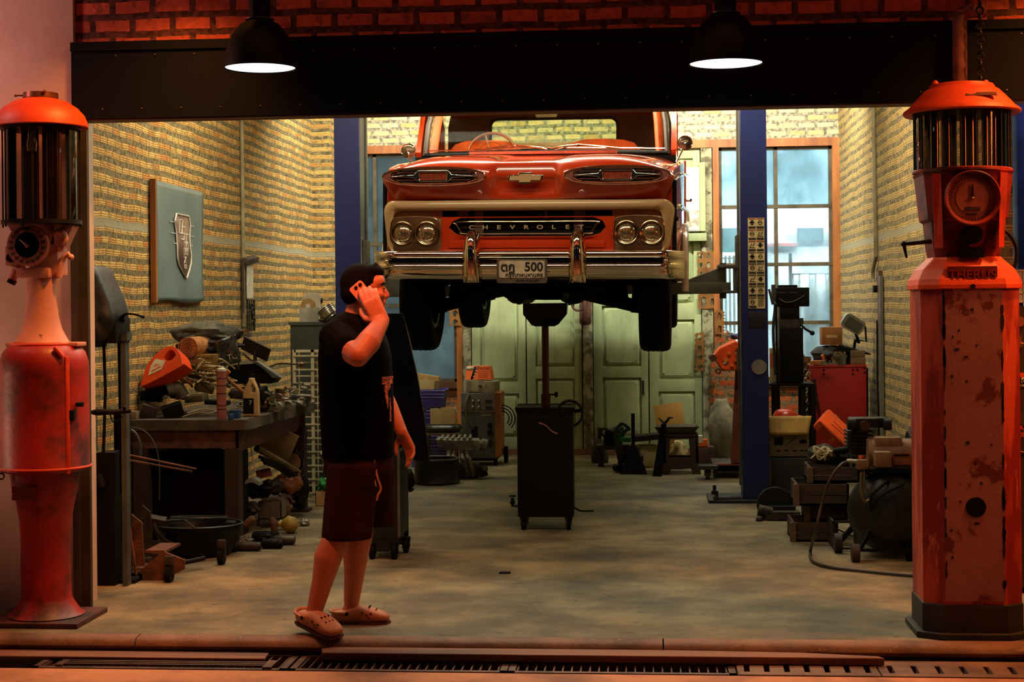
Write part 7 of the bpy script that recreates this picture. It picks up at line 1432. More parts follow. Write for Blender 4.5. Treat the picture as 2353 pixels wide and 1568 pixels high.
MB().b2((wx(1065), .02, wz(1062)), (wx(1140), .4, wz(1055))).obj('undercarriage', dark, wt)
p = at(1106, 905, 14.65); t = thing('tool_case', 'dented pale metal tool case on top of the welding machine', 'case', (p.x, 14.8, wz(905)+.004), rz=-.1); m = MB(); m.box((0, 0, .055), (.28, .26, .11), r=(0, .06, 0), bev=.008); m.obj('case_body', mat('case_pale', (150, 142, 106), .6, c2=(104, 98, 72), vs=14), t); MB().box((-.0, -.133, .06), (.03, .01, .018)).obj('latch', iron, t)
p = at(1100, 874, 14.7); t = thing('power_tool_box', 'bright orange power tool box with black diagonal band on the metal case', 'box', (p.x, 14.8, wz(905)+.122), rz=-.12)
hb = 1.5+(703.5-843)*14.7/F-(wz(905)+.122); 
m = MB(); m.loft([[(-.125, -.07, 0), (.125, -.07, 0), (.125, .07, 0), (-.125, .07, 0)], [(-.118, -.045, hb), (.085, -.045, hb), (.105, .07, hb), (-.11, .07, hb)]]); m.obj('box_body', mat('hot_orange_box', (246, 112, 26), .5, c2=(240, 104, 22)), t)
m = MB(); sl = lambda z: -.07+.025*z/hb-.002
m.face([m.v(q) for q in [(-.075, sl(0), .002), (-.055, sl(0), .002), (-.008, sl(hb), hb-.002), (-.038, sl(hb), hb-.002)]]); m.obj('diagonal_band', dark, t, solid=.001)
m = MB(); m.face([m.v(q) for q in [(-.118, sl(hb*.7), hb*.72), (-.05, sl(hb*.7), hb*.72), (-.045, sl(hb), hb-.002), (-.115, sl(hb), hb-.002)]]); m.obj('white_patch', white, t, solid=.001)
m = MB()
for i in range(5): z = .02+i*.035/1.3; f = z/hb; m.face([m.v(q) for q in [(-.058+.045*f, sl(z)-.002, z), (-.046+.045*f, sl(z)-.002, z), (-.041+.045*f, sl(z+.016)-.002, z+.016), (-.053+.045*f, sl(z+.016)-.002, z+.016)]])
m.obj('band_dashes', white, t, solid=.0005)
redt = mat('box_red_text', (176, 40, 20), .5); rxx = math.atan2(.025, hb)
text('box_text', 'HITACHI', .036, redt, t, (.035, sl(hb*.85)-.002, hb*.85), rot=(PI/2-rxx, 0, 0), ext=.0005, sx=.85, bold=.0008)
for i in range(4): z = hb*(.62-.15*i); MB().box((.045, sl(z)-.002, z), (.10, .001, .004), r=(-rxx, 0, 0)).obj('print_line', redt, t)
# things hung on the door post
Yd = 15.6; p = at(1345, 710, Yd); m = MB(); kd = Yd/F
m.prism(rrect(26*kd, 75*kd, .03, 4, p.x, p.z), .05, 'xz', Yd-.06, holes=[ell(.022, .03, 16, p.x-.005, p.z+.05)]); m.torus((at(1329, 700, Yd).x, Yd-.06, at(1329, 700, Yd).z), .06, .012, (0, 1, .1), 24, 6); m.b2((p.x-.015, Yd-.08, p.z-.13), (p.x+.015, Yd-.02, p.z+.17)); solo(m, 'hanging_bracket', rust, 'rusty perforated bracket and ring hanging on the middle door post', 'bracket')
# laser-cut skeleton sheets
def skel(px0, py0, px1, py1, seed, label, Y=15.642, saw=False):
    a, b = at(px0, py1, Y), at(px1, py0, Y); w_, h_ = b.x-a.x, b.z-a.z; rn = random.Random(seed); holes = []; nx = max(1, int(w_/.075)); nz = max(1, int(h_/.085))
    for i in range(nx):
        for j in range(nz):
            cx, cz = a.x+w_*(i+.5)/nx, a.z+h_*(j+.5)/nz; rx, rz_ = w_/nx*.36, h_/nz*.38
            n_ = 9; ph = rn.random()*6; holes.append([(cx+rx*math.cos(2*PI*q/n_+ph)*rn.uniform(.55, 1.1), cz+rz_*math.sin(2*PI*q/n_+ph)*rn.uniform(.55, 1.1)) for q in range(n_)])
    out = []
    N_ = 8
    for q in range(N_): out.append((a.x+w_*q/N_, a.z+rn.uniform(0, .012)))
    for q in range(N_*2): out.append((b.x+(.018*(q % 2) if saw else rn.uniform(-.004, .01)), a.z+h_*q/(N_*2)))
    for q in range(N_): out.append((b.x-w_*q/N_, b.z+rn.uniform(-.008, .012)))
    for q in range(N_*2): out.append((a.x-(.016*(q % 2) if saw else rn.uniform(-.008, .002)), b.z-h_*q/(N_*2)))
    solo(MB().prism(out, .006, 'xz', Y, holes=holes), 'cut_metal_sheet', mat('cut_sheet_brown', (142, 98, 48), .5, metal=.3, c2=(104, 68, 34)), label, 'metal sheet')
skel(1602, 578, 1654, 662, 1, 'brown metal sheet riddled with cut-out holes, above the lift arm')
skel(1606, 676, 1650, 712, 2, 'smaller holed brown metal sheet just below the lift arm', 15.642, True)
skel(1645, 715, 1662, 770, 3, 'narrow saw-edged metal strip beside the wooden window post', 15.625, True)
skel(1600, 765, 1616, 855, 4, 'tall holed metal strip hanging on the right door post', 15.642, True)
skel(1035, 690, 1056, 750, 5, 'holed metal strip on the frame of the left back window', 15.625, True)
# white framed picture on the door head
Yp = 15.62; a, b = at(1560, 532, Yp), at(1606, 385, Yp); t = thing('framed_poster', 'white poster leaning in the peeling frame above the right door', 'poster', ((a.x+b.x)/2, Yp, a.z)); w_ = b.x-a.x; h_ = b.z-a.z
MB().b2((-w_/2, -.02, 0), (w_/2, 0, h_)).obj('poster_sheet', mat('poster_white', (222, 216, 214), .4), t); MB().b2((-w_/2, -.024, .01), (w_/2-.005, -.020, h_*.33)).obj('poster_print', mat('poster_grey', (150, 146, 130), .5, c2=(206, 200, 186), vs=16, lo=.45, hi=.55), t)
a2 = at(1628, 540, Yp); MB().b2((w_/2+.0, -.01, -.0), (w_/2+.06, .03, h_+.05)).obj('frame_side', dgreen, t); MB().b2((-w_/2, -.03, -.10), (w_/2+.07, .03, -.02), .01).obj('frame_shelf', dgreen, t)
# ---- floor things right of centre
Yf = 14.3; kf = Yf/F
def f_(px, py, Y=Yf): return at(px, py, Y)
# flange / con-rod stand
p = f_(1378, 1035, 14.9); t = thing('piston_rod', 'dark iron connecting rod and ring standing at the door sill', 'engine part', (p.x, 14.9, 0)); kq2 = 14.9/F; gz = lambda py: 1.5+(703-py)*kq2
m = MB(); m.tube([(0, 0, gz(1040)), (0, 0, gz(985))], .018, 8); m.lathe([(.08, 0), (.085, .05), (.05, gz(1020)), (.02, gz(1010)), (0, gz(1008))], n=20); m.torus((12*kq2, 0, gz(995)), .034, .014, (0, 1, 0), 24, 8); m.obj('rod_body', iron, t)
p = f_(1405, 1050, 14.6); t = thing('bench_vice', 'small black bench vice on a low wooden stool near the green chainsaw', 'vice', (p.x, 14.6, 0)); m = MB(); m.box((0, 0, .25), (.14, .2, .10), bev=.02); m.cyl((-.02, -.1, .30), (.08, .1, .33), .045); m.torus((.06, -.11, .28), .05, .01, (0, 1, 0), 20, 6); m.obj('vice_body', dark, t); m = MB(); m.b2((-.14, -.1, .16), (.13, .12, .20), .01); m.b2((-.12, -.08, 0), (-.07, -.03, .16)); m.b2((.06, -.08, 0), (.11, -.03, .16)); m.obj('stool', mat('stool_dark', (48, 40, 32), .7), t)
# chainsaw
p = f_(1440, 1065, 14.1); t = thing('chainsaw', 'green chainsaw with looped rear handle standing on the floor', 'chainsaw', (p.x, 14.1, 0)); ks = 14.1/F; sx_ = lambda px: (px-1440)*ks; sz_ = lambda py: 1.5+(702.5-py)*ks
grn = mat('chainsaw_green', (24, 84, 48), .4, c2=(18, 66, 38))
loop = [(1415, 1040), (1412, 1010), (1412, 992), (1422, 976), (1432, 972), (1446, 980), (1450, 990), (1440, 995), (1432, 1015), (1428, 1040)]
m = MB(); m.prism([(q.x, q.y) for q in smooth_path([(sx_(a_), sz_(b__), 0) for a_, b__ in loop], 4, closed=True)], .045, 'xz', -.03, holes=[[(q.x, q.y) for q in smooth_path([(sx_(a_), sz_(b__), 0) for a_, b__ in [(1420, 994), (1424, 982), (1433, 980), (1438, 986), (1430, 993), (1423, 1000)]], 3, closed=True)]]); m.obj('rear_handle', grn, t, bevel=.010)
m = MB(); m.box((sx_(1438), .02, sz_(1040)), (.16, .14, .14), bev=.02); m.obj('engine_block', iron, t)
MB().box((sx_(1438), -.06, sz_(1011)), (.10, .02, .045), bev=.004).obj('green_cover', mat('vivid_green', (24, 140, 58), .4), t)
m = MB(); m.box((sx_(1450), -.01, sz_(1056)), (.22, .16, .07), bev=.02); m.cyl((sx_(1415), -.04, .04), (sx_(1425), -.1, .04), .035); m.obj('base', dark, t)
p = f_(1455, 1065, 13.95); t = thing('jack_stand', 'black upright square post on a spread base in front of the chainsaw', 'stand', (p.x, 13.95, 0)); m = MB(); zt2 = 1.5+(702.5-952)*13.95/F; m.b2((-.015, -.015, .05), (.018, .015, zt2)); m.loft([[(-.03, -.03, .25), (.03, -.03, .25), (.03, .03, .25), (-.03, .03, .25)], [(-.11, -.09, 0), (.12, -.09, 0), (.12, .09, 0), (-.11, .09, 0)]]); m.obj('stand_body', dark, t)
# stool with tray
Ys = 14.0; p = f_(1555, 1075, Ys); k5 = Ys/F; X5 = lambda px: (px-1555)*k5; Z5 = lambda py: 1.5+(702-py)*k5
t = thing('work_stool', 'brown plastic stool with cut-out sides in front of the green doors', 'stool', (p.x, Ys, 0)); sm = mat('stool_brown', (66, 42, 32), .6, c2=(46, 30, 24), bump=.2)
zs_ = Z5(997); Mh = [[(X5(1540), Z5(1008)), (X5(1583), Z5(1008)), (X5(1587), Z5(1050)), (X5(1538), Z5(1050))]]
for y in (-.13, .11): 
    m = MB(); m.prism([(X5(1520), 0), (X5(1538), 0), (X5(1542), .05), (X5(1588), .05), (X5(1590), 0), (X5(1609), 0), (X5(1600), zs_), (X5(1527), zs_)], .02, 'xz', y, holes=Mh); m.obj('side_panel', sm, t, bevel=.004)
m = MB(); m.b2((X5(1525), -.14, zs_-.02), (X5(1602), .14, zs_), .006); m.obj('seat', sm, t); m = MB(); m.b2((X5(1524), -.13, .1), (X5(1530), .12, zs_)); m.b2((X5(1598), -.13, .1), (X5(1604), .12, zs_)); m.obj('end_panel', sm, t)
t = thing('oil_tray', 'grey metal drip tray resting on the brown stool', 'tray', (p.x, Ys, zs_+.001)); m = MB(); m.loft([[(-a, -b_, z), (a, -b_, z), (a, b_, z), (-a, b_, z)] for a, b_, z in ((.15, .12, 0), (.19, .16, .06), (.20, .17, .062), (.20, .17, .068), (.185, .155, .066), (.145, .115, .006))]); m.obj('tray_body', mat('tray_metal', (92, 84, 64), .4, metal=.5), t)
p2 = f_(1525, 1010, 13.8); t = thing('anvil_stand', 'black iron rail post with a forked head beside the stool', 'stand', (p2.x, 13.75, 0)); m = MB(); Za = lambda py: 1.5+(702-py)*13.75/F
m.loft([[(-.10, -.05, 0), (-.02, -.05, 0), (-.02, .05, 0), (-.10, .05, 0)], [(-.02, -.03, Za(975)), (.025, -.03, Za(975)), (.025, .03, Za(975)), (-.02, .03, Za(975))]]); m.tube([(-.045, 0, Za(962)), (0, 0, Za(972)), (.02, 0, Za(972)), (.05, 0, Za(962)), (.085, 0, Za(961))], [.006, .014, .016, .014, .006], 8, flat=.7); m.obj('stand_body', dark, t)
p = f_(1538, 965, 14.7); t = thing('cardboard_sheet', 'tilted ochre cardboard box panel behind the brown stool', 'cardboard', (p.x, 14.75, 0)); m = MB(); m.box((0, 0, Z5(970)), (.27, .02, .22), r=(-.15, -.14, 0), bev=.003); m.obj('panel', mat('ochre_board', (186, 142, 66), .7, c2=(170, 126, 56)), t); MB().b2((-.11, .02, 0), (.10, .16, .30), .01).obj('backing_box', card, t)
p = f_(1488, 1030, 14.55); carton('small open cardboard box on the floor behind the black upright post', (p.x, 14.55, 0), .17, .14, .20, .25, m=cardp, flaps=(('l', .5),)); t = thing('metal_tray', 'long grey metal tray tilted on the boxes left of the stool', 'tray', (f_(1490, 995, 14.5).x, 14.5, f_(1490, 1011, 14.5).z), rot=(0, -.10, 0)); m = MB(); m.loft([[(-a, -b_, z), (a, -b_, z), (a, b_, z), (-a, b_, z)] for a, b_, z in ((.14, .10, 0), (.16, .12, .05), (.155, .115, .05), (.135, .095, .006))]); m.obj('tray_body', mat('tray_dark', (70, 66, 54), .5, metal=.3), t)
for i, (px, py, w, h, lb, mt) in enumerate(((1560, 1030, .10, .16, 'crumpled cream plastic bag under the brown stool', cardp), (1610, 1010, .10, .07, 'small orange and white carton right of the stool', MATS['hot_orange_box']))):
    p = f_(px, py, 14.4)
    if i == 0: solo(blob((p.x, 14.35, .13), (.08, .06, .12), 61, amp=.35), 'plastic_bag', cardp, lb, 'plastic bag', smooth=60)
    else:
        t = thing('small_carton', lb, 'box', (p.x, 14.45, .20)); MB().b2((-.06, -.05, 0), (.06, .05, .06)).obj('box_body', mt, t); MB().b2((-.03, -.052, .03), (.02, .05, .095)).obj('white_pack', white, t)
solo(MB().b2((f_(1600, 1030, 14.5).x, 14.4, 0), (f_(1640, 1030, 14.5).x, 14.55, .195), .01), 'rusty_drum', rust, 'rusty brown block supporting the small orange carton', 'block')
# sacks
p = f_(1660, 1000, 14.6); solo(blob((p.x, 14.7, .30), (.13, .14, .30), 71, amp=.25), 'cement_sack', mat('sack_grey', (128, 122, 98), .9, c2=(90, 86, 70), bump=.6), 'slumped grey woven sack behind the red-brown engine stand', 'sack', smooth=60)
p = at(1675, 920, 15.45); solo(blob((p.x-.02, 15.55, .62), (.16, .10, .60), 72, amp=.3), 'rubble_pile', BR_low, 'heap of broken bricks against the back wall under the window', 'rubble', smooth=20)
# small floor litter
p = atz(1160, 1318, 0); t = MB(); t.b2((p.x-.03, p.y-.02, 0), (p.x+.03, p.y+.02, .003)); t.tube([(p.x-.03, p.y-.02, .003), (p.x+.03, p.y-.02, .003), (p.x+.03, p.y+.02, .003), (p.x-.03, p.y+.02, .003)], .004, 4, closed=True); solo(t, 'floor_cover', dark, 'tiny dark square cover set in the open floor', 'cover')
p = atz(1357, 1262, 0); 
# ================================================================== RIGHT SIDE
def WR(px, py, off=.0): return atx(px, py, XR-off)
# wall pipe, wooden batten, cable
q0 = WR(2009, 242, .02); 
y1_ = WR(2009, 242).y
m = MB(); P = [(XR-.02, WR(2007, 300, .02).y, 4.1), (XR-.02, WR(2009, 400, .02).y, WR(2009, 400, .02).z), (XR-.02, WR(2013, 590, .02).y, WR(2013, 590, .02).z), (XR-.03, WR(2008, 622, .02).y, WR(2008, 622, .02).z), (XR-.03, WR(2008, 640, .02).y, WR(2008, 640, .02).z)]; m.tube(P, .017, 10); struct(m, 'trim_15', MATS['wall_pipe'])
a, b = WR(2022, 742, .02), WR(2022, 622, .02); t = thing('cable_batten', 'brown wooden batten with switch and black cable on the right brick wall', 'batten', (XR-.012, a.y, a.z)); hz = b.z-a.z
MB().b2((-.02, -.03, 0), (.01, .05, hz)).obj('batten_board', mat('batten_brown', (104, 64, 38), .6), t); MB().b2((-.05, .04, hz*.58), (-.0, .12, hz*.72), .006).obj('switch', dark, t)
m = MB(); m.tube([(0, .06, .02), (0, .07, -.35), (-.0, .03, -a.z+.35)], .011, 6); m.b2((-.02, -.10, -a.z+.2), (.005, -.04, hz*.9)); m.obj('wall_cable', mat('channel_grey', (104, 100, 84), .6), t); MB().tube([(-.02, .07, .02), (-.02, .08, -.35), (-.02, .04, -a.z+.35)], .008, 6).obj('black_cable', dark, t)
# engine stand with orange block
Ye = 13.6; ke2 = Ye/F; p = at(1690, 1075, Ye); ex_ = lambda px: (px-1690)*ke2; ez_ = lambda py: 1.5+(700-py)*ke2
t = thing('engine_stand', 'rust-red engine stand with tapered post and casters left of the right lift column', 'engine stand', (p.x, Ye, 0)); rs_ = mat('stand_red', (112, 44, 28), .6, c2=(92, 36, 24))
m = MB(); m.loft([[(ex_(1680), -.05, ez_(1062)), (ex_(1716), -.05, ez_(1062)), (ex_(1716), .05, ez_(1062)), (ex_(1680), .05, ez_(1062))], [(ex_(1692), -.03, ez_(850)), (ex_(1716), -.03, ez_(850)), (ex_(1716), .03, ez_(850)), (ex_(1692), .03, ez_(850))]]); m.b2((ex_(1640), -.05, ez_(1083)), (ex_(1720), .05, ez_(1064)), .008); m.obj('stand_post', rs_, t)
m = MB(); m.b2((ex_(1640), -.06, ez_(1085)), (ex_(1720), .06, ez_(1080))); m.b2((ex_(1605), -.20, .09), (ex_(1648), .0, .12)); m.b2((ex_(1640), -.05, .06), (ex_(1710), .6, .11)); m.obj('stand_base', iron, t)
for (x, y) in ((1626, -.1), (1700, .55)):
    m = MB(); m.box((ex_(x), y, .10), (.09, .09, .015)); m.b2((ex_(x)-.028, y-.01, .03), (ex_(x)-.02, y+.02, .10)); m.b2((ex_(x)+.02, y-.01, .03), (ex_(x)+.028, y+.02, .10)); fo = m.obj('caster_fork', iron, t); MB().cyl((ex_(x)-.018, y, .045), (ex_(x)+.018, y, .045), .045, n=24).obj('caster_wheel', mat('caster_tan', (84, 78, 62), .6), fo)
eb = thing('engine_block', 'bright orange engine block bolted to the rust-red stand', 'engine', (p.x, Ye, ez_(850))); oe = mat('engine_orange', (232, 82, 20), .45, c2=(206, 66, 16)); zo_ = lambda py: ez_(py)-ez_(850)
m = MB(); m.prism([(ex_(1640), zo_(820)), (ex_(1655), zo_(800)), (ex_(1690), zo_(783)), (ex_(1716), zo_(795)), (ex_(1730), zo_(830)), (ex_(1712), zo_(850)), (ex_(1660), zo_(852)), (ex_(1650), zo_(835))], .34, 'xz', -.17, holes=[ell(.02, .02, 12, ex_(1668), zo_(833)), ell(.018, .018, 12, ex_(1695), zo_(810))]); m.obj('block_casting', oe, eb, bevel=.01)
m = MB()
for (x, y, r) in ((1668, 826, .022), (1682, 838, .014), (1690, 826, .016), (1676, 812, .014), (1700, 838, .018), (1662, 843, .012)): m.cyl((ex_(x), -.19, zo_(y)), (ex_(x), -.16, zo_(y)), r, n=16)
m.obj('bosses', mat('boss_light_orange', (240, 120, 50), .4), eb)
m = MB(); m.tube([(ex_(1640), -.18, zo_(822)), (ex_(1640), .16, zo_(822))], .03, 10); m.torus((ex_(1651), -.18, zo_(852)), .018, .008, (0, 1, 0), 16, 6); m.b2((ex_(1692), -.21, zo_(850)), (ex_(1716), -.17, zo_(800))); m.obj('fittings', mat('fitting_brown', (94, 52, 34), .6), eb)
p = at(1700, 775, 13.7); solo(blob((p.x, 13.75, ez_(778)+.01), (.09, .09, .025), 81, amp=.3), 'shop_rag', mat('rag_blue', (52, 62, 98), .9, c2=(190, 186, 176), vs=10, lo=.52, hi=.54), 'blue and white rag lying on the orange engine', 'rag', smooth=50)
# drill press / milling head
Yd2 = 12.9; kd2 = Yd2/F; p = at(1820, 870, Yd2); dx_ = lambda px: (px-1820)*kd2; dz_ = lambda py: 1.5+(697-py)*kd2
t = thing('drill_press', 'black drill press with boxy motor head and ball-ended lever', 'drill press', (p.x, Yd2, 0)); dp = mat('press_black', (7, 9, 11), .5)
m = MB(); m.b2((dx_(1786), -.10, dz_(705)), (dx_(1858), .12, dz_(662)), .008); m.b2((dx_(1790), -.08, dz_(663)), (dx_(1832), .1, dz_(656)), .004); m.b2((dx_(1792), -.09, dz_(735)), (dx_(1836), .1, dz_(704)), .01); m.obj('motor_head', dp, t)
m = MB(); m.b2((dx_(1790), -.12, dz_(877)), (dx_(1843), .12, dz_(752)), .012); m.obj('press_body', dp, t)
m = MB(); m.b2((dx_(1790), -.1, dz_(752)), (dx_(1838), .1, dz_(733))); m.box((dx_(1840), -.09, dz_(738)), (.03, .03, .05)); m.obj('gear_collar', iron, t)
m = MB(); m.tube([(dx_(1838), -.1, dz_(745)), (dx_(1848), -.12, dz_(756)), (dx_(1862), -.12, dz_(764))], .010, 8); m.sph((dx_(1863), -.12, dz_(765)), .020); m.obj('feed_lever', dp, t)
m = MB(); m.tube(smooth_path([(dx_(1778), -.02, dz_(655)), (dx_(1783), -.03, dz_(700)), (dx_(1778), -.03, dz_(760)), (dx_(1783), 0, dz_(860))], 5), .012, 8); m.b2((dx_(1776), -.05, dz_(700)), (dx_(1784), .05, dz_(655))); m.tube([(dx_(1768), -.1, dz_(665)), (dx_(1776), -.1, dz_(700))], .01, 6); m.obj('belt_guard', mat('guard_grey', (58, 60, 58), .5), t)
m = MB(); m.tube(smooth_path([(dx_(1790), -.104, dz_(686)), (dx_(1805), -.106, dz_(695)), (dx_(1825), -.106, dz_(692)), (dx_(1847), -.106, dz_(680))], 5), .004, 6); m.b2((dx_(1788), -.104, dz_(674)), (dx_(1806), -.10, dz_(673))); m.b2((dx_(1812), -.104, dz_(674)), (dx_(1830), -.10, dz_(673))); m.obj('head_detail', mat('worn_edge', (96, 88, 70), .5), t)
m = MB(); m.b2((dx_(1766), -.15, dz_(884)), (dx_(1866), .2, dz_(878))); 
for x in (1777, 1838, 1860): m.b2((dx_(x), -.14, 0), (dx_(x)+.03, -.10, dz_(884))); m.b2((dx_(x), .15, 0), (dx_(x)+.03, .19, dz_(884)))
m.tube([(dx_(1838), -.12, dz_(945)), (dx_(1858), -.12, dz_(920))], .008, 6); m.obj('bench_frame', dark, t)
m = MB(); m.tube([(dx_(1778), -.35, dz_(700)), (dx_(1779), -.35, dz_(980)), (dx_(1782), -.35, .9)], .008, 6); m.tube(smooth_path([(dx_(1782), -.35, .9), (dx_(1783), -.4, .4), (dx_(1779), -.45, .02)], 6), .007, 6); m.tube([(dx_(1778), -.35, dz_(700)), (dx_(1778), -.04, dz_(690))], .007, 6); m.obj('power_cord', dark, t)
p = at(1775, 835, 13.3); p = at(1775, 835, 12.95); solo(MB().b2((p.x-.02, 12.95, dz_(877)), (p.x+.045, 13.02, at(1775, 800, 13.0).z), .004), 'printed_carton', mat('carton_orange_stripe', (196, 170, 120), .7, c2=(206, 100, 40), vs=6, lo=.5, hi=.52), 'tall pale carton with orange print between the lift column and the drill press', 'box')
# red tool cabinet
Yt = 13.2; kt2 = Yt/F; p = at(1930, 970, Yt); rx_ = lambda px: (px-1930)*kt2; rz_2 = lambda py: 1.5+(696-py)*kt2
t = thing('tool_cabinet', 'red metal tool cabinet side with a hanging black strap, by the right wall', 'cabinet', (p.x, Yt, 0)); rc_ = mat('cabinet_red', (168, 30, 26), .45, c2=(152, 26, 22), c3=(90, 20, 18), s3=9, lo3=.66, hi3=.72)
m = MB(); m.b2((rx_(1866), 0, .12), (rx_(1990), .5, rz_2(840)), .006); m.obj('cabinet_body', rc_, t); MB().b2((rx_(1864), -.006, rz_2(842)), (rx_(1991), .51, rz_2(838))).obj('cabinet_top', mat('cab_top_red', (190, 48, 30), .4), t)
for i in range(6): MB().box((rx_(1861), .02, rz_2(858+20*i)), (.03, .05, .045), r=(0, .5, 0), bev=.004).obj('drawer_pull', mat('pull_cream', (180, 160, 120), .4, metal=.5), t)
m = MB()
for (x, y) in ((1895, 849), (1895, 858), (1960, 849), (1960, 858), (1970, 849), (1986, 855), (1986, 845)): m.cyl((rx_(x), -.003, rz_2(y)), (rx_(x), .0, rz_2(y)), .009, n=10)
m.obj('rivet_holes', dark, t)
m = MB(); m.tube([(rx_(1873), -.01, rz_2(870)), (rx_(1877), -.02, rz_2(905)), (rx_(1884), -.015, rz_2(945))], [.012, .016, .014], 8, flat=.5); m.sph((rx_(1873), -.012, rz_2(871)), .014); m.obj('strap', mat('strap_black', (40, 22, 20), .6), t)
MB().b2((rx_(1991), .0, .1), (rx_(1994), .5, rz_2(845))).obj('back_edge', dark, t)
m = MB()
for x in (1870, 1980): m.cyl((rx_(x), .06, .05), (rx_(x)+.03, .06, .05), .05, n=18); m.cyl((rx_(x), .42, .05), (rx_(x)+.03, .42, .05), .05, n=18)
m.b2((rx_(1868), .02, .08), (rx_(1990), .48, .12)); m.obj('wheel_base', dark, t)
zt3 = rz_2(838)
p = at(1911, 795, 13.4); carton('ochre cardboard box with a pale label high on the tool cabinet heap', (p.x, 13.45, at(1911, 793, 13.4).z), .17, .16, at(1911, 752, 13.4).z-at(1911, 793, 13.4).z, .02, m=mat('ochre_carton', (156, 100, 48), .7), tape=False)
MB().b2((-.05, -.083, .06), (.045, -.08, .085)).obj('label_strip', mat('pale_strip', (200, 168, 110), .6), bpy.data.objects[[o.name for o in bpy.data.objects if o.get('label', '').startswith('ochre cardboard box with')][0]])
p = at(1905, 808, 13.4); solo(blob((p.x, 13.45, (at(1905, 793, 13.4).z+zt3)/2), (.14, .13, (at(1905, 793, 13.4).z-zt3)/2*.95), 91, amp=.25), 'tarp_bundle', mat('tarp_dark', (46, 48, 42), .8, c2=(28, 28, 26), bump=.5), 'dark crumpled tarpaulin bundle under the ochre box on the tool cabinet', 'tarpaulin', smooth=40)
lp = at(1962, 745, 13.35); t = thing('work_light', 'grey rectangular halogen work light tilted on top of the tool cabinet heap', 'work light', (lp.x, 13.4, zt3), )
M_ = Matrix.Translation((0, 0, lp.z-zt3)) @ Euler((.15, math.radians(32), .1)).to_matrix().to_4x4(); m = MB(M_); m.prism(rrect(.19, .13, .035, 4), .07, 'xz', -.02); m.obj('lamp_body', mat('lamp_grey', (128, 126, 110), .4, c2=(110, 108, 94)), t, bevel=.01); MB(M_).prism(rrect(.135, .085, .01, 3), .01, 'xz', -.026).obj('lamp_glass', mat('lamp_glass_dark', (86, 84, 72), .2), t)
m = MB(); m.tube(smooth_path([(.02, .0, lp.z-zt3-.08), (.05, .02, lp.z-zt3-.16), (.02, .03, .2), (0, .03, 0)], 4), .012, 8); m.tube([(.10, 0, lp.z-zt3-.02), (.11, .01, lp.z-zt3-.15), (.06, .02, .2)], .008, 6); m.b2((-.06, -.04, 0), (.06, .10, .02)); m.obj('lamp_bracket', dark, t)
p = at(1960, 800, 13.3); m = MB(); m.loft([[(p.x-.16, 13.3, p.z-.02), (p.x+.14, 13.3, p.z-.06), (p.x+.15, 13.3, p.z-.05), (p.x-.10, 13.3, p.z+.02)], [(p.x-.14, 13.5, p.z-.02), (p.x+.14, 13.5, p.z-.05), (p.x+.14, 13.5, p.z-.04), (p.x-.08, 13.5, p.z+.03)]]); m.b2((p.x-.05, 13.35, zt3), (p.x+.03, 13.42, p.z-.03)); solo(m, 'umbrella_hood', dark, 'black hood-like cover on a short post below the work light', 'cover')
p = at(1935, 828, 13.2); solo(blob((p.x-.02, 13.26, zt3+.055), (.06, .05, .055), 92, amp=.35), 'film_bag', MATS['film'], 'transparent plastic bag of parts on the left of the tool cabinet top', 'plastic bag', smooth=50)
p = at(1926, 828, 13.22); solo(MB().cyl((p.x+.03, 13.22, zt3+.003), (p.x+.03, 13.22, zt3+.08), .035, n=20), 'glass_jar', glass('jar_glass', (200, 200, 180), .4, .05, (170, 166, 140)), 'squat glass jar on the tool cabinet top', 'jar')
p = at(1880, 828, 13.2); m = MB(); m.torus((p.x, 13.25, zt3+.05), .05, .012, (0, 1, .2), 24, 8, 0, PI); m.b2((p.x-.06, 13.2, zt3+.004), (p.x+.06, 13.26, zt3+.04), .006); solo(m, 'angle_grinder', mat('grinder_orange', (206, 120, 52), .5), 'orange curved guard of a power tool at the left edge of the tool cabinet top', 'power tool')
p = at(1895, 832, 13.15); m = MB()
for i in range(5): m.cyl((p.x-.04+.02*i, 13.12+.02*(i % 2), zt3+.004), (p.x-.04+.02*i, 13.12+.02*(i % 2), zt3+.03+.012*(i % 3)), .008, n=10)
o = solo(m, 'socket_bits', alu, 'row of small steel sockets on the tool cabinet top', 'parts'); o['kind'] = 'stuff'
for i, (py0, py1, lb) in enumerate(((823, 838, 'small brown wooden box lying directly on the right of the tool cabinet top'), (806, 822, 'small pale brown box stacked on another at the right of the tool cabinet top'))):
    z0_ = zt3+.0015 if i == 0 else zt3+.062; p = at(1974, 830, 13.25); solo(MB().b2((p.x-.065, 13.25+.02*i, z0_), (p.x+.055, 13.4, z0_+.058), .004), 'small_box', mat('brown_small_box', (122, 96, 62), .7), lb, 'box')
# fill clutter between press and cabinet
p = at(1862, 900, 13.3); m = MB(); rn = random.Random(77)
for i in range(22): c = V(p.x-.02+rn.uniform(-.05, .03), 13.3+rn.uniform(-.03, .1), rn.uniform(rz_2(960), rz_2(815))); m.sph(c, (rn.uniform(.015, .03), .03, rn.uniform(.012, .03)), n=8, m=6)
m.b2((p.x-.06, 13.4, 0), (p.x+.02, 13.45, rz_2(820))); o = solo(m, 'hanging_parts', mat('mixed_parts', (150, 120, 84), .5, c2=(60, 50, 40), vs=20, lo=.45, hi=.5), 'string of small pale parts hanging beside the red tool cabinet', 'parts'); o['kind'] = 'stuff'
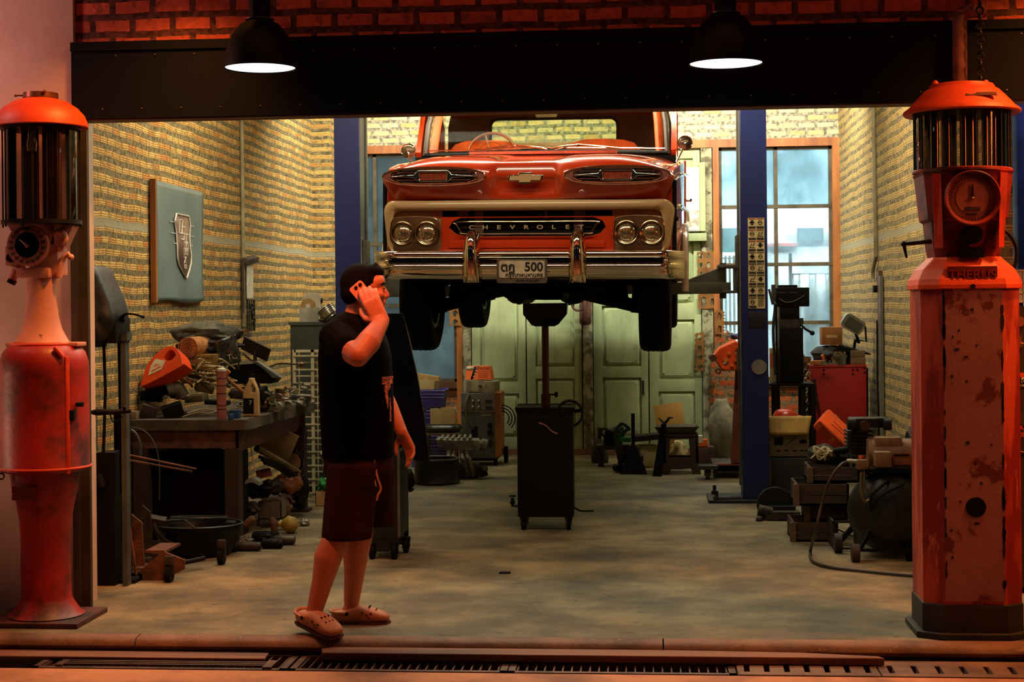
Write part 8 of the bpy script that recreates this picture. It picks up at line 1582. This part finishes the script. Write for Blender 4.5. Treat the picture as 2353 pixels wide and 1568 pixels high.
# carton with flap + helmet + orange case
Yk = 12.2; kk2 = Yk/F; p = at(1815, 1045, Yk); kx = lambda px: (px-1815)*kk2; kz2 = lambda py: 1.5+(697-py)*kk2
t = thing('tool_carton', 'printed grey carton with a folded yellow flap on the dark chest', 'box', (p.x, Yk, kz2(1047))); zz2 = lambda py: kz2(py)-kz2(1047)
m = MB(); e = .005; w0, w1, hh2 = kx(1768), kx(1860), zz2(962)
m.b2((w0, 0, 0), (w1, .28, e)); m.b2((w0, 0, 0), (w1, e, hh2)); m.b2((w0, .275, 0), (w1, .28, hh2)); m.b2((w0, 0, 0), (w0+e, .28, hh2)); m.b2((w1-e, 0, 0), (w1, .28, hh2)); m.obj('box_body', mat('carton_grey', (124, 112, 88), .7), t)
m = MB(); m.grid(lambda a_, b__: (w0-.005+(w1-w0+.02-.03*b__)*a_, -.015-.03*b__-.01*math.sin(PI*a_), hh2+.03-(zz2(950)-zz2(992))*b__), 12, 6); m.obj('yellow_flap', mat('flap_yellow', (186, 150, 76), .7, c3=(120, 90, 44), s3=10, lo3=.62, hi3=.68), t, solid=.005)
m = MB(); ink3 = dark; m.b2((kx(1780), -.002, zz2(1020)), (kx(1800), 0, zz2(1003))); m.tube([(kx(1808), -.001, zz2(1018)), (kx(1828), -.001, zz2(1002))], .004, 4, flat=.3); m.prism(ell(.03, .016, 14, kx(1845), zz2(1012)), .002, 'xz', -.002)
for i, x in enumerate((1785, 1803, 1822, 1838, 1850)): m.b2((kx(x), -.002, zz2(1034)), (kx(x)+.03, 0, zz2(1031)))
m.obj('print', dark, t)
t = thing('safety_helmet', 'red-orange hard hat resting in the carton', 'helmet', (p.x, Yk+.12, kz2(955)-.03)); m = MB(); m.lathe([(.105, -.01), (.10, .0), (.095, .03), (.075, .065), (.04, .082), (0, .088)], (kx(1808), 0, 0), n=32); m.torus((kx(1808), 0, .0), .103, .006, n=32); m.obj('helmet_shell', mat('helmet_red', (198, 56, 28), .3), t); MB().tube([(kx(1822), -.1, .0), (kx(1838), -.08, .03), (kx(1850), -.05, .02)], .012, 8, flat=.4).obj('helmet_strap', mat('strap_orange', (214, 130, 70), .5), t)
solo(MB().b2((p.x+kx(1772), Yk-.03, 0), (p.x+kx(1895), Yk+.30, kz2(1048)), .01), 'dark_chest', mat('chest_dark', (18, 20, 22), .6, c2=(26, 22, 22)), 'black chest on the floor carrying the grey carton', 'chest')
Yo = 11.7; a = at(1888, 962, Yo); b = at(1978, 1048, Yo); t = thing('tool_case', 'orange plastic power tool case tilted against the red cabinet', 'case', ((a.x+b.x)/2, Yo, (a.z+b.z)/2), rot=(.5, math.atan2(a.z-b.z, b.x-a.x), -.1)); L_ = (b-a).length
oc = mat('case_orange', (232, 84, 26), .4); m = MB(); m.box((0, 0, 0), (L_*1.05, .22, .09), bev=.02); m.obj('case_shell', oc, t); m = MB()
for i in range(3): m.b2((-L_*.4+i*.13, -.118, -.035), (-L_*.4+i*.13+.10, -.11, .02), .004)
m.obj('case_recess', mat('case_red', (170, 40, 18), .5), t); m = MB(); m.b2((-L_*.5, -.114, .024), (L_*.5, -.108, .030)); m.obj('case_seam', mat('case_seam', (120, 40, 20), .5), t); MB().tube([(-.12, -.04, .046), (.0, -.03, .046), (.12, -.045, .046)], .004, 4, flat=.4).tube([(-.12, .01, .046), (.12, .0, .046)], .004, 4, flat=.4).obj('case_emboss', MATS['case_seam'], t)
m = MB(); p = at(1912, 965, 12.0); m.cyl((p.x-.02, 12.05, p.z-.05), (p.x+.02, 12.05, p.z+.035), .045, n=28); m.torus((p.x+.02, 12.05, p.z+.035), .043, .004, (.4, 0, .85), 28, 6); m.b2((p.x-.0, 12.04, .002), (p.x+.02, 12.08, p.z-.05)); solo(m, 'steel_cup', chrome_d, 'shiny cylindrical steel cup above the orange case', 'cup')
a, b = at(1925, 985, 11.8), at(1965, 975, 11.8); solo(MB().tube([a, b], .012, 8).b2((a.x-.01, 11.81, .002), (a.x+.01, 11.83, a.z)), 'flat_bar', alu, 'grey flat bar poking out between the steel cup and the air compressor', 'bar')
# crates stack (dark wood)
Yk2 = 9.95; k9 = Yk2/F; X9 = lambda px: at(px, 1100, Yk2).x; Z9 = lambda py: 1.5+(697-py)*k9
cr_m = mat('old_crate_wood', (74, 52, 38), .8, c2=(40, 30, 24), vs=6, c3=(130, 80, 46), s3=22, lo3=.66, hi3=.7, bump=.4, stretch=(.3, 1, 2))
def wcrate(px0, px1, py0, py1, lb, dy=0, d=.38):
    x0, x1 = X9(px0), X9(px1); z0, z1 = max(0, Z9(py1)), Z9(py0); t = thing('wooden_crate', lb, 'crate', ((x0+x1)/2, Yk2+dy, z0), group='dark wooden crates by the compressor'); w = (x1-x0)/2; h = z1-z0
    m = MB(); m.b2((-w, 0, 0), (w, .015, h*.46)); m.b2((-w, 0, h*.5), (w, .015, h)); m.b2((-w, d-.015, 0), (w, d, h)); m.b2((-w, 0, 0), (-w+.015, d, h)); m.b2((w-.015, 0, 0), (w, d, h)); m.b2((-w, 0, 0), (w, d, .015)); m.obj('crate_boards', cr_m, t)
    m = MB(); m.b2((-w-.012, -.012, 0), (-w+.02, .0, h)); m.b2((-w-.014, 0, 0), (-w-.002, .04, h)); m.obj('corner_batten', mat('batten_light', (104, 82, 58), .8), t)
wcrate(1820, 1925, 1196, 1250, 'dark wooden crate at the bottom of the stack, on the floor')
wcrate(1855, 1950, 1158, 1195, 'dark wooden crate second from the bottom of the stack', .05)
wcrate(1828, 1950, 1108, 1157, 'dark wooden crate third from the bottom, sticking out to the left', -.02)
wcrate(1862, 1978, 1072, 1107, 'scuffed reddish wooden crate on top of the stack, under the white cable', .04)
m = MB(); rn = random.Random(4); P = []
for i in range(26):
    a_ = i*1.15; c = at(1885+22*math.cos(a_)*(1 if i % 3 else .5)+(6 if i > 12 else 0), 1050-16*abs(math.sin(a_*.7))+8*math.cos(a_*1.3), 9.98+rn.uniform(0, .08)); P.append(c)
m.tube(smooth_path(P, 6), .0045, 6); solo(m, 'white_cable', mat('white_cable', (206, 192, 150), .5), 'coiled cream electric cable on the top wooden crate', 'cable')
p = at(1880, 1050, 10.1); solo(blob((p.x+.03, 10.15, Z9(1072)+.065), (.10, .10, .065), 93, amp=.25), 'grey_rag', mat('rag_grey', (66, 66, 58), .9, c2=(40, 40, 36), bump=.5), 'dark grey rag bundle behind the white cable', 'rag', smooth=50)
p = at(1935, 1050, 10.1); m = MB(); m.lathe([(0, 0), (.11, 0), (.115, .05), (.09, .08), (0, .085)], (p.x, 10.2, Z9(1072)+.004), n=32); m.cyl((p.x-.05, 10.1, Z9(1072)+.09), (p.x+.04, 10.05, Z9(1072)+.11), .022, n=12); m.cyl((p.x+.0, 10.08, Z9(1072)+.085), (p.x+.06, 10.02, Z9(1072)+.13), .016, n=10); solo(m, 'starter_motor', dark, 'round black starter motor behind the compressor fittings on the top crate', 'motor')
p = at(1935, 1230, 9.7); m = MB(); m.b2((p.x-.06, 9.65, 0), (p.x-.05, 9.95, .17)); m.b2((p.x+.10, 9.65, 0), (p.x+.11, 9.95, .17)); m.b2((p.x-.06, 9.65, .16), (p.x+.11, 9.66, .175)); m.b2((p.x-.06, 9.65, 0), (p.x+.11, 9.66, .012)); m.tube([(p.x-.05, 9.65, .02), (p.x+.1, 9.65, .15)], .006, 4); m.tube([(p.x-.05, 9.65, .13), (p.x+.06, 9.65, .08)], .006, 4); solo(m, 'battery_tray', iron, 'open steel angle frame on the floor between the crates and the compressor wheel', 'frame')
# wheel + motor near column base
p = at(1790, 1190, 10.9); m = MB(); t = thing('bench_motor', 'low black machine with a half-round wheel guard at the foot of the right lift column', 'machine', (p.x, 11.0, 0)); k11 = 11.0/F; z11 = lambda py: 1.5+(697-py)*k11; x11 = lambda px: (px-1790)*k11
m.torus((x11(1786), .1, z11(1160)), .13, .018, (0, 1, 0), 32, 8, 0, PI); m.cyl((x11(1786), .08, z11(1160)), (x11(1786), .13, z11(1160)), .125, n=32); m.b2((x11(1752), .0, 0), (x11(1830), .2, z11(1160))); m.obj('wheel_guard', mat('guard_black', (20, 26, 26), .45), t)
m = MB(); m.cyl((x11(1745), -.05, z11(1165)), (x11(1775), -.05, z11(1172)), .04, n=16); m.box((x11(1800), -.08, z11(1180)), (.22, .06, .03)); m.cyl((x11(1742), -.1, z11(1185)), (x11(1752), -.12, z11(1185)), .025, n=12); m.b2((x11(1812), -.14, z11(1183)), (x11(1848), -.1, z11(1176))); m.b2((x11(1760), -.1, 0), (x11(1838), .05, .06)); m.obj('motor_parts', iron, t)
# ------------------------------------------------------------------ compressor
Yq = 9.25; kq3 = Yq/F; p = at(2040, 1290, Yq); qx = lambda px: (px-2040)*kq3; qz = lambda py: 1.5+(695.5-py)*kq3
t = thing('air_compressor', 'large air compressor with dark round tank end and beige motor, left of the square pump', 'air compressor', (p.x-.0, Yq, 0), rz=0)
tk = mat('tank_black', (13, 17, 19), .45, c2=(22, 24, 24)); tan = mat('motor_beige', (140, 106, 76), .55, c2=(112, 80, 58), vs=12)
RT = .235; zc4 = qz(1172); xc = qx(2037); A = Vector((.30, 1, 0)).normalized()
c0 = V(xc, .0, zc4)
m = MB(); m.lathe([(0, -.05), (.10, -.045), (.17, -.025), (.215, .015), (RT, .06), (RT, .10)], c0, tuple(A), 48); m.obj('tank_end', tk, t)
m = MB(); m.lathe([(RT, .10), (RT, .60), (.2, .66), (0, .69)], c0, tuple(A), 48); m.obj('tank_shell', mat('tank_tan', (132, 112, 72), .6, c2=(70, 60, 42), vs=5, c3=(60, 50, 36), s3=20, lo3=.5, hi3=.56, stretch=(1, 3, 1)), t)
m = MB(); m.cyl(c0-A*.055, c0-A*.03, .075, n=32); m.obj('tank_boss', mat('boss_teal', (24, 34, 36), .5), t)
m = MB(); m.b2((qx(1990), -.0, qz(1082)), (qx(2112), .34, qz(1074)), .004); m.b2((qx(1992), .02, zc4+RT-.02), (qx(2005), .3, qz(1076))); m.b2((qx(2090), .02, zc4+RT-.05), (qx(2103), .3, qz(1076))); m.obj('deck', dark, t)
m = MB(); m.cyl((qx(2003), .14, qz(1045)), (qx(2102), .14, qz(1045)), .095, n=32); m.b2((qx(2005), .06, qz(1078)), (qx(2100), .24, qz(1060))); m.obj('motor', tan, t)
MB().box((qx(2048), .12, qz(1015)), (.155, .12, .06), bev=.01).obj('capacitor_cover', tan, t); MB().box((qx(2030), -.0, qz(1050)), (.095, .10, .09), bev=.012).obj('switch_cover', tan, t); MB().box((qx(1984), .0, qz(1062)), (.06, .06, .055), bev=.006).obj('pressure_switch', tan, t)
MB().b2((qx(2056), .035, qz(1064)), (qx(2095), .05, qz(1038))).obj('rating_plate', mat('plate_orange', (150, 84, 52), .5), t); MB().b2((qx(2058), .032, qz(1045)), (qx(2092), .036, qz(1041))).obj('plate_bar', dark, t)
m = MB(); m.box((qx(1990), .25, qz(1010)), (.10, .14, .20), bev=.02)
for i in range(5): m.box((qx(1990), .25, qz(1030-9*i)), (.15, .17, .010))
m.box((qx(2000), .25, qz(973)), (.16, .15, .05), bev=.01); m.box((qx(2025), .28, qz(975)), (.16, .12, .06), bev=.01); m.cyl((qx(1978), .2, qz(1000)), (qx(1978), .2, qz(1040)), .03, n=12); m.cyl((qx(2045), .2, qz(978)), (qx(2062), .2, qz(978)), .035, n=14); m.cyl((qx(1960), .15, qz(975)), (qx(1978), .15, qz(975)), .035, n=14); m.obj('pump_head', mat('pump_black', (26, 28, 28), .5, metal=.3), t)
MB().cyl((qx(2000), .15, qz(980)), (qx(2000), .18, qz(980)), .03, n=16).obj('air_filter', mat('filter_maroon', (70, 34, 26), .5), t)
m = MB(); m.torus((qx(2105), .22, qz(1040)), .11, .015, (1, 0, 0), 32, 8); m.cyl((qx(2100), .22, qz(1040)), (qx(2112), .22, qz(1040)), .10, n=24); m.obj('flywheel_guard', dark, t)
m = MB(); m.tube(smooth_path([(qx(1982), -.02, qz(1080)), (qx(1980), -.05, qz(1120)), (qx(1988), -.06, qz(1143)), (qx(2002), -.06, qz(1135)), (qx(2008), -.06, qz(1120))], 5), .010, 8); m.tube(smooth_path([(qx(1990), 0, qz(1078)), (qx(1988), -.03, qz(1110)), (qx(1996), -.03, qz(1120))], 5), .006, 6); m.obj('copper_pipe', mat('pipe_brassy', (112, 96, 66), .4, metal=.5), t)
m = MB(); m.tube(smooth_path([(qx(2042), -.02, qz(1100)), (qx(2020), -.09, qz(1110)), (qx(2000), -.09, qz(1130)), (qx(1998), -.09, qz(1160)), (qx(2005), -.09, qz(1155)), (qx(2015), -.1, qz(1135)), (qx(2035), -.1, qz(1120)), (qx(2055), -.09, qz(1112)), (qx(2075), -.05, qz(1105))], 6), .008, 8); m.obj('motor_cable', dark, t)
m = MB(); m.cyl((qx(1955), .05, qz(1057)), (qx(1978), .0, qz(1056)), .014, n=10); m.cyl((qx(1962), .04, qz(1068)), (qx(1962), .04, qz(1050)), .008, n=8); m.obj('outlet_valve', alu, t)
for (x, y, r) in ((1965, -.06, .052), (1942, .28, .058)):
    MB().cyl((qx(x)-.022, y, r), (qx(x)+.022, y, r), r, n=28).obj('wheel', mat('compressor_wheel', (44, 36, 30), .7), t)
m = MB(); m.tube([(qx(1968), -.06, .055), (qx(1985), -.02, .11), (qx(2005), .02, .2)], .018, 8); m.tube([(qx(1945), .28, .06), (qx(1975), .25, .16)], .016, 8); m.b2((qx(1968), -.07, .06), (qx(2095), -.05, .075)); m.b2((qx(2080), -.04, 0), (qx(2092), .0, .2)); m.obj('wheel_bracket', dark, t)
# hose on the floor
gz2 = lambda px, py: atz(px, py, .012)
P = [p+V(qx(1957), .05, qz(1058)), p+V(qx(1935), -.0, qz(1066)), p+V(qx(1910), -.02, qz(1100)), p+V(qx(1893), -.03, qz(1150)), p+V(qx(1878), -.05, qz(1210))]
P = [Vector((v.x, v.y, v.z)) for v in P]
for v in P: v.z = v.z
P[0].z = qz(1058); P[1].z = qz(1066); P[2].z = qz(1100); P[3].z = qz(1150); P[4].z = qz(1210)
P += [gz2(1862, 1268), gz2(1868, 1290), gz2(1905, 1303), gz2(1960, 1310), gz2(2060, 1320), gz2(2160, 1326), gz2(2360, 1328)]
solo(MB().tube(smooth_path(P, 8), .0095, 8), 'air_hose', mat('hose_olive', (48, 44, 32), .45), 'long black air hose running from the compressor along the floor to the right', 'hose')
# tyres / hose by wall behind compressor
p = at(2100, 1000, 9.5); m = MB()
for i in range(3): m.torus((XR-.06-.02*i, 9.45+.02*i, 1.0), .20-.02*i, .010, (1, 0, 0), 32, 6)
m.tube([(XR-.02, 9.45, 1.23), (XR+.001, 9.45, 1.23)], .012, 6); m.cyl((XR-.10, 9.45, 1.205), (XR, 9.45, 1.205), .01, n=8); solo(m, 'coiled_hose', dark, 'black hose coil hanging on the end of the right brick wall', 'hose')
# sticker cabinet at the right edge
Yc2 = 8.22; c = at(2331, 1000, Yc2); t = thing('sticker_cabinet', 'black-brown cabinet covered in stickers at the right edge behind the square pump', 'cabinet', (c.x, Yc2, 0)); k8 = Yc2/F; z8 = lambda py: 1.5+(692-py)*k8
MB().b2((0, 0, .03), (.6, .5, z8(705))).obj('cabinet_body', mat('cabinet_brownblack', (44, 34, 30), .5), t); MB().b2((0, .02, 0), (.6, .48, .03)).obj('plinth', dark, t)
st1 = MB().b2((.004, -.004, z8(888)), (.16, -.001, z8(852))).obj('sticker', mat('sticker_black', (22, 20, 20), .4), t); MB().b2((.004, -.006, z8(864)), (.16, -.004, z8(853))).obj('sticker_band', mat('sticker_orange', (196, 70, 40), .4), st1); MB().b2((.006, -.006, z8(876)), (.155, -.004, z8(864))).obj('sticker_white', white, st1); text('sticker_text', 'Holley', .040, dark, st1, (.009, -.007, z8(870)), ext=.0008, align='LEFT', bold=.0012); text('sticker_text', 'EQUIPPED', .016, white, st1, (.009, -.006, z8(882)), ext=.0008, align='LEFT')
s2 = MB().prism(ell(.07, .05, 28, .09, z8(955)), .002, 'xz', -.004).obj('sticker', mat('sticker_charcoal', (60, 58, 54), .4), t)
s3 = text('sticker_text', 'BARN', .034, MATS['sticker_orange'], t, (.004, -.003, z8(978)), ext=.001, align='LEFT', bold=.001); text('sticker_text', 'IDIOT', .038, MATS['sticker_orange'], t, (-.002+.004, -.003, z8(993)), ext=.001, align='LEFT', bold=.001)
m = MB(); m.cyl((.028, -.02, z8(738)), (.028, .0, z8(738)), .026, n=24); m.obj('gauge', mat('gauge_copper', (150, 92, 72), .4), t)
m = MB(); m.torus((.03, -.02, z8(795)), .02, .006, (0, 1, 0), 18, 6, -PI, 0); m.tube([(.03, -.02, z8(770)), (.03, -.02, z8(795))], .006, 6); m.torus((.02, -.01, z8(1065)), .08, .004, (0, 1, 0), 24, 6, -PI/2, PI/2); m.obj('hook', mat('hook_bronze', (140, 100, 64), .4, metal=.5), t)
t2 = thing('storage_crate', 'pale blue-white plastic crate on top of the sticker cabinet', 'crate', (c.x+.02, Yc2, z8(705)+.002)); hq = z8(622)-z8(705)
m = MB(); m.b2((-.02, 0, hq*.1), (.4, .3, hq*.98)); m.obj('crate_body', mat('crate_paleblue', (166, 188, 196), .5), t2); m = MB()
for z in (.1, .35, .62, .95): m.b2((-.026, -.006, hq*z), (.4, .306, hq*z+.008))
for x in (-.024, .03, .1, .2): m.b2((x, -.006, hq*.0), (x+.006, .0, hq*.97))
m.obj('crate_ribs', mat('crate_rib', (196, 206, 206), .5), t2)
# yard things behind the windows
def yo(px, py, Y): return at(px, py, Y)
p = yo(1880, 690, 17.5); t = thing('hanging_sheet', 'white sheets hanging in the yard behind the right window', 'cloth', (p.x, 17.5, -.05)); 
m = MB(); m.grid(lambda a_, b__: (-.28+.62*a_, .05*math.sin(a_*22), yo(1880, 620, 17.5).z-1.6*b__), 40, 4); m.obj('sheet', mat('sheet_white', (226, 226, 220), .8), t, recalc=False, solid=.01); MB().cyl((-.3, 0, 0), (-.3, 0, 2.1), .02).cyl((.36, 0, 0), (.36, 0, 2.1), .02).tube([(-.3, 0, yo(1880, 619, 17.5).z), (.36, 0, yo(1880, 619, 17.5).z)], .01, 6).obj('sheet_rail', greyp, t)
p = yo(1880, 570, 18.4); t = thing('yard_vehicle', 'pale vehicle parked in the yard behind the right window', 'vehicle', (p.x, 18.6, -.05)); m = MB(); zq = lambda py: yo(1880, py, 18.4).z
m.loft([[(-.7, -.3, .3), (.8, -.3, .3), (.8, .5, .3), (-.7, .5, .3)], [(-.7, -.3, zq(560)), (.8, -.3, zq(560)), (.8, .5, zq(560)), (-.7, .5, zq(560))], [(-.45, -.2, zq(505)), (.8, -.2, zq(505)), (.8, .4, zq(505)), (-.45, .4, zq(505))]]); m.obj('vehicle_body', mat('vehicle_white', (206, 210, 210), .5), t); m = MB(); m.b2((-.25, -.32, zq(545)), (.05, -.25, zq(515))); m.b2((.12, -.32, zq(545)), (.5, -.25, zq(515))); m.obj('vehicle_window', mat('vehicle_glass', (96, 122, 126), .2), t); MB().b2((-.62, -.33, zq(556)), (-.25, -.28, zq(549))).obj('vehicle_stripe', mat('vehicle_red', (214, 110, 100), .5), t)
for x in (-.35, .5): MB().cyl((x, -.34, .3), (x, -.2, .3), .3, n=24).obj('wheel', rub, t)
p = yo(1680, 560, 18.2); t = thing('turquoise_shelter', 'turquoise panel and white fence in the yard seen left of the lift column', 'panel', (p.x-.1, 17.4, -.05)); zq = lambda py: yo(1680, py, 18.2).z; m = MB(); m.b2((-.4, 0, zq(575)), (.35, .05, zq(522))); m.b2((-.4, 0, 0), (-.36, .05, zq(522))); m.b2((.30, 0, 0), (.34, .05, zq(522))); m.obj('panel_board', mat('turquoise', (86, 196, 196), .6), t)
m = MB()
for i in range(16): m.b2((-.38+.045*i, -.06, 0), (-.355+.045*i, -.04, zq(583)))
m.b2((-.4, -.065, zq(590)), (.35, -.05, zq(587))); m.obj('picket_fence', white, t)
